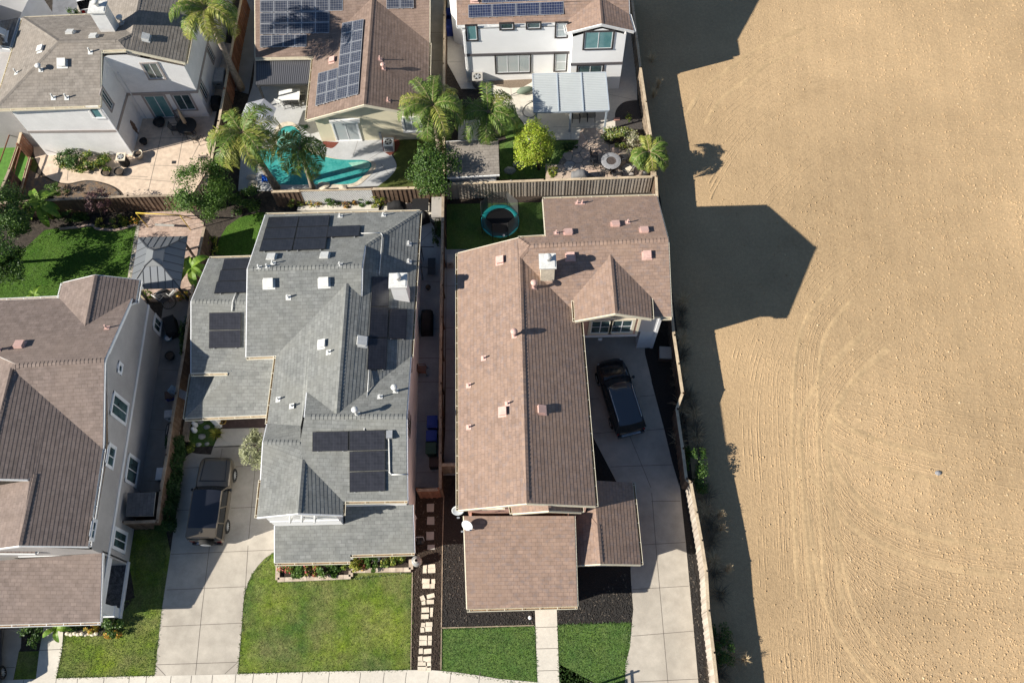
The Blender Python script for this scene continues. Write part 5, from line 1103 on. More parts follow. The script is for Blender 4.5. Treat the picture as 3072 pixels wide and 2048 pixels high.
fence([Tb(1345,1482),Tb(1915,1468)],'brown slatted fence between artificial turf and grey roofed house','wood_dark','wood_pale',side=-1)
fence([Td(-60,290),Td(500,255),Td(1000,232),Td(1500,222)],'dark fence at the end of the tan patio above the left lawn','wood_dark','wood',side=-1)
fence([Ta(1905,-60),Ta(1850,200),Ta(1762,690)],'red brown fence beside the leaning palm trunk','wood_red','wood_pale',side=1)
fence([Ta(1762,690),Ta(1716,950),Ta(1640,1340),Ta(1600,1545)],'dark picket fence between tan patio and pool garden','wood_dark','wood_pale',side=1,ztop=1.7)
fence([Td(1602,470),Td(1565,640),Td(1500,1000),Tg(1440,150),Tg(1385,470),Tg(1345,700),Tg(1310,950),Tg(1262,1230),Tg(1232,1480)],'old fence running from the gazebo down to the driveway hedge','wood_dark','wood',side=1,ztop=1.7)
fence([Tg(965,1482),Tg(1235,1470)],'dark side gate by the lean-to beside the grey stucco house','wood_dark','wood',side=-1,ztop=1.7)
fence([Ta(140,1135),Ta(75,1325),Ta(-20,1560)],'low fence with pale cap between two artificial turf strips','wood_red','wood_pale',side=1,ztop=.35)
fence([Ta(170,1012),Ta(140,1128)],'red brown gate panel at the corner of the white stucco house','wood_red','wood_pale',side=1,ztop=1.7)
fence([Ta(232,1235),Ta(205,1330),Ta(140,1570)],'low fence beside the pebble bed at the left edge','wood_red','wood_pale',side=1,ztop=.35)
fence([Ta(75,1325),Ta(-30,1575)],'very dark board panel below the left turf strip','wood_dark','wood',side=1,ztop=1.7)
# lattice screen
t=thing('lattice_screen','white diamond lattice screen behind the pool','lattice',at(Tb(1060,1490),0))
a,b=at(Tb(782,1497),1.8),at(Tb(1342,1484),1.8); d=b-a; L=np.linalg.norm(d); d/=L; mb=MB(); zz=np.array([0,0,1.])
for i in range(-14,int(L/.16)):
    for s in (1,-1):
        x0=i*.16; x1=x0+1.75
        if s<0: x0,x1=x1,x0
        z0,z1=.03,1.78; 
        def cl_(xa,za,xb,zb):
            if xa>xb: xa,za,xb,zb=xb,zb,xa,za
            if xb<0 or xa>L: return None
            if xa<0: za+= (zb-za)*(0-xa)/(xb-xa); xa=0
            if xb>L: zb=za+(zb-za)*(L-xa)/(xb-xa); xb=L
            return xa,za,xb,zb
        r=cl_(x0,z0,x1,z1)
        if r and abs(r[2]-r[0])>.05:
            o=np.array([d[1],-d[0],0])*(.012*s); A=a*[1,1,0]+d*r[0]+zz*r[1]+o; Bq=a*[1,1,0]+d*r[2]+zz*r[3]+o; mb.bar(A,Bq,.012,.045)
mb.build('lattice',[M['white']],t); mb=MB(); mb.bar(a,b,.09,.05); mb.bar(a*[1,1,0]+zz*.05,b*[1,1,0]+zz*.05,.05,.05); mb.build('frame',[M['wood_pale']],t)
# ------------------------------------------------------------------ plants
def solve_h(base_px,top_px,hs=(.3,14)):
    Bp=at(base_px,0); best=None
    for h in np.arange(hs[0],hs[1],.05):
        q=proj((Bp[0],Bp[1],h)); e=math.dist(q,top_px)
        if best is None or e<best[0]: best=(e,h)
    return best[1]
def leaf_quad(mb,c,u,v,w,l,m=0,fold=.0):
    a=c-u*w/2; b=c+u*w/2
    mb.poly([c-v*l*.5, c+u*w*.5, c+v*l*.5, c-u*w*.5],m)
def crown(mb,c,R,n,size,rg,clumps=26,flat=.75,mats=(0,),hollow=.45):
    c=Vector([float(x) for x in c]); cs=[]
    for i in range(clumps):
        while True:
            p=Vector((rg.uniform(-1,1),rg.uniform(-1,1),rg.uniform(-1,1)))
            if hollow<p.length<1: break
        cs.append((Vector((p.x*R[0],p.y*R[1],p.z*R[2])),rg.uniform(.22,.42)))
    for i in range(n):
        q,s=rg.choice(cs); g=Vector([max(-1.7,min(1.7,rg.gauss(0,1))) for _ in (0,1,2)])
        p=q+Vector((g.x*R[0],g.y*R[1],g.z*R[2]*flat))*s*.5
        nrm=Vector((rg.gauss(0,.55)+p.x/R[0]*.7,rg.gauss(0,.55)+p.y/R[1]*.7,.75+p.z/R[2]*.5+rg.gauss(0,.35))); 
        if nrm.length<.1: nrm=Vector((0,0,1))
        nrm.normalize(); a=rg.uniform(0,2*PI); u=nrm.orthogonal().normalized(); v=nrm.cross(u); u,v=u*math.cos(a)+v*math.sin(a),v*math.cos(a)-u*math.sin(a)
        sz=size*rg.uniform(.6,1.3); leaf_quad(mb,c+p,u,v,sz*.6,sz,rg.choice(mats))
def tree(name,label,base_px,ctr_px,ctr_z,R,n,size,mats,seed,group=None,clumps=26,trunk=.12,cat='tree',hollow=.45):
    rg=random.Random(seed); Bp=at(base_px,0); C=at(ctr_px,ctr_z); t=thing(name,label,cat,Bp,group=group)
    cb=MB(); crown(cb,C,R,n,size,rg,clumps,mats=tuple(range(len(mats))),hollow=hollow); cb.build('crown' if cat=='tree' else 'foliage',[M[m] for m in mats],t)
    tb=MB(); mid=(Bp+C)/2+np.array([.05,.03,0]); low=Bp+np.array([0,0,-.05])
    tb.tube([low,mid*[1,1,0]+np.array([0,0,max(.2,ctr_z-R[2]*.8)]),C],[trunk,trunk*.75,trunk*.3],8)
    for i in range(6):
        a=rg.uniform(0,2*PI); e=C+np.array([math.cos(a)*R[0]*.7,math.sin(a)*R[1]*.7,rg.uniform(-.2,.5)*R[2]]); s=mid*[1,1,0]+np.array([0,0,max(.2,ctr_z-R[2]*.7)])
        tb.tube([s,(s+e)/2+np.array([0,0,.1]),e],[trunk*.5,trunk*.35,trunk*.12],5)
    tb.build('trunk' if cat=='tree' else 'stem',[M['bark']],t); return t
def shrub(label,px,R,n,size,mats,seed,group=None,name='shrub',z=None,cat='shrub',clumps=14):
    rg=random.Random(seed); z=R[2]*.8 if z is None else z; C=at(px,z); t=thing(name,label,cat,(C[0],C[1],0),group=group)
    cb=MB(); crown(cb,C,R,n,size,rg,clumps,mats=tuple(range(len(mats))),hollow=.2); cb.build('foliage',[M[m] for m in mats],t)
    sb=MB(); 
    for i in range(5):
        a=rg.uniform(0,2*PI); sb.tube([(C[0]+.04*math.cos(a),C[1]+.04*math.sin(a),0),(C[0]+R[0]*.6*math.cos(a),C[1]+R[1]*.6*math.sin(a),z)],[.025,.01],5)
    sb.build('stem',[M['bark']],t); return t
def palm(label,base_px,crown_px,h,nf,length,seed,lean=True,ymix=.3,trunk=.17,droop=1.0,leaf=.62):
    rg=random.Random(seed); Bp=at(base_px,0)
    if h is None: h=solve_h(base_px,crown_px)
    T=at(crown_px,h); t=thing('palm_tree',label,'palm tree',Bp,group=None)
    tb=MB(); path=[Bp+(T-Bp)*np.array([u**1.1,u**1.1,u]) for u in np.linspace(0,.93,9)]
    rad=[trunk*(1.5-.9*u) if u<.15 else trunk*(1.25-.35*u) for u in np.linspace(0,1,9)]
    tb.tube(path,rad,10); tb.build('trunk',[M['palm_trunk']],t)
    bb=MB(); top=path[-1]
    for i in range(9):
        a=2*PI*i/9+rg.uniform(-.2,.2); d=np.array([math.cos(a),math.sin(a),0]); bb.tube([top-np.array([0,0,.35])+d*trunk*.7,top+d*(trunk+.05)+np.array([0,0,.1]),top+d*.12+np.array([0,0,.55])],[.05,.09,.03],6)
    bb.tube([top-np.array([0,0,.2]),top+np.array([0,0,.5])],[trunk*.9,.08],8); bb.build('leaf_bases',[M['palm_boot']],t)
    cb=MB(); c=top+np.array([0,0,.45])
    for i in range(nf):
        a=2*PI*i/nf*1.0+rg.uniform(-.25,.25)+ (i%3)*.4; el=rg.uniform(.15,1.15); Lf=length*rg.uniform(.82,1.1); m=1 if rg.random()<ymix else 0
        d=np.array([math.cos(a),math.sin(a),0]); pts=[]; n=22
        x=0;z=0;ang=el
        for k in range(n+1):
            pts.append(c+d*x+np.array([0,0,z])); ang-=(.05+.10*(k/n))*droop*1.15; x+=math.cos(ang)*Lf/n; z+=math.sin(ang)*Lf/n
        cb.tube(pts[::3]+[pts[-1]],[.03]+[.016]*(len(pts[::3])-1)+[.006],4,2,cap=False)
        side=np.array([-d[1],d[0],0])
        for k in range(2,n+1):
            u=k/n; tang=pts[k]-pts[k-1]; tang/=np.linalg.norm(tang); ll=leaf*(.75+.25*Lf/2.2)*(math.sin(PI*min(1,u*1.02))**.55*.9+.12)
            for s in (-1,1):
              for q in range(2):
                p0=pts[k-1]+(pts[k]-pts[k-1])*(q*.5+rg.uniform(0,.3)); dr=tang*rg.uniform(.45,.75)+side*s*rg.uniform(.75,1.0)+np.array([0,0,rg.uniform(-.35,.25)]); dr/=np.linalg.norm(dr)
                mid=p0+dr*ll*.55; e=p0+dr*ll*.95+np.array([0,0,-ll*rg.uniform(.18,.5)]); w=tang*.034
                cb.poly([p0-w*.6,mid-w,mid+w,p0+w*.6],m); cb.poly([mid-w,e,mid+w],m)
    cb.build('crown',[M['palm'],M['palm_y'],M['palm_boot']],t); return t
Tx=tile(580,250,4.75)
palm('tall palm with leaning grey trunk at the corner of the white stucco house',Ta(1893,700),Ta(1610,70),None,22,3.0,1,ymix=.45,trunk=.2)
palm('large drooping palm at the left end of the swimming pool',Tx(1190,1500),Tx(690,720),None,26,3.5,2,ymix=.3,trunk=.19,droop=1.1)
palm('smaller palm growing in front of the swimming pool',Tb(885,1478),Tb(792,1185),None,14,2.5,3,ymix=.45,trunk=.14)
palm('palm with pale trunk rising over the roof corner of the solar house',Tc(318,1190),Tc(258,840),None,24,3.0,4,ymix=.4,trunk=.19)
palm('slim palm growing beside the shingled shed',Tc(697,1140),Tc(692,900),None,19,3.1,5,ymix=.1,trunk=.13,droop=1.1)
palm('short bushy palm leaning over the boundary fence corner',Tc(1885,1370),Tc(1950,1215),None,14,1.9,6,ymix=.35,trunk=.12)
# leafy trees
tree('citrus_tree','large citrus tree between gazebo and back lawn, spreading over both fences',Td(1650,330),Td(1560,175),2.9,(1.8,2.1,1.4),11500,.13,('leaf','leaf'),21,clumps=38,hollow=.62)
tree('citrus_tree','citrus tree with glossy leaves hanging over the left wall of the shed',Tc(235,1400),Tc(248,1290),2.6,(1.75,1.9,1.4),9500,.125,('leaf','leaf','leaf_d'),22,clumps=36)
tree('lime_tree','bright lime green tree in the middle of the garden lawn',Tc(1090,1330),Tc(1052,1120),2.5,(1.2,1.5,1.6),9500,.12,('leaf_lime','leaf_lime','leaf_lime','leaf_yel'),23,clumps=52,hollow=.55)
tree('evergreen_tree','dark evergreen tree at the left edge beside the shaded lawn',Td(20,420),Td(20,360),3.2,(1.5,1.7,1.7),8000,.14,('leaf_d','leaf'),24,clumps=30)
tree('evergreen_tree','tallest dark tree at the left edge above the lawn corner',Td(-20,760),Td(-20,700),3.4,(1.7,1.8,1.9),8000,.14,('leaf_d','leaf'),25,clumps=30)
tree('purple_tree','small thin purple leaved tree in front of the dark fence',Td(800,400),Td(765,270),1.7,(.75,.8,.75),1100,.12,('leaf_purple',),26,clumps=18,trunk=.05)
shrub('low citrus bush in the corner of the pool fence',Td(1900,250),(1.3,.9,.9),2300,.15,('leaf','leaf_d'),27)
shrub('leafy green bush under the big citrus tree by the banana plants',Td(1640,600),(.5,.7,.6),600,.13,('leaf','leaf_yel'),28)
tree('olive_tree','grey green olive shrub at the driveway edge beside the grey roof',Th(740,700),Th(690,640),1.5,(.85,1.05,.8),2300,.14,('leaf_olive',),29,clumps=20,trunk=.05)
for i,(p,R_,lab,mm,n) in enumerate((
  (Ta(560,1260),(1.0,.75,.75),'tall leafy green bush against the white stucco wall, left of the cooling unit',('leaf','leaf_d'),2200),
  (Ta(760,1270),(.95,.7,.75),'green bush with yellowing leaves nearest the cooling unit',('leaf','leaf','leaf_yel'),2100),
  (Ta(640,1330),(.8,.35,.4),'straggly lower bush spilling onto the tan patio edge',('leaf_yel','leaf'),800),
  (Ta(480,1270),(.45,.4,.4),'small bright bush at the left end of the wall planting',('leaf','leaf_yel'),600),
  (Tk(410,660),(.5,.42,.35),'first flowering shrub from the left in the stone edged bed',('leaf_yel','leaf','flower_red'),700),
  (Tk(510,675),(.55,.5,.42),'plain green shrub between two flowering ones in the stone edged bed',('leaf','leaf'),900),
  (Tk(620,680),(.45,.5,.38),'pink flowered shrub at the middle of the stone edged bed',('leaf_yel','flower_red','leaf'),700),
  (Tk(740,675),(.72,.52,.45),'widest round green shrub in the stone edged bed',('leaf','leaf'),1300),
  (Tk(865,640),(.45,.3,.35),'yellow green shrub under the gutter end of the front bed',('leaf_yel','leaf'),600),
  (Tk(950,650),(.42,.4,.4),'yellow leaved shrub at the step of the stone edging',('leaf_yel',),600),
  (Tk(1000,620),(.38,.5,.35),'rusty flowered shrub beside the step of the stone edging',('leaf_yel','flower_red','flower_or'),500),
  (Tk(1065,635),(.5,.5,.45),'round green shrub left of the grey garden boulder',('leaf','leaf'),900),
  (Tk(1265,608),(.65,.5,.5),'round green shrub at the right end of the front bed',('leaf','leaf_yel'),1200),
  (Te(1010,30),(.5,.35,.5),'spiky pale green plant behind the white ledge',('leaf_yel','leaf'),450),
  (Te(1150,30),(.6,.35,.4),'rust flowered bush along the lattice screen',('leaf_yel','flower_or','leaf_d'),700),
  (Te(1280,15),(.75,.4,.5),'dark green bush in front of the white lattice',('leaf_d','leaf'),900),
  (Te(1430,25),(.55,.35,.4),'reddish bush at the right end of the lattice screen',('leaf_purple','leaf_d','flower_or'),600),
  (Te(1545,15),(.45,.35,.4),'small round bush near the slatted fence',('leaf','leaf_d'),500),
  (Te(1650,10),(.6,.45,.6),'bright yellow green bush beside the covered barbecue',('leaf_yel','leaf'),800),
  (Td(780,440),(.4,.35,.3),'yellow leaved clump in the curved bed of the left lawn',('leaf_yel',),350),
  (Td(930,420),(.65,.5,.45),'feathery grass clump in the curved bed beside the pavers',('leaf_yel','leaf'),900),
  (Td(1050,430),(.35,.35,.3),'rusty low plant at the paver edge',('flower_or','leaf'),350),
  (Td(560,400),(.9,.55,.6),'dark leafy shrubs below the dark fence by the banana plant',('leaf_d','leaf'),1300),
  (Td(430,180),(.75,.5,.6),'light green shrub on the pebble bed behind the banana leaves',('leaf','leaf'),900),
  (Td(110,430),(.9,.8,.8),'dense bush under the tall dark trees at the lawn edge',('leaf_d','leaf'),1400),
  (Tj(255,1180),(.65,.75,.55),'bushy green plant between left driveway and walkway',('leaf','leaf_d'),1100),
  (Tj(870,1120),(.75,.55,.5),'leafy green plant below the porch pillar',('leaf','leaf_d','leaf'),1200),
  (Tj(890,1190),(.5,.2,.25),'orange flowered plant at the corner of the left lawn',('flower_or','leaf_yel'),400),
  (Tj(710,1140),(.4,.3,.3),'yellow flowering plant beside the pale rock edging',('leaf_yel','flower_or'),400),
  (Tj(560,1120),(.4,.3,.3),'dark leafed plant under the low front gutter',('leaf_d',),350),
  (Tg(1490,880),(.5,.4,.3),'bright ground plant where the driveway hedge begins',('leaf_yel','leaf'),500),
  (Tc(1720,1075),(1.3,.7,.7),'rounded heather like shrub by the flagstone patio',('leaf_yel','leaf','leaf_olive'),2600),
  (Tc(1820,1120),(.75,.75,.65),'silvery dry shrub next to the boundary fence',('leaf_grey','leaf_olive'),1600),
  (Tc(1190,1340),(.45,.5,.35),'low green shrub where lawn meets the flagstones',('leaf','leaf_yel'),600),
  (Tc(1795,925),(.25,.25,.4),'small young plant in the black bark bed',('leaf_yel','leaf'),130),
  (Tc(1330,1140),(.6,.35,.3),'shaded ground cover beside the lime green tree',('leaf_d',),600),
  (Fd(345,930),(.8,1.35,.9),'round green bush outside the fence beside the dirt track',('leaf','leaf_d'),2400),
  (Tl(1995,1260),(.7,1.0,.8),'dark green bush outside the fence near the bottom edge',('leaf_d','leaf'),1700),
  (Td(1150,1000),(.5,.3,.5),'yellow green plant under the gazebo edge',('leaf_yel','leaf'),350),
  (Td(1430,1010),(.4,.3,.5),'orange flowered bush behind the gazebo corner post',('flower_or','leaf_yel','leaf'),350),
  (Tf(165,380),(.35,1.0,.4),'dark shrub along the tall fence beside the shaded path',('leaf_d',),800),
  (Ta(575,95),(.6,.35,.5),'dark plant in the alley above the white stucco house',('leaf_d','leaf'),500),
  (Td(1465,1300),(.35,1.4,.6),'ivy growing along the fence below the gazebo',('leaf_d','leaf'),1300),
  )): shrub(lab,p,R_,n,.11 if n<1000 else .12,mm,100+i)
# clipped hedge along the drive
rg=random.Random(77); t=thing('hedge','dark clipped hedge between fence and the driveway with the bronze car','hedge',at(Tg(1380,1200),0)); hb=MB()
line=[at(p,0.0) for p in (Tg(1400,850),Tg(1410,950),Tg(1385,1100),Tg(1370,1250),Tg(1340,1400),Tg(1330,1550),Tj(1320,330))]
for k in range(9000):
    u=rg.uniform(0,len(line)-1.001); i=int(u); p=line[i]+(line[i+1]-line[i])*(u-i); w=.55
    q=p+np.array([rg.uniform(-w,w),rg.uniform(-.2,.2),0]); zt=1.25*(1-.35*abs(q[0]-p[0])/w)*(.9+.2*math.sin(u*5)); z=zt*(1-abs(rg.gauss(0,.22)))
    n=Vector((rg.gauss(0,.6)+(q[0]-p[0]),rg.gauss(0,.6),.8)).normalized(); a=rg.uniform(0,6.28); uu=n.orthogonal().normalized(); vv=n.cross(uu); uu,vv=uu*math.cos(a)+vv*math.sin(a),vv*math.cos(a)-uu*math.sin(a)
    s=.11*rg.uniform(.7,1.3); leaf_quad(hb,Vector((q[0],q[1],max(.05,z))),uu,vv,s*.6,s,0)
hb.build('foliage',[M['leaf_d']],t)
mb=MB(); 
for i in range(len(line)-1): mb.tube([line[i],line[i]+np.array([0,0,.8])],[.03,.02],5)
mb.build('stem',[M['bark']],t)
# banana plants
def banana(label,px,z,n,L,seed):
    rg=random.Random(seed); C=at(px,z); t=thing('banana_plant',label,'banana plant',(C[0],C[1],0)); tb=MB(); tb.tube([(C[0],C[1],0),(C[0],C[1],z)],[.12,.06],8); tb.build('stem',[M['leaf_banana']],t)
    for i in range(n):
        a=2*PI*i/n+rg.uniform(-.3,.3); d=np.array([math.cos(a),math.sin(a),0]); s=np.array([-d[1],d[0],0]); lb=MB(); el=rg.uniform(.5,1.2); ll=L*rg.uniform(.75,1.1); prev=None; p=C.copy()
        for k in range(9):
            u=k/8; w=.27*math.sin(PI*min(1,max(.06,u*.93+.04)))**.7*ll/1.6; el2=el-1.9*u; 
            if k: p=p+(d*math.cos(el2)+np.array([0,0,math.sin(el2)]))*ll/8
            row=(p-s*w+np.array([0,0,.08*w/.27]),p.copy(),p+s*w+np.array([0,0,.08*w/.27]))
            if prev is not None:
                lb.poly([prev[0],prev[1],row[1],row[0]]); lb.poly([prev[1],prev[2],row[2],row[1]])
            prev=row
        o=lb.build('leaf',[M['leaf_banana']],t)
banana('banana plant with long drooping leaves at the corner of the shaded lawn',Td(315,300),1.7,9,1.7,41)
banana('banana plant leaning over the metal gazebo roof',Td(1500,790),2.1,8,1.5,42)
banana('small banana plant poking above the grey stucco house gutter',Td(270,1010),1.4,5,.9,43)
banana('banana leaves beside the front walkway of the grey stucco house',Tj(440,1140),.8,5,.9,44)
# potted palm by the porch
t=thing('potted_plant','spiky plant in a round clay pot at the entry landing','potted plant',at(Tg(1700,775),0)); X=at(Tg(1712,800),0); mb=MB(); mb.lathe(X,[(.16,0),(.27,.3),(.29,.38),(.24,.38),(.22,.3),(0,.3)],16); mb.build('pot',[mat('dark_clay',(.10,.07,.055),.7)],t)
mb=MB(); rg=random.Random(9)
for i in range(60):
    a=rg.uniform(0,6.28); e=rg.uniform(.2,1.2); d=np.array([math.cos(a)*math.cos(e),math.sin(a)*math.cos(e),math.sin(e)]); s=np.array([-math.sin(a),math.cos(a),0])*.02; c=X+np.array([0,0,.36]); mb.poly([c-s,c+d*.3-s,c+d*.6+np.array([0,0,-.1]),c+d*.3+s,c+s])
mb.build('leaves',[M['leaf_yel']],t)
# dry weeds outside the boundary fence
def weed(px,r,seed,m='dry',label=None,n=90,h=.7):
    rg=random.Random(seed); X=at(px,0); t=thing('dry_weed',label,'weed',X,group=None if label is None else None); mb=MB()
    for i in range(n):
        a=rg.uniform(0,6.28); l=r*rg.uniform(.4,1.2); hh=h*rg.uniform(.3,1); b=X+np.array([rg.uniform(-.15,.15)*r,rg.uniform(-.3,.3)*r,0]); m1=b+np.array([math.cos(a)*l*.5,math.sin(a)*l*.5,hh*.8]); e=b+np.array([math.cos(a)*l,math.sin(a)*l,hh]); s=np.array([-math.sin(a),math.cos(a),0])*.009
        mb.poly([b-s,m1-s,m1+s,b+s]); mb.poly([m1-s,e,m1+s])
        for k in range(3):
            e2=m1+np.array([rg.uniform(-.25,.25),rg.uniform(-.25,.25),rg.uniform(0,.25)])*r; mb.poly([m1-s*.7,e2,m1+s*.7])
    mb.build('stalks',[M[m]],t); return t
rg=random.Random(15)
wl_=[(Fd(250,60+i*62),.75) for i in range(13)]+[(Fd(300+i*9,560+i*45),.8) for i in range(7)]+[(Fd(390,1080),1.0),(Fd(385,1160),.9),(Fd(400,1260),.95),(Fd(420,1340),.9),(Fd(430,1420),.8),(Fd(430,1500),.7),(Fb(350,760),.8),(Fb(400,1150),.8),(Fb(350,1260),.9),(Fu(110,860),.6),(Fu(90,330),.5)]
for i,(p,r) in enumerate(wl_):
    p=(p[0]+rg.uniform(-5,5),p[1]+rg.uniform(-8,8)); t=weed(p,r,200+i,'dry' if i%3 else 'dry_pale',None,70,.7)
    tag(t,'dry brown weed growing in the shade along the outside of the boundary fence','weed','dry weeds along the boundary fence')
for i,(p,lab) in enumerate(((Fu(108,518),'pale tumbleweed in the shade beside the upper boundary fence'),(Fu(130,468),'smallest pale tuft beside the upper boundary fence'),(Fd(455,1188),'upper of two straw coloured tufts standing out of the long shadow'),(Fd(461,1262),'lower of two straw coloured tufts standing out of the long shadow'),(Fd(500,1478),'straw coloured stalks lying in the shadow near the fence end'),(Fb(500,1165),'pale tuft by the dark bush at the bottom edge'))):
    t=weed(p,.34,300+i,'dry_pale',lab,90,1.0)
# grass tufts that break the clean lawn edges and give the lawns a nap
tb=MB(); rg=random.Random(4)
lawns=[([Tk(36,1494),Tk(72,1100),Tk(97,850),Tk(152,715),Tk(328,540),Tk(345,775),Tk(930,752),Tk(1400,706),Tk(1390,1465)],3500,0),([Tk(1630,1475),Tk(1635,1145),Tl(532,1118),Tl(553,1590)],3500,1),([Tl(715,1112),Tl(1292,1095),Tl(1246,1418),Tl(1238,1590),Tl(728,1590)],3500,1),([Tj(443,1528),Tj(512,1190),Tj(1060,900),Tj(1060,370),Tj(1300,365),Tj(1268,1000),Tj(1213,1510)],4500,0),([Td(480,480),Td(720,470),Td(1075,460),Td(1000,1060),Td(-100,1060),Td(200,640)],5000,2)]
for pts,n,m in lawns:
    poly=P2(pts); xs_=[p[0] for p in poly]; ys_=[p[1] for p in poly]; k=0
    while k<n:
        x,y=rg.uniform(min(xs_),max(xs_)),rg.uniform(min(ys_),max(ys_))
        if not inpoly(x,y,poly): continue
        k+=1; a=rg.uniform(0,6.28); l=rg.uniform(.03,.075); s=np.array([-math.sin(a),math.cos(a),0])*.022; b=np.array([x,y,.03]); e=b+np.array([math.cos(a)*l,math.sin(a)*l,l*.9]); tb.poly([b-s,b+s,e],m)
for pts,n,m in lawns:
    poly=P2(pts)
    for i in range(len(poly)):
        p,q=poly[i],poly[(i+1)%len(poly)]; L=math.dist(p,q)
        for k in range(int(L*42)):
            u=rg.random(); x=p[0]+(q[0]-p[0])*u+rg.gauss(0,.035); y=p[1]+(q[1]-p[1])*u+rg.gauss(0,.035)
            a=rg.uniform(0,6.28); l=rg.uniform(.04,.10); s=np.array([-math.sin(a),math.cos(a),0])*.024; b=np.array([x,y,.045]); e=b+np.array([math.cos(a)*l,math.sin(a)*l,l*.6]); tb.poly([b-s,b+s,e],m)
tag(tb.build('grass_tufts',[leafmat('grass_blade',(.045,.10,.018),(.14,.18,.04),.3),leafmat('dense_grass_blade',(.03,.085,.015),(.08,.14,.03),.3),leafmat('back_grass_blade',(.05,.12,.018),(.11,.19,.035),.3)]),kind='stuff')
# bark chips
bk=MB()
for pts,n,m in (([Tk(1397,1460),Tk(1406,640),Tk(1440,120),Tk(1640,120),Tk(1624,1460)],2600,0),([Tk(1632,1136),Tk(1646,480),Tk(1800,420),Tk(1830,1000),Tl(0,1040),Tl(530,1000),Tl(530,1113)],1600,1),([Tl(715,1104),Tl(715,985),Tl(880,960),Tl(1250,700),Tl(1286,760),Tl(1300,995),Tl(1292,1090)],1700,1),([Tl(1822,1590),Tl(1782,1160),Tl(1724,500),Tl(1760,480),Tl(1830,1000),Tl(1870,1590)],900,1)):
    poly=P2(pts); xs_=[p[0] for p in poly]; ys_=[p[1] for p in poly]; k=0
    while k<n:
        x,y=rg.uniform(min(xs_),max(xs_)),rg.uniform(min(ys_),max(ys_))
        if not inpoly(x,y,poly): continue
        k+=1; bk.box((x,y,.04+rg.uniform(0,.02)),(rg.uniform(.04,.12),rg.uniform(.02,.04),.015),rg.uniform(0,3.1),rg.choice((m,)*14+(2,)))
tag(bk.build('bark_chips',[mat('brown_bark_chip',(.055,.038,.027),.9),mat('black_bark_chip',(.035,.032,.03),.9),mat('pale_bark_chip',(.15,.125,.10),.9)]),kind='stuff')
# ------------------------------------------------------------------ vehicles
def paint(name,c,rough=.28,metal=.3,coat=.7): return mat(name,c,rough,metal,.5,noise=[(3,.03,None)],coat=coat)
def loft(mb,secs,m=0,close=True,sm=True):
    """secs: list of equal-length point rows"""
    n=len(secs[0]); k=len(mb.v)
    for r in secs: mb.v.extend([tuple(float(a) for a in p) for p in r])
    for i in range(len(secs)-1):
        for j in range(n-1):
            mb.f.append((k+i*n+j,k+i*n+j+1,k+(i+1)*n+j+1,k+(i+1)*n+j)); mb.m.append(m); mb.uv.append(None); mb.sm.append(sm)
    if close:
        mb.f.append(tuple(k+j for j in reversed(range(n)))); mb.m.append(m); mb.uv.append(None); mb.sm.append(False)
        mb.f.append(tuple(k+(len(secs)-1)*n+j for j in range(n))); mb.m.append(m); mb.uv.append(None); mb.sm.append(False)
def wheel(x,y,r,w,parent,rim='alu'):
    s=1 if y>0 else -1; tb=MB(); n=24
    prof=[(r*.62,-w/2),(r*.92,-w/2),(r,-w*.36),(r,w*.36),(r*.92,w/2),(r*.62,w/2)]
    k=len(tb.v)
    for (rr,o) in prof:
        for j in range(n):
            a=2*PI*j/n; tb.v.append((x+rr*math.cos(a),y+o,r+rr*math.sin(a)))
    for i in range(len(prof)-1):
        for j in range(n): tb.f.append((k+i*n+j,k+i*n+(j+1)%n,k+(i+1)*n+(j+1)%n,k+(i+1)*n+j)); tb.m.append(0); tb.uv.append(None); tb.sm.append(True)
    o=tb.build('wheel',[M['rubber']],parent,world=False)
    rb=MB(); 
    for i in range(10):
        a=2*PI*i/10; d=np.array([math.cos(a),0,math.sin(a)]); c=np.array([x,y+s*w*.36,r]); rb.bar(c+d*r*.12,c+d*r*.6,.045,.05,up=(0,1,0))
    rb.tube([(x,y+s*w*.1,r),(x,y+s*w*.42,r)],[r*.16,r*.14],12); rb.tube([(x,y-s*w*.3,r),(x,y+s*w*.06,r)],[r*.62,r*.62],20,1)
    rb.build('rim',[M[rim],M['dark_metal']],o,world=False)
    return o
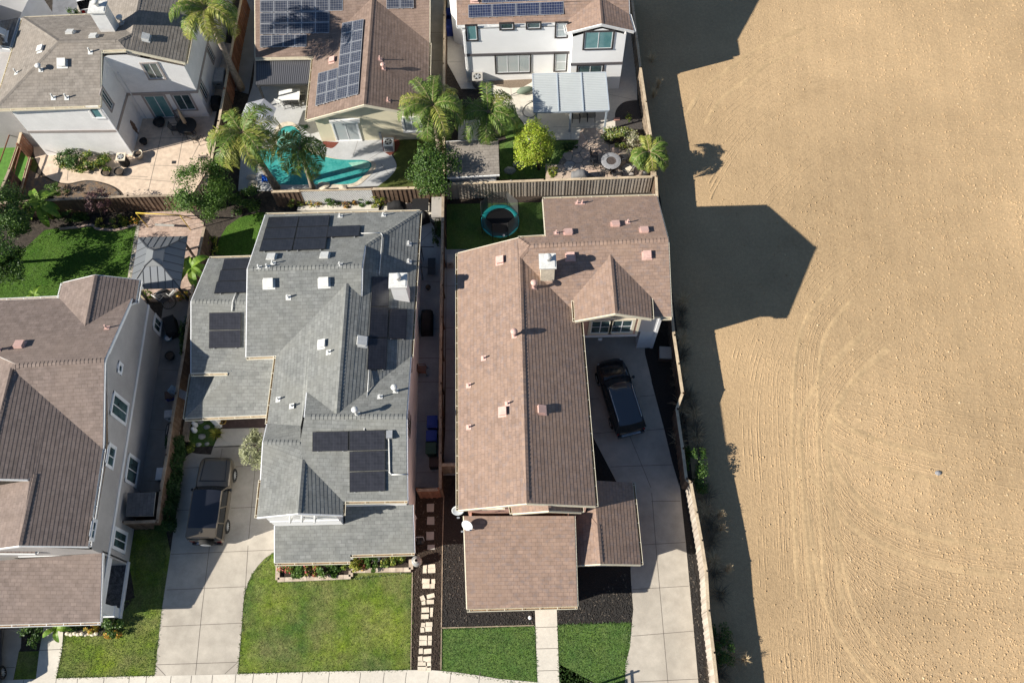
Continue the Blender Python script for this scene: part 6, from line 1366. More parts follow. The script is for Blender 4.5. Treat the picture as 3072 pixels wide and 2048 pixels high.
def make_suv(label,cat,L,W,H,bodym,roofm,hood,boxy,px_front,px_rear,zref,rear_tire=False,rear_roof=None,rails=True):
    Fp=at(px_front,zref); Rp=at(px_rear,zref); d=Fp-Rp; rz=math.atan2(d[1],d[0]); c=(Fp+Rp)/2
    t=thing('parked_car',label,cat,(c[0],c[1],.052),rz)
    hb=H*.56; hh=hood; hl=L/2
    # lower body: rows along the length, points across
    def row(x,w,zt,zb,cr):
        r_=.08 if boxy else .16
        return [(x,-w+.06,zb),(x,-w,zb+.22),(x,-w,zt-r_*1.3),(x,-w+r_*.3,zt-r_*.4),(x,-w+r_*1.2,zt),(x,-w*.45,zt+cr),(x,0,zt+cr*1.3),(x,w*.45,zt+cr),(x,w-r_*1.2,zt),(x,w-r_*.3,zt-r_*.4),(x,w,zt-r_*1.3),(x,w,zb+.22),(x,w-.06,zb)]
    w=W/2
    if boxy: xs=[(-hl+.02,w*.93,hb-.05,.45,0),(-hl+.12,w*.98,hb,.40,0),(-hl*.55,w,hb,.36,0),(hl*.20,w,hb,.36,0),(hl*.36,w,hh+.02,.36,.02),(hl*.7,w*.985,hh,.36,.035),(hl*.86,w*.955,hh-.03,.40,.03),(hl*.93,w*.90,hh-.08,.42,.02),(hl*.98,w*.80,hh-.17,.45,.01),(hl,w*.70,hh-.3,.5,0)]
    else: xs=[(-hl,w*.78,hb-.22,.42,0),(-hl+.08,w*.90,hb-.05,.34,0),(-hl*.72,w*.97,hb,.30,0),(-hl*.3,w,hb-.01,.28,0),(hl*.18,w,hb-.03,.28,0),(hl*.36,w*.99,hh+.05,.28,.03),(hl*.62,w*.97,hh,.28,.055),(hl*.78,w*.94,hh-.05,.28,.055),(hl*.88,w*.885,hh-.11,.30,.05),(hl*.945,w*.80,hh-.19,.33,.045),(hl*.985,w*.68,hh-.28,.36,.03),(hl,w*.54,hh-.38,.42,0)]
    bm_=MB(); loft(bm_,[row(*q) for q in xs]); body=bm_.build('body',[bodym],t,world=False)
    # greenhouse
    if boxy: xb0,xb1,xt0,xt1=-hl*.965,hl*.30,-hl*.955,hl*.10; wi,wt=w*.97,w*.84
    else: xb0,xb1,xt0,xt1=-hl*.955,hl*.46,-hl*.86,hl*.14; wi,wt=w*.95,w*.78
    zb,zt=hb-.03,H-.07
    def gr(u,z,wid):   # not used for faces, keeps the pillar colour body
        return None
    gb=MB()
    nseg=7; rows=[]
    for i in range(nseg):
        v=i/(nseg-1); cur=(0 if boxy else .10)*4*v*(1-v)*0
        y=-1+2*v
        yb=wi*y; yt=wt*y; bow=(1-y*y)*(.05 if boxy else .16)
        rows.append([(xb0+( -bow*.6),yb,zb),(xt0-bow*.3,yt,zt),(xt1+bow,yt,zt),(xb1+bow*1.2,yb,zb)])
    gf=MB()
    for i in range(nseg-1):
        a,b=rows[i],rows[i+1]
        gf.poly([a[3],b[3],b[2],a[2]],0); gf.poly([b[0],a[0],a[1],b[1]],1)
    gs=MB()
    wsb=MB(); 
    for i in range(nseg-1):
        a,b=rows[i],rows[i+1]; wsb.poly([a[3],b[3],b[2],a[2]],0,sm=True)
    wsb.build('windshield',[M['car_glass']],t,world=False)
    rwb=MB()
    for i in range(nseg-1):
        a,b=rows[i],rows[i+1]; rwb.poly([b[0],a[0],a[1],b[1]],0,sm=True)
    rwb.build('rear_window',[M['car_glass']],t,world=False)
    for s,r_ in ((-1,rows[0]),(1,rows[-1])):
        sb=MB(); q=[np.array(p) for p in r_]; 
        def mixp(u,v): return (q[0]*(1-u)+q[3]*u)*(1-v)+(q[1]*(1-u)+q[2]*u)*v
        sb.poly([mixp(0,0),mixp(1,0),mixp(1,1),mixp(0,1)] if s<0 else [mixp(0,1),mixp(1,1),mixp(1,0),mixp(0,0)]); sb.build('side_window',[M['car_glass']],t,world=False)
        pb=MB(); nn=np.array([0,s*.012,.004])
        for u in ((.0,.36,.66,1.0) if not boxy else (.0,.30,.62,1.0)): pb.bar(mixp(u,0)+nn,mixp(u,1)+nn,.07,.03,up=(0,s,.3))
        pb.bar(mixp(0,0)+nn,mixp(1,0)+nn,.05,.04,up=(0,s,.3)); pb.bar(mixp(0,1)+nn,mixp(1,1)+nn,.06,.05,up=(0,s,.3)); pb.build('pillars',[bodym],t,world=False)
    # roof panel
    rb=MB(); secs=[]; nx_=9
    for i in range(nx_):
        u=i/(nx_-1); x=xt0-.04+(xt1-xt0+.06)*u; sec=[]
        for j in range(9):
            y=-1+j/4; bow=(1-y*y); xx=x+bow*(.05 if boxy else .15)*(u*2-1)*(1 if u>.5 else .5); drop=(0 if boxy else .07)*(abs(u*2-1)**2.5)
            sec.append((xx,y*(wt+.015)*(1-.03*(abs(u*2-1)**3)),zt+.01-drop+(.055 if boxy else .075)*bow**.6))
        secs.append(sec)
    loft(rb,secs,close=False); rb.build('roof',[roofm],t,world=False)
    if rear_roof:
        rr=MB(); rr.box((xt0+.22,0,zt+.055),(.5,2*wt+.03,.035)); rr.box((xt0-.03,0,zt-.01),(.08,2*wt-.1,.12)); o=rr.build('sunlit_rear_roof',[rear_roof],t,world=False)  # sunlit rear end of the roof, made as a separate body-coloured piece
        ab=MB(); ab.box((xt0+.25,0,zt+.10),(.14,.05,.06)); ab.build('antenna_fin',[M['black']],o,world=False)
    if rails:
        for s in (-1,1):
            rl=MB(); y=s*wt*.93; rl.tube([(xt0+.2,y,zt+.05),(xt0+.35,y,zt+.10),(xt1-.25,y,zt+.10),(xt1-.1,y,zt+.05)],.02,6); rl.build('roof_rail',[M['chrome'] if not boxy else M['black']],t,world=False)
    for s in (-1,1):
        mb=MB(); x=xb1-.28; 
        mb.lathe((x,s*(w+.13),hb+.02),[(0,0),(.07,.01),(.09,.06),(.09,.14),(.06,.18),(0,.19)],10); mb.bar((x,s*(w-.05),hb+.05),(x,s*(w+.1),hb+.08),.05,.05); mb.build('mirror',[M['black'] if boxy else bodym],t,world=False)
        lb=MB(); lb.box((hl-.16 if boxy else hl-.26,s*w*.66,hh-.24),(.12,w*.28,.14),-s*(.35 if boxy else .45)); lb.build('headlight',[mat('headlight_glass',(.5,.52,.54),.1,spec=.8)],t,world=False)
        lb=MB(); lb.box((-hl+(.05 if boxy else .09),s*w*.78,hb-.2),(.08,w*.26,.26 if boxy else .16),s*(.05 if boxy else .4)); lb.build('tail_light',[mat('tail_light',(.28,.012,.012),.15,spec=.7)],t,world=False)
    r=.41 if boxy else .37; tw=.27 if boxy else .24
    for x in (hl*.62,-hl*.60):
        for s in (-1,1): wheel(x,s*(w-tw*.38),r,tw,t)
    bb=MB(); bb.box((hl-.06,0,.52),(.2,W*.7,.24)) if boxy else bb.box((hl-.12,0,.46),(.2,W*.66,.2)); bb.build('front_bumper',[M['black'] if boxy else bodym],t,world=False)
    bb=MB(); bb.box((-hl+.02,0,.5),(.22,W*.86,.24)); bb.box((-hl-.05,0,.62),(.1,W*.6,.05),m=1); bb.build('rear_bumper',[M['black'] if boxy else bodym,M['chrome']],t,world=False)
    # hood seams, wipers
    hbm=MB()
    for s in (-1,1): hbm.bar((hl*.40,s*w*.74,hh+.045),(hl*(.92 if boxy else .8),s*w*.66,hh+(.0 if boxy else .005)),.03,.02)
    hbm.bar((hl*.395,-w*.8,hh+.055),(hl*.395,w*.8,hh+.055),.06,.02); hbm.build('hood_seam',[M['black']],t,world=False)
    if rear_tire:
        tb=MB(); n=22; x0=-hl-.06
        prof=[(.02,-.16),(.30,-.16),(.37,-.13),(.40,-.08),(.40,.08),(.36,.12),(.22,.12)]; k=len(tb.v)
        for (rr,o) in prof:
            for j in range(n): a=2*PI*j/n; tb.v.append((x0+o,rr*math.cos(a)-.1,1.02+rr*math.sin(a)))
        for i in range(len(prof)-1):
            for j in range(n): tb.f.append((k+i*n+j,k+(i+1)*n+j,k+(i+1)*n+(j+1)%n,k+i*n+(j+1)%n)); tb.m.append(0 if i>0 else 1); tb.uv.append(None); tb.sm.append(True)
        tb.build('spare_wheel',[M['rubber'],M['metal_grey']],t,world=False)
    return t
M['car_glass']=mat('car_glass',(.012,.014,.016),.12,spec=.6)
bronze=paint('bronze_paint',(.135,.112,.082),.32,.5); blackp=paint('black_car_paint',(.012,.013,.017),.2,.2); rblack=paint('shaded_black_roof_paint',(.011,.013,.02),.3,.1,.5)  # roof colour is black gloss with the house shadow mixed in
make_suv('bronze four wheel drive car with black roof and rear spare wheel on the driveway','car',4.95,1.96,1.86,bronze,rblack,1.18,True,Tg(1712,968),Tj(1612,470),.9,True,bronze,rails=False)
make_suv('black sport utility car with grey tinted roof parked askew on the shaded driveway','car',4.85,1.92,1.74,blackp,mat('glossy_dark_roof',(.05,.058,.07),.12,.2,.7,coat=.8),1.05,False,Tf(1495,1358),Ti(1690,545),.75)
whitep=paint('white_car_paint',(.72,.72,.72),.3,0)
make_suv('white pickup like car mostly hidden behind the chimney of the white stucco house','car',5.2,1.95,1.85,whitep,whitep,1.2,True,Ta(700,-330),Ta(735,95),.9,False,None,rails=False)
make_suv('dark car whose rear wheel only just enters the picture at lower left','car',4.7,1.85,1.5,paint('dark_blue_paint',(.03,.035,.045)),paint('dark_blue_roof',(.03,.035,.045)),.95,False,Tj(-140,1060),Tj(-135,1560),.7)
# ------------------------------------------------------------------ yard things
def rect_on(t,name,pts,z0,z1,m,mb=None):
    mb=MB(); mb.prism([xy(at(p,z1)) for p in pts],z0,z1); return mb.build(name,[M[m]],t)
def cover(label,pts,z,m,posts,rib_m,along=0,ribs=20,slope=0.0,fall=None,post_m='dark_metal'):
    """pts TL TR BR BL pixels at height z"""
    X=[at(p,z) for p in pts]; t=thing('patio_cover',label,'patio cover',(sum(x[0] for x in X)/4,sum(x[1] for x in X)/4,0))
    if fall:
        for i in fall: X[i]=at(pts[i],z-slope)
    mb=MB(); dz=np.array([0,0,.05]); mb.hexa([X[3]-dz,X[2]-dz,X[1]-dz,X[0]-dz,X[3],X[2],X[1],X[0]]); mb.build('roof_sheet',[M[m]],t)
    rb=MB()
    for i in range(ribs+1):
        u=i/ribs
        if along==0: a=X[0]+(X[1]-X[0])*u; b=X[3]+(X[2]-X[3])*u
        else: a=X[0]+(X[3]-X[0])*u; b=X[1]+(X[2]-X[1])*u
        rb.bar(a+dz*.25,b+dz*.25,.045,.035)
    rb.build('ribs',[M[rib_m]],t)
    for a,b in ((0,1),(1,2),(2,3),(3,0)):
        e=MB(); e.bar(X[a]-dz*.9,X[b]-dz*.9,.08,.14); e.build('edge_beam',[M[post_m]],t)
    for p in posts:
        b=at(p,0) if not isinstance(p,np.ndarray) else p; pb=MB(); pb.bar((b[0],b[1],.03),(b[0],b[1],z-slope-.03),.12,.12); pb.build('post',[M[post_m]],t)
    return t
M['slate']=mat('slate_metal',(.125,.125,.135),.5,metal=.3); M['slate_l']=mat('slate_metal_rib',(.17,.17,.185),.5,metal=.3)
M['palewhite']=mat('pale_patio_sheet',(.40,.43,.44),.55,noise=[(1,.04,None)]); M['palerib']=mat('pale_patio_rib',(.45,.475,.48),.55); M['steelblue']=mat('blue_grey_beam',(.33,.38,.44),.5)
c=[at(p,2.45) for p in (Tb(442,458),Tb(885,452),Tb(855,655),Tb(442,665))]
cover('dark ribbed metal patio cover attached to the solar house above a white table',[Tb(442,458),Tb(886,452),Tb(853,657),Tb(442,668)],2.5,'slate',[np.array([c[2][0]-.1,c[2][1]+.05,0]),np.array([c[3][0]+.1,c[3][1]+.05,0])],'slate_l',0,27,.25,(2,3))
c=[at(p,2.4) for p in (Tc(1045,582),Tc(1612,568),Tc(1640,862),Tc(1052,878))]
t=cover('pale ribbed patio cover attached to the bright white house',[Tc(1040,582),Tc(1612,568),Tc(1640,864),Tc(1050,880)],2.5,'palewhite',[np.array([c[3][0]+.15,c[3][1]+.05,0]),np.array([(c[3][0]+c[2][0])/2-.05,c[3][1]+.08,0]),np.array([c[2][0]-.15,c[2][1]+.05,0])],'palerib',1,22,.15,(2,3),'steelblue')
X=[at(p,2.5) for p in (Tc(1230,577),Tc(1245,866),Tc(1420,572),Tc(1440,866))]
for a,b in ((0,1),(2,3)):
    mb=MB(); mb.bar(X[a]+np.array([0,0,.04]),X[b]+np.array([0,0,-.10]),.07,.06); mb.build('seam',[M['steelblue']],t)
# gazebo: two tier hip roof of standing seam metal
def gazebo():
    z=2.3; c4=[at(p,z) for p in (Td(1102,553),Td(1487,546),Td(1395,952),Td(1040,945))]
    c4[3]=np.array([c4[0][0]+(c4[2][0]-c4[1][0]),c4[2][1],z]); ctr=sum(c4)/4; t=thing('gazebo','grey metal hip roofed gazebo on the pink pavers','gazebo',(ctr[0],ctr[1],0))
    hw=(c4[1][0]-c4[0][0])/2; hd=(c4[0][1]-c4[3][1])/2
    def tier(z0,z1,f0,f1,seams,ridge,name,m):
        for k in range(4):
            mb=MB(); sg=[(-1,1),(1,1),(1,-1),(-1,-1)]; a,b=sg[k],sg[(k+1)%4]
            A=np.array([ctr[0]+a[0]*hw*f0,ctr[1]+a[1]*hd*f0,z0]); Bq=np.array([ctr[0]+b[0]*hw*f0,ctr[1]+b[1]*hd*f0,z0]); 
            rx,ry=hw*f1[0],hd*f1[1]
            Cq=np.array([ctr[0]+b[0]*rx,ctr[1]+b[1]*ry,z1]); Dq=np.array([ctr[0]+a[0]*rx,ctr[1]+a[1]*ry,z1])
            mb.poly([Bq,A,Dq,Cq]); dn=np.array([0,0,-.03]); mb.poly([A+dn,Bq+dn,Cq+dn,Dq+dn]); mb.poly([A,Bq,Bq+dn,A+dn])
            o=mb.build(name,[M[m]],t)
            if seams:
                sb=MB(); e=(Bq-A); Ln=np.linalg.norm(e)
                for i in range(1,seams):
                    u=i/seams; p=A+e*u; inward=np.array([-(a[0]+b[0])/2,-(a[1]+b[1])/2,0]); run=(hw*f0-rx) if abs(inward[0])>.5 else (hd*f0-ry); lenx=(hw*f0 if abs(inward[0])<.5 else hd*f0); off_=abs((p-np.array([ctr[0],ctr[1],z0]))@ (e/Ln)); lim=(lenx-off_)/max(1e-6,(lenx-(rx if abs(inward[0])<.5 else ry))); f=min(1,lim)
                    q=p+inward*run*f+np.array([0,0,(z1-z0)*f]); sb.bar(p+np.array([0,0,.012]),q+np.array([0,0,.012]),.025,.03)
                sb.build('seams',[M['gaz_dark']],o)
            hb=MB(); hb.bar(A+np.array([0,0,.02]),Dq+np.array([0,0,.02]),.06,.035); hb.build('hip_cap',[M['gaz_dark']],t)
    tier(z,z+.75,1,(.30,.30),7,0,'lower_roof','gaz'); tier(z+.74,z+1.02,.36,(.001,.16),0,0,'top_roof','gaz_l')
    for sx in (-1,1):
        for sy in (-1,1):
            pb=MB(); pb.bar((ctr[0]+sx*hw*.82,ctr[1]+sy*hd*.85,.05),(ctr[0]+sx*hw*.82,ctr[1]+sy*hd*.85,z+.05),.12,.12); pb.build('post',[M['dark_metal']],t)
    return t
M['gaz']=mat('gazebo_metal',(.20,.215,.235),.4,metal=.4); M['gaz_l']=mat('gazebo_top_metal',(.24,.25,.255),.4,metal=.4); M['gaz_dark']=mat('gazebo_seam',(.06,.065,.075),.5)
gazebo()
# garden shed
s=[at(Tc(372,1108),2.3),at(Tc(690,1096),2.3),at(Tc(780,1368),2.0),at(Tc(368,1392),2.0)]
s=[at(Tc(360,1112),2.55),at(Tc(770,1090),2.55),at(Tc(780,1368),2.0),at(Tc(366,1392),2.0)]
t=thing('garden_shed','small garden shed with taupe shingle roof beside the citrus tree','shed',((s[0][0]+s[2][0])/2,(s[0][1]+s[2][1])/2,0))
shr=[[s[0],s[3],s[2],s[1]]]; roof_mesh(shr,'roof',t,M['sh_taupe'],M['white'],row=.2,thick=.1)
wall_mesh([(s[3][0]+.15,s[3][1]+.18),(s[2][0]-.25,s[2][1]+.18),(s[1][0]-.25,s[1][1]-.1),(s[0][0]+.15,s[0][1]-.1)],shr,1.9,t,M['stucco_white'])
rake_mesh([(s[3],s[2],(0,-1)),(s[0],s[1],(0,1))],t,M['white'],'fascia_board',h=.12)
# trampoline
X=at(Tf(655,330),.0); X=at(Tf(655,292),.75); X[2]=0; t=thing('trampoline','round trampoline with teal pad and black safety net on the small lawn','trampoline',X); R0=1.22
mb=MB(); mb.lathe((X[0],X[1],.72),[(0,0),(R0*.82,0)],40); mb.build('jumping_mat',[M['fabric_black']],t)
mb=MB(); mb.lathe((X[0],X[1],.74),[(R0*.80,0),(R0*.82,.03),(R0*1.03,.03),(R0*1.05,-.03)],40); mb.build('pad',[M['teal_pad']],t)
nm=bpy.data.materials.new('safety_net'); nm.use_nodes=True; nt_=nm.node_tree; tp=nt_.nodes.new('ShaderNodeBsdfTransparent'); mxs=nt_.nodes.new('ShaderNodeMixShader'); mxs.inputs[0].default_value=.72; nt_.nodes['Principled BSDF'].inputs['Base Color'].default_value=(.07,.07,.07,1); nt_.links.new(tp.outputs[0],mxs.inputs[1]); nt_.links.new(nt_.nodes['Principled BSDF'].outputs[0],mxs.inputs[2]); nt_.links.new(mxs.outputs[0],nt_.nodes['Material Output'].inputs[0])
mb=MB(); n=8; k=[(X[0]+R0*1.05*math.cos(2*PI*(i+.5)/n),X[1]+R0*1.05*math.sin(2*PI*(i+.5)/n)) for i in range(n)]
for i in range(n):
    a,b=k[i],k[(i+1)%n]; mb.poly([(a[0],a[1],.76),(b[0],b[1],.76),(b[0],b[1],2.35),(a[0],a[1],2.35)])
mb.build('net',[nm],t)
for i in range(n):
    pb=MB(); p=k[i]; pb.tube([(p[0]+(p[0]-X[0])*.03,p[1]+(p[1]-X[1])*.03,0),(p[0]+(p[0]-X[0])*.05,p[1]+(p[1]-X[1])*.05,1.9),(p[0],p[1],2.4)],.025,6); pb.build('net_pole',[M['fabric_black']],t)
mb=MB(); mb.lathe((X[0],X[1],.62),[(R0,.0),(R0+.03,.03),(R0,.06)],40); mb.build('frame',[M['dark_metal']],t)
mb=MB(); mb.lathe(tuple(at(Tf(682,412),.76)),[(0,0),(.08,.03),(.10,.10),(.08,.17),(0,.2)],12); tag(mb.build('ball',[M['white']]),'small white ball lying on the trampoline mat','ball')
# air conditioners
def ac(label,px,w,h,m,top,round_=True):
    X=at(px,h); t=thing('air_conditioner',label,'air conditioner',(X[0],X[1],.05)); mb=MB()
    if round_:
        mb.lathe((X[0],X[1],.05),[(w*.46,0),(w*.5,.05),(w*.5,h-.1),(w*.47,h-.05)],20); mb.build('casing',[M[m]],t)
        lb=MB()
        for i in range(24):
            a=2*PI*i/24; lb.bar((X[0]+w*.505*math.cos(a),X[1]+w*.505*math.sin(a),.12),(X[0]+w*.505*math.cos(a),X[1]+w*.505*math.sin(a),h-.12),.02,.02)
        lb.build('louvres',[M['dark_metal']],t)
    else:
        mb.box((X[0],X[1],.05+h*.45),(w,w,h*.9)); mb.build('casing',[M[m]],t); lb=MB()
        for i in range(9): lb.box((X[0],X[1]-w*.505,.15+i*h*.085),(w*.85,.015,.025))
        lb.build('louvres',[M['dark_metal']],t)
    tb=MB(); w2=w*.52
    q=[(X[0]+sx*w2,X[1]+sy*w2) for sx,sy in ((-1,-1),(1,-1),(1,1),(-1,1))]; tb.prism(q,h-.06,h); o=tb.build('top_panel',[M[top]],t)
    gb=MB(); gb.lathe((X[0],X[1],h+.004),[(0,0),(w*.38,0)],24); gb.build('fan_well',[M['black']],o)
    gf=MB()
    for i in range(5):
        a=2*PI*i/5; gf.bar((X[0],X[1],h+.012),(X[0]+math.cos(a)*w*.34,X[1]+math.sin(a)*w*.34,h+.012),.10,.01)
    gf.tube([(X[0],X[1],h),(X[0],X[1],h+.03)],w*.09,12); gf.build('fan',[M['metal_grey']],o)
    return t
ac('black cylindrical cooling unit with beige top beside the green wall bushes',Ta(945,1228),.62,.95,'black','stone_cream'); ac('white square cooling unit on the red bark patch',Tb(1476,1112),.68,.75,'white','white',False); ac('grey cylindrical cooling unit against the bright white house',Tc(606,600),.72,1.0,'metal_grey','resin')
def boxy(name,label,cat,px,z,size,rz,m,lid=None,bev=.02,parts=None,seg=None):
    X=at(px,z); t=thing(name,label,cat,(X[0],X[1],.05),rz); mb=MB(); w,d,h=size
    M3=[(-w/2,-d/2),(w/2,-d/2),(w/2,d/2),(-w/2,d/2)]
    mb.prism([(a*.96,b*.96) for a,b in M3],0,h*.85); o=mb.build('box',[M[m]],t,world=False)
    lb=MB(); lb.prism(M3,h*.85,h*.94); lb.prism([(a*.9,b*.9) for a,b in M3],h*.94,h); lb.build('lid',[M[lid or m]],t,world=False)
    hb=MB(); hb.box((0,-d*.5,h*.7),(w*.35,.04,.06)); hb.build('handle',[M['dark_metal']],t,world=False)
    return t
boxy('utility_cabinet','grey green utility cabinet standing against the east wall of the white stucco house','cabinet',Ta(1715,590),.8,(.75,1.35,.8),0,'metal_grey')
boxy('storage_box','large beige storage box in the corner behind the grey roofed house','storage box',Tf(160,185),.75,(.75,1.55,.75),0,'resin')
boxy('equipment_box','weathered square box with vents by the dark boundary fence','box',Tt(1550,880),.6,(.75,.8,.6),-.08,'brown_bin','resin')
boxy('ac_cabinet','small grey equipment box beside the pinkish brown house wall','box',Tf(262,590),.8,(.45,.65,.8),0,'resin')
def wheelie(label,px,m,rz=0,group=None):
    X=at(px,1.05); t=thing('wheelie_bin',label,'bin',(X[0],X[1],.05),rz,group); mb=MB()
    a=[(-.24,-.28,0),(.24,-.28,0),(.24,.28,0),(-.24,.28,0),(-.3,-.36,.98),(.3,-.36,.98),(.3,.36,.98),(-.3,.36,.98)]; mb.hexa(a); mb.build('body',[M[m]],t,world=False)
    lb=MB(); lb.box((0,0,1.01),(.64,.76,.05)); lb.box((0,-.02,1.045),(.5,.5,.03)); lb.build('lid',[M[m]],t,world=False)
    for s in (-1,1):
        wb=MB(); wb.tube([(s*.2,.33,.1),(s*.27,.33,.1)],.1,12); wb.build('wheel',[M['rubber']],t,world=False)
    hb=MB(); hb.bar((-.25,.4,.95),(.25,.4,.95),.03,.03); hb.build('handle',[M[m]],t,world=False); return t
wheelie('upper of two blue wheelie bins in the shaded side path',Ti(122,430),'blue_bin'); wheelie('lower of two blue wheelie bins, next to the green bin',Ti(116,545),'blue_bin'); wheelie('dark green wheelie bin below the two blue bins',Ti(112,632),'green_bin'); boxy('crate','brown wooden box behind the green wheelie bin','box',Ti(138,745),.6,(.6,.6,.6),0,'brown_bin')
wheelie('blue lidded bin between the fence and the bright white house',Tw(650,430),'blue_bin'); wheelie('blue bin with grey lid at the top of the side path',Tw(640,220),'blue_bin')
# covered grills and garden furniture
def grill(label,px,z,size,rz,m='fabric_black'):
    X=at(px,z); t=thing('covered_grill',label,'grill',(X[0],X[1],.05),rz); w,d,h=size; mb=MB(); secs=[]
    for i in range(9):
        u=i/8; x=-w/2+w*u; e=1-.12*(abs(2*u-1)**6); ht=h*(.84+.16*(1 if .25<u<.8 else 0))*e
        secs.append([(x,-d/2,0),(x,-d/2*.97,ht*.72),(x,-d/2*.7,ht*.96),(x,0,ht),(x,d/2*.7,ht*.96),(x,d/2*.97,ht*.72),(x,d/2,0)])
    loft(mb,secs); mb.build('cover',[M[m]],t,world=False); lb=MB()
    for sx in (-1,1):
        for sy in (-1,1): lb.tube([(sx*w*.42,sy*d*.4,-.05),(sx*w*.42,sy*d*.4,.12)],.03,6)
    lb.build('feet',[M['dark_metal']],t,world=False); return t
grill('black covered grill in the shaded path beside the grey roofed house',Tf(72,1060),1.1,(1.5,.75,1.1),math.pi/2); grill('black covered grill by the corner of the white stucco house',Ta(1680,770),1.0,(.85,.7,1.0),math.pi/2); grill('grey covered grill on the flagstones in front of the fence',Tc(1412,1352),1.0,(1.1,.6,1.0),0,'resin_d') if False else None
M['resin_d']=mat('dark_grey_cover',(.16,.16,.165),.8)
grill('grey covered grill on the flagstones in front of the fence',Tc(1412,1350),1.0,(1.15,.6,1.0),0,'resin_d'); grill('crumpled black grill cover beside the beige storage box',Tf(40,240),.95,(.8,.6,.95),.4); grill('black covered grill behind the grey roofed house, nearest the lattice',Te(1795,25),1.0,(1.2,.6,1.0),0)
def chair(label,px,rz,group=None,m='dark_metal',s=1.0):
    X=at(px,.45); t=thing('patio_chair',label,'chair',(X[0],X[1],.05),rz,group); sb=MB()
    for i in range(7): sb.box((-.22+i*.073,0,.42),(.045,.46,.02))
    sb.build('seat',[M[m]],t,world=False); bb=MB()
    for i in range(7): bb.bar((-.22+i*.073,.22,.44),(-.22+i*.073,.32,.92),.03,.02)
    bb.bar((-.26,.33,.93),(.26,.33,.93),.05,.03); bb.build('backrest',[M[m]],t,world=False)
    for sx in (-1,1):
        for sy in (-1,1):
            lb=MB(); lb.tube([(sx*.24,sy*.22,.42),(sx*.26,sy*.26,0)],.02,6); lb.build('leg',[M[m]],t,world=False)
        ab=MB(); ab.tube([(sx*.27,-.2,.42),(sx*.27,-.2,.63),(sx*.27,.26,.65)],.02,6); ab.build('armrest',[M[m]],t,world=False)
    return t
def round_table(name,label,px,z,r,m,px_=None,top='dark_metal'):
    X=at(px,z); t=thing(name,label,'table',(X[0],X[1],.05)); mb=MB(); mb.lathe((0,0,z-.08),[(0,0),(r*.97,0),(r,.015),(r*.97,.03),(0,.03)],32); mb.build('table_top',[M[top]],t,world=False)
    for i in range(4):
        a=PI/4+i*PI/2; lb=MB(); lb.tube([(math.cos(a)*r*.5,math.sin(a)*r*.5,z-.08),(math.cos(a)*r*.65,math.sin(a)*r*.65,0)],.025,6); lb.build('leg',[M[m]],t,world=False)
    return t
X=at(Tc(1655,1265),.6); t=thing('fire_table','round grey fire pit table on the flagstone patio','table',(X[0],X[1],.06)); M['granite']=mat('grey_granite',(.28,.28,.29),.4,noise=[(30,.4,None)])
mb=MB(); mb.lathe((0,0,.55),[(.30,0),(.66,0),(.68,.02),(.68,.05),(.66,.06),(.32,.06)],40); mb.build('table_top',[M['granite']],t,world=False); mb=MB(); mb.lathe((0,0,0),[(.42,0),(.48,.05),(.40,.5),(.5,.55)],24); mb.build('pedestal',[M['dark_metal']],t,world=False); mb=MB(); mb.lathe((0,0,.57),[(0,.03),(.12,.05),(.24,.02),(.31,.03),(.33,.05)],24); mb.build('fire_bowl',[mat('lava_rock',(.07,.055,.05),.9,noise=[(40,.8,None)])],t,world=False)
for p,rz,lab in ((Tc(1525,1215),1.5,'black slatted chair left of the fire table'),(Tc(1535,1275),1.9,'black low chair below the left chair at the fire table'),(Tc(1610,1345),2.7,'black slatted chair in front of the fire table, nearest the grill'),(Tc(1690,1360),3.5,'black slatted chair in front of the fire table, middle'),(Tc(1785,1335),-2.2,'chair with a beige seat pad beside the short bushy palm'),(Tc(1755,1235),-1.4,'black chair between fire table and heather shrub')): chair(lab,p,rz)
X=at(Tc(1800,1330),.5); mb=MB(); mb.box((X[0],X[1],.53),(.42,.42,.07),.5); tag(mb.build('seat_pad',[M['stone_cream']]),'beige pad lying on the chair next to the short palm','cushion')
for i,q in enumerate((Tc(1380,915),Tc(1440,905),Tc(1500,905))): chair(('dark chair under the pale patio cover, nearest the middle post','dark chair under the pale patio cover, between two others','dark chair under the pale patio cover, furthest from the middle post')[i],q,0)
round_table('patio_table','round black patio table with closed umbrella on the shaded tan patio',Ta(1460,985),.74,.72,'dark_metal',top='black')
X=at(Ta(1462,985),.7); Y=at(Ta(1395,880),2.5); t=thing('patio_umbrella','closed beige umbrella standing in the round black patio table','umbrella',(X[0],X[1],.05)); mb=MB(); mb.tube([(X[0],X[1],.05),(X[0],X[1],2.55)],.025,8); mb.build('pole',[M['wood']],t); mb=MB(); mb.lathe((X[0],X[1],.95),[(.03,0),(.13,.1),(.12,.5),(.08,1.2),(.03,1.55)],10); mb.build('folded_canopy',[mat('beige_canvas',(.42,.34,.24),.9)],t)
for q,rz,lab in ((Ta(1375,1010),1.6,'wire chair left of the round black table on the tan patio'),(Ta(1490,1040),3.1,'wire chair in front of the round black table on the tan patio'),(Ta(1545,1085),2.7,'wire chair standing in the sun line of the tan patio'),(Ta(1600,1240),3.3,'wire chair in full sun by the patio fence, upper'),(Ta(1410,930),.4,'wire chair behind the round black table near the window')): chair(lab,q,rz)
def bowl(name,label,cat,px,r,h,m,fill='black'):
    X=at(px,h); t=thing(name,label,cat,(X[0],X[1],.05)); mb=MB(); mb.lathe((0,0,0),[(0,0),(r*.6,0),(r*.95,h*.7),(r,h),(r*.88,h),(r*.8,h*.75)],20); mb.build('bowl',[M[m]],t,world=False); fb=MB(); fb.lathe((0,0,h*.78),[(0,.03),(r*.5,.02),(r*.82,0)],16); fb.build('filling',[M[fill]],t,world=False); return t
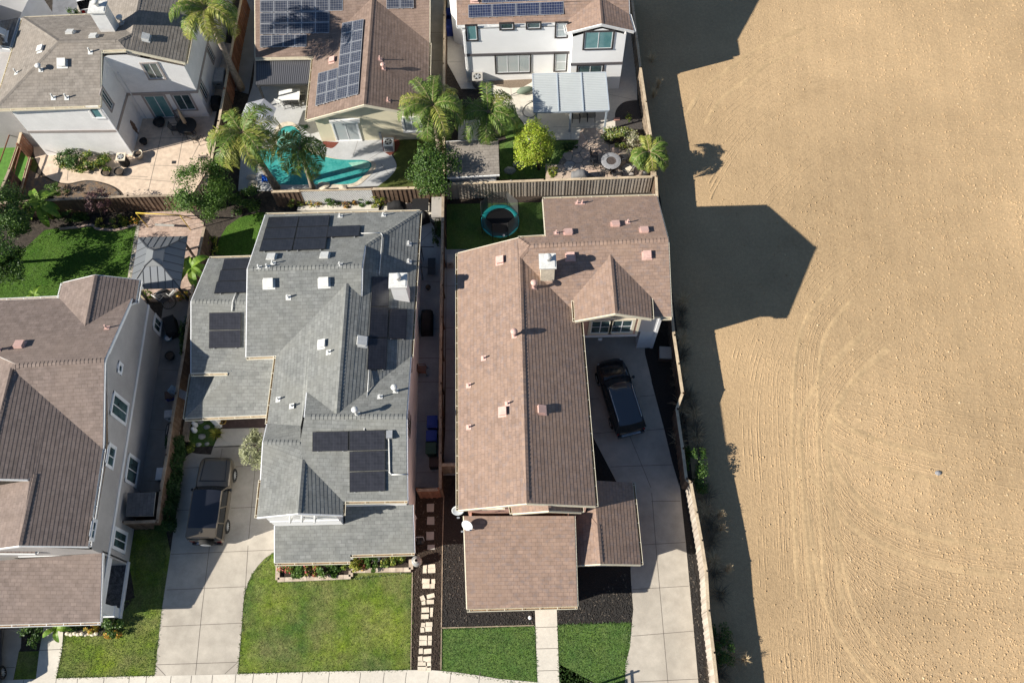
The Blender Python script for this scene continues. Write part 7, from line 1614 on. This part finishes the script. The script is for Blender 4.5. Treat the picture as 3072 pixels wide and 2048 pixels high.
bowl('fire_pit','round black fire pit in front of the teal sliding door','fire pit',Ta(1245,955),.42,.4,'black'); bowl('dark_pot','round dark pot against the shaded white stucco wall','pot',Ta(1123,1105),.27,.35,'black'); bowl('clay_pot','large beige pot at the corner of the white stucco house','pot',Ta(1080,1205),.34,.45,'stone_cream','bark')
bowl('planter_pot','dark pot in front of the green wall bushes, nearest the cooling unit','pot',Ta(930,1345),.35,.3,'black','bark'); bowl('planter_pot','wide dark pot half under the yellowing wall bush','pot',Ta(830,1350),.35,.25,'black','bark')
X=at(Ta(1363,1273),.06); mb=MB(); mb.box((X[0],X[1],.058),(.28,.24,.02)); tag(mb.build('drain_cover',[M['dark_metal']]),'square dark drain cover in the sunny tan patio','drain cover')
# pool furniture
X=at(Tb(700,745),.74); t=thing('dining_table','white table under the edge of the dark patio cover','table',(X[0],X[1],.05)); mb=MB(); mb.box((0,0,.72),(1.5,.95,.05)); mb.build('table_top',[M['white']],t,world=False)
for sx in (-1,1):
    for sy in (-1,1): lb=MB(); lb.bar((sx*.65,sy*.4,0),(sx*.65,sy*.4,.7),.06,.06); lb.build('leg',[M['white']],t,world=False)
for q,rz,lab in ((Tb(690,805),PI,'black chair at the pool side of the white table'),(Tb(760,800),PI,'second black chair at the pool side of the white table'),(Tb(800,770),-1.5,'black chair at the house end of the white table'),(Tb(640,800),2.6,'white chair half hidden by the palm frond at the white table')): chair(lab,q,rz,m='white' if 'white chair' in lab else 'dark_metal')
X=at(Tb(455,880),2.3); t=thing('pool_umbrella','grey six sided umbrella beside the spa behind the large palm','umbrella',(X[0],X[1],.05)); mb=MB(); n=6
for i in range(n):
    a,b=2*PI*i/n+.3,2*PI*(i+1)/n+.3; r_=1.25; mb.poly([(0,0,2.55),(r_*math.cos(a),r_*math.sin(a),2.15),(r_*math.cos(b),r_*math.sin(b),2.15)])
o=mb.build('canopy',[mat('grey_canvas',(.36,.37,.40),.9)],t,world=False); sm=o.modifiers.new('t','SOLIDIFY'); sm.thickness=.02
mb=MB(); mb.tube([(0,0,0),(0,0,2.55)],.03,8); mb.build('pole',[M['white']],t,world=False)
def rock(label,px,r,seed,m='coping'):
    rg=random.Random(seed); X=at(px,.1); mb=MB(); k=0; n=10; rows=[]
    for i in range(5):
        v=i/4; rr=r*math.sin(PI*(.12+.88*(1-v)*.5+.0))**.8*(1-.85*v**3)
        rows.append([(X[0]+rr*(1+rg.uniform(-.12,.12))*math.cos(2*PI*j/n),X[1]+rr*.75*(1+rg.uniform(-.12,.12))*math.sin(2*PI*j/n),.04+r*.55*v) for j in range(n)])
    for i in range(4):
        for j in range(n): mb.poly([rows[i][j],rows[i][(j+1)%n],rows[i+1][(j+1)%n],rows[i+1][j]])
    mb.poly(rows[4]); return tag(mb.build('rock',[M[m]]),label,'rock')
rock('pale boulder left of the blue towel at the pool corner',Tb(400,1390),.36,1); rock('flat pale boulder below the other one at the pool corner',Tb(415,1440),.4,2); rock('pale stone on the low pool ledge by the smaller palm',Tb(970,1455),.45,3); rock('flat pale stone at the right end of the pool ledge',Tb(1120,1465),.3,4)
mb=MB(); X=at(Tb(525,1405),.12); rg=random.Random(3); g=[[(X[0]-.35+.1*i,X[1]-.22+.1*j,.1+rg.uniform(0,.16)) for i in range(8)] for j in range(6)]
for j in range(5):
    for i in range(7): mb.poly([g[j][i],g[j][i+1],g[j+1][i+1],g[j+1][i]],sm=True)
o=mb.build('blue_towel',[mat('bright_blue_cloth',(.01,.12,.62),.8)]); tag(o,'crumpled bright blue towel at the left pool corner','towel'); o.modifiers.new('t','SOLIDIFY').thickness=.02
for q,r,sd,lab in ((Tk(1118,592),.26,5,'grey garden boulder between two shrubs of the front bed'),(Fd(1630,957),.19,6,'round grey stone lying alone in the ploughed field'),(Tc(860,1335),.42,7,'flat stepping stone in the shaded lawn, upper'),(Tc(930,1285),.42,8,'flat stepping stone in the shaded lawn, lower')): rock(lab,q,r,sd,'granite')
# statue and mower-like cover at the corner by the path
X=at(Tk(1435,610),.7); t=thing('covered_urn','urn wrapped in grey netting at the corner of the front bed','urn',(X[0],X[1],.05)); mb=MB(); mb.lathe((0,0,0),[(.18,0),(.22,.1),(.3,.4),(.24,.65),(.08,.8)],14); mb.build('urn',[M['resin']],t,world=False); mb=MB(); mb.lathe((0,0,.62),[(.26,0),(.28,.04),(.2,.1)],14); mb.build('rim',[M['metal_grey']],t,world=False)
X=at(Tk(1465,450),.5); t=thing('hose_cart','dark hose cart with grey top against the shaded east wall','hose cart',(X[0],X[1],.05)); mb=MB(); mb.tube([(-.2,0,.3),(.2,0,.3)],.2,14); mb.build('reel',[M['black']],t,world=False); mb=MB(); mb.bar((-.22,0,.3),(-.22,.1,.9),.04,.04); mb.bar((.22,0,.3),(.22,.1,.9),.04,.04); mb.bar((-.22,.1,.9),(.22,.1,.9),.04,.04); mb.build('frame',[M['metal_grey']],t,world=False)
# stepping stones
def stone(px,w,h,rz,label,group,m='stone_cream'):
    X=at(px,.05); mb=MB(); k=w/2.61375*.0193; q=h/2.61375*.0208
    rg=random.Random(int(px[0]*10+px[1])); c,s_=math.cos(rz),math.sin(rz); pts=[]
    for a,b in ((-1,-1),(1,-1),(1,1),(-1,1)):
        x=a*k/2*(1+rg.uniform(-.08,.04)); y=b*q/2*(1+rg.uniform(-.08,.04)); pts.append((X[0]+x*c-y*s_,X[1]+x*s_+y*c))
    mb.prism(pts,.01,.075); return tag(mb.build('stepping_stone',[M[m]]),label,'paving stone',group)
for q,w,h in (((1545,193),58,60),((1547,296),58,58),((1543,414),58,60),((1550,503),58,34)): stone(Tk(*q),w,h,0,'single square stepping stone in the shaded part of the bark strip','square stones in the shaded bark strip','resin')
for x,y,w,h,r in ((1503,657,30,30,0),(1555,653,56,30,0),(1501,690,30,30,.05),(1555,688,58,30,0),(1510,770,58,34,-.08),(1568,770,30,32,0),(1512,808,58,32,0),(1562,808,34,32,0),(1484,905,34,38,.4),(1547,886,58,30,.25),(1491,938,30,30,.1),(1545,931,56,30,0),(1506,995,58,34,.04),(1555,994,22,30,0),(1502,1046,58,32,0),(1553,1030,20,34,0),(1487,1115,30,34,-.1),(1535,1108,52,32,0),(1482,1150,30,36,.1),(1532,1144,52,34,0),(1490,1216,58,34,0),(1542,1214,30,32,0),(1488,1252,58,34,0),(1540,1250,30,34,0),(1470,1317,30,36,0),(1523,1318,58,34,.05),(1466,1378,34,36,.1),(1520,1381,60,36,.05),(1478,1418,60,36,0),(1535,1425,30,36,.08),(1478,1452,62,34,0),(1532,1455,34,34,.05)):
    stone(Tk(x,y),w,h,r,'cream rectangular stepping stone in the sunny part of the bark strip','cream stones set in clusters along the bark strip')
# sign post at the lower edge
X=at((1353,1578),0); t=thing('sign_post','white post with a hanging sign whose top just enters at the bottom edge','sign post',X); mb=MB(); mb.bar((X[0],X[1],0),(X[0],X[1],1.75),.09,.09); mb.lathe((X[0],X[1],1.75),[(.05,0),(.065,.02),(.03,.07),(0,.09)],8); mb.build('post',[M['white']],t); mb=MB(); mb.bar((X[0],X[1]+.15,1.55),(X[0],X[1]-1.15,1.55),.07,.07); mb.build('arm',[M['white']],t); mb=MB(); mb.box((X[0],X[1]-.62,1.08),(.03,.85,.6)); mb.build('sign_panel',[M['white']],t)
mb=MB(); X=at(Tl(497,1055),.05); mb.lathe((X[0],X[1],.02),[(.1,0),(.11,.05),(.08,.1),(0,.12)],16); tag(mb.build('garden_lamp',[M['white']]),'white domed lamp in the dark mulch beside the walkway','lamp')
# gate side and yard clutter
M['blue_grey']=mat('blue_grey_plastic',(.20,.30,.38),.5)
X=[at(Tg(1345,405),1.5),at(Tg(1480,470),1.5)]; t=thing('drying_rack','pale blue slatted rack leaning across the fence','rack',(X[0][0],X[0][1],0)); mb=MB(); d=X[1]-X[0]; s=np.array([d[1],-d[0],0])/np.linalg.norm(d)*.42
for i in range(9): mb.bar(X[0]+s*(i/8),X[1]+s*(i/8),.025,.025)
mb.build('slats',[M['blue_grey']],t); mb=MB()
for e in X: mb.bar(e,e+s,.04,.04)
for e in (X[0],X[1],X[0]+s,X[1]+s): mb.bar(e,(e[0],e[1],.04),.03,.03)
mb.build('frame',[M['blue_grey']],t)
t=thing('lean_to_shed','dark shingled lean-to beside the grey stucco house','shed',at(Tg(1100,1350),0)); lt=[at(Tg(1000,1250),2.2),at(Tg(1220,1240),1.9),at(Tg(1200,1430),1.9),at(Tg(985,1430),2.2)]; M['sh_dark']=shingle('dark_grey_shingles',(.075,.08,.09),(.10,.105,.115),(.09,.09,.10),wear=(.10,.10,.11)); roof_mesh([lt],'roof',t,M['sh_dark'],M['metal_grey'],thick=.07); wall_mesh([xy(p) for p in [lt[0]+(0.1,-.1,0),lt[1]+(-.1,-.1,0),lt[2]+(-.1,.1,0),lt[3]+(.1,.1,0)]],[lt],1.8,t,M['wood_dark'])
def ring(label,px,r,z,m='black',tilt=0):
    X=at(px,z); t=thing('bicycle_wheel' ,label,'wheel',(X[0],X[1],z)); mb=MB(); L=[(r*math.cos(a)*math.cos(tilt),r*math.sin(a),r*math.cos(a)*math.sin(tilt)) for a in np.linspace(0,2*PI,25)]; mb.tube(L,.025,6,cap=False); mb.build('tyre',[M['rubber']],t,world=False); sb=MB()
    for i in range(8): a=PI*i/8; sb.bar((-r*math.cos(a)*math.cos(tilt),-r*math.sin(a),-r*math.cos(a)*math.sin(tilt)),(r*math.cos(a)*math.cos(tilt),r*math.sin(a),r*math.cos(a)*math.sin(tilt)),.006,.006)
    sb.build('spokes',[M['alu']],t,world=False); return t
ring('bicycle wheel leaning on the fence in the shaded side yard',Tg(1310,755),.38,.45,tilt=1.0)
boxy('utility_sink','white basin on legs in the shaded side yard','sink',Tg(1320,630),.85,(.5,.5,.85),.1,'white','metal_grey'); boxy('storage_tote','dark blue tote box in the shaded side yard','box',Tg(1330,480),.5,(.6,.5,.5),.2,'blue_bin','brown_bin'); boxy('tool_chest','dark chest below the side window of the grey stucco house','chest',Td(1330,1240),.8,(.7,1.3,.8),.35,'fabric_black'); boxy('blue_cooler','pale blue cooler on the ground beside the grey stucco wall','cooler',Tg(1250,1100),.4,(.4,.75,.4),0,'blue_grey','white')
bowl('wash_tub','round pale blue tub on the shaded side yard','tub',Td(1318,1340),.25,.3,'blue_grey','white'); bowl('dark_pot','dark pot with dry plant in the shaded side yard',"pot",Td(1330,1480),.3,.4,'black','bark')
for q,s_,lab,m in ((Tg(1392,720),(.45,1.6,.35),'long wooden bench against the fence by the entry garden','wood_grey'),(Tg(1465,755),(.42,1.5,.4),'second long wooden bench beside the entry garden','wood')):
    X=at(q,s_[2]); t=thing('wooden_bench',lab,'bench',(X[0],X[1],.05)); mb=MB()
    for i in range(4): mb.box((-s_[0]/2+s_[0]*(i+.5)/4,0,s_[2]),(s_[0]/4-.015,s_[1],.04))
    mb.build('seat',[M[m]],t,world=False)
    for sy in (-1,1): lb=MB(); lb.box((0,sy*s_[1]*.42,s_[2]/2),(s_[0]*.8,.06,s_[2])); lb.build('leg',[M[m]],t,world=False)
for q,lab in ((Tn(205,1325),'pale blue garden ornament at the entry, upper of two'),(Tn(195,1405),'pale blue garden ornament at the entry, lower of two')):
    X=at(q,.4); t=thing('garden_ornament',lab,'ornament',(X[0],X[1],.05)); mb=MB(); mb.lathe((0,0,0),[(.15,0),(.17,.15),(.12,.3),(.06,.36)],12); mb.build('body',[M['white_trim']],t,world=False); mb=MB(); mb.lathe((0,0,.34),[(0,0),(.1,.04),(.12,.12),(.08,.2),(0,.22)],12); mb.build('head',[M['white_trim']],t,world=False)
slab('entry_lawn',[Tg(1495,665),Tg(1700,660),Tg(1690,880),Tg(1480,895)],.055,'lawn_dark')
for q,r,sd in ((Tg(1583,805),.24,31),(Tg(1620,730),.2,32),(Tg(1570,690),.2,33),(Tg(1555,868),.18,34),(Tg(1622,862),.16,35)): tag(rock('irregular flat stone set in the small shaded entry lawn',q,r,sd,'resin'),group='flat stones in the entry lawn')
for i in range(9):
    q=Tj(525+i*28,1180+(i%2)*6); tag(rock('pale rounded edging rock in front of the left porch plants',q,.14,50+i,'stone_cream'),group='edging rocks by the left porch')
# curved mow curb round the bed of the left lawn
mb=MB(); L=[at(p,.04) for p in curve([Td(470,490),Td(600,478),Td(720,462),Td(760,488),Td(850,498),Td(940,495),Td(1040,465),Td(1075,455)],5)]
for a,b in zip(L,L[1:]): mb.bar(a+np.array([0,0,.03]),b+np.array([0,0,.03]),.16,.12)
tag(mb.build('mow_curb',[M['paver']]),'curved pinkish curb round the bed above the left lawn','curb')
# yellow hammock stand
t=thing('garden_swing','yellow tubular swing frame standing on the pink pavers','swing frame',at(Td(1280,440),0)); Z=[at(Td(1065,362),1.9),at(Td(1410,380),1.9),at(Td(1165,478),0),at(Td(1498,500),0)]; M['yellow']=mat('yellow_tube',(.60,.42,.06),.5)
mb=MB(); mb.tube([Z[0],Z[1]],.035,8); mb.build('top_tube',[M['yellow']],t)
for a,b in ((0,2),(1,3)): 
    mb=MB(); mb.tube([Z[a],Z[b]],.03,8); mb.build('leg',[M['yellow']],t); bk_=Z[a]*[1,1,0]+np.array([0,.9,0]); mb=MB(); mb.tube([Z[a],bk_],.03,8); mb.build('leg',[M['yellow']],t)
mb=MB(); c0=Z[0]*.75+Z[1]*.25; c1=Z[0]*.3+Z[1]*.7
for c in (c0,c1): mb.tube([c,(c[0],c[1],.5)],.012,5)
mb.bar((c0[0],c0[1],.5),(c1[0],c1[1],.5),.16,.04); mb.build('swing_seat',[M['resin']],t)
# furniture glimpsed below the gazebo
ring('large black hoop lying on the pavers beyond the gazebo',Td(1325,1065),.45,.08); round_table('garden_table','dark table under the lower edge of the gazebo',Td(1280,1010),.7,.5,'dark_metal')
chair('white chair under the lower edge of the gazebo',Td(1260,1020),2.5,m='white'); chair('second white chair under the gazebo, nearer the banana plant',Td(1345,990),-2.2,m='white')
# west garden of the white house
X=at(Tc(975,700),.5); t=thing('folded_umbrella','folded green patio umbrella lying beside the pale patio cover','umbrella',(X[0],X[1],.35),.25); mb=MB(); mb.tube([(-.55,0,0),(-.2,0,.02),(.35,0,.03),(.75,0,0)],[.10,.26,.22,.06],10); mb.build('folded_canopy',[mat('grey_green_canvas',(.16,.20,.15),.9)],t,world=False); mb=MB(); mb.tube([(-1.3,0,-.28),(-.5,0,0)],.025,6); mb.tube([(.75,0,0),(1.0,0,-.05)],.025,6); mb.build('pole',[M['dark_metal']],t,world=False)
mb=MB(); L=[at(p,.07) for p in curve([Tc(1042,795),Tc(985,830),Tc(962,880),Tc(990,915),Tc(1040,920),Tc(1060,900)],5)]; mb.tube(L,.025,6); tag(mb.build('garden_hose',[M['black']]),'black garden hose looping out from under the pale patio cover','hose')
X=at(Tc(1700,935),.1); mb=MB(); mb.box((X[0],X[1],.1),(.42,.2,.1),.1); tag(mb.build('brick_block',[mat('pink_brick',(.42,.22,.18),.9)]),'pink brick lying at the edge of the black bark bed','brick')
X=at(Tc(1930,1350),.4); t=thing('dark_drum','dark round drum in the corner by the short palm','drum',(X[0],X[1],.05)); mb=MB(); mb.lathe((0,0,0),[(.26,0),(.27,.5),(.25,.55),(0,.56)],18); mb.build('body',[M['dark_metal']],t,world=False); mb=MB(); mb.lathe((0,0,.3),[(.275,0),(.285,.03),(.275,.06)],18); mb.build('hoop',[M['black']],t,world=False)
X=at(Tf(100,625),.9); t=thing('swing_bench','black framed swing bench in the shaded side path','bench',(X[0],X[1],.05)); mb=MB(); mb.box((0.1,0,.42),(.5,1.2,.04)); mb.build('seat',[M['dark_metal']],t,world=False); mb=MB()
for y in (-.75,.75): mb.tube([(-.5,y,0),(-.45,y,1.7),(.35,y,1.6)],.03,6)
mb.tube([(-.45,-.75,1.7),(-.45,.75,1.7)],.03,6); mb.build('frame',[M['dark_metal']],t,world=False)
chair('brown wooden chair in the shaded path above the blue bins',Tf(45,1460),PI/2,m='wood_red'); bowl('dark_pot','small dark pot standing alone on the shaded path','pot',Tf(90,815),.17,.28,'black','bark')
X=at(Te(1990,40),.7); t=thing('patio_table','square dark table with glass top behind the grey roofed house','table',(X[0],X[1],.05)); mb=MB(); mb.box((0,0,.7),(1.1,.95,.04)); mb.build('table_top',[M['black']],t,world=False)
for sx in (-1,1):
    for sy in (-1,1): lb=MB(); lb.bar((sx*.48,sy*.4,0),(sx*.48,sy*.4,.69),.05,.05); lb.build('leg',[M['dark_metal']],t,world=False)
# ------------------------------------------------------------------ camera, sun, sky
cd=bpy.data.cameras.new('camera'); co=bpy.data.objects.new('camera',cd); COL.objects.link(co)
cd.sensor_width=36; cd.lens=FPX*36/3072; cd.clip_end=2000; cd.clip_start=.5
mw=Matrix([[*map(float,RC[0])],[*map(float,RC[1])],[*map(float,RC[2])]]).to_4x4(); mw.translation=Vector((0,0,CAMH)); co.matrix_world=mw
scene.camera=co
SAZ=math.radians(16.0); SEL=math.radians(31.5)
tr=Vector((math.cos(SEL)*math.cos(SAZ),math.cos(SEL)*math.sin(SAZ),-math.sin(SEL)))
sl=bpy.data.lights.new('sun','SUN'); sl.energy=5.0; sl.angle=math.radians(.53); sl.color=(1,.938,.83)
so=bpy.data.objects.new('sun',sl); COL.objects.link(so); so.rotation_euler=tr.to_track_quat('-Z','Y').to_euler(); so.location=(-60,-20,60)
wd=bpy.data.worlds.new('World'); scene.world=wd; wd.use_nodes=True; nt=wd.node_tree
sky=nt.nodes.new('ShaderNodeTexSky'); sky.sky_type='NISHITA'; sky.sun_disc=False; sky.sun_elevation=SEL; sky.sun_rotation=math.atan2(-tr.x,-tr.y); sky.altitude=30; sky.air_density=1.15; sky.dust_density=.3; sky.ozone_density=4.0
bg=nt.nodes['Background']; bg.inputs['Strength'].default_value=.053; nt.links.new(sky.outputs[0],bg.inputs[0])
scene.view_settings.view_transform='Standard'; scene.view_settings.look='None'; scene.view_settings.gamma=1; scene.view_settings.exposure=.8
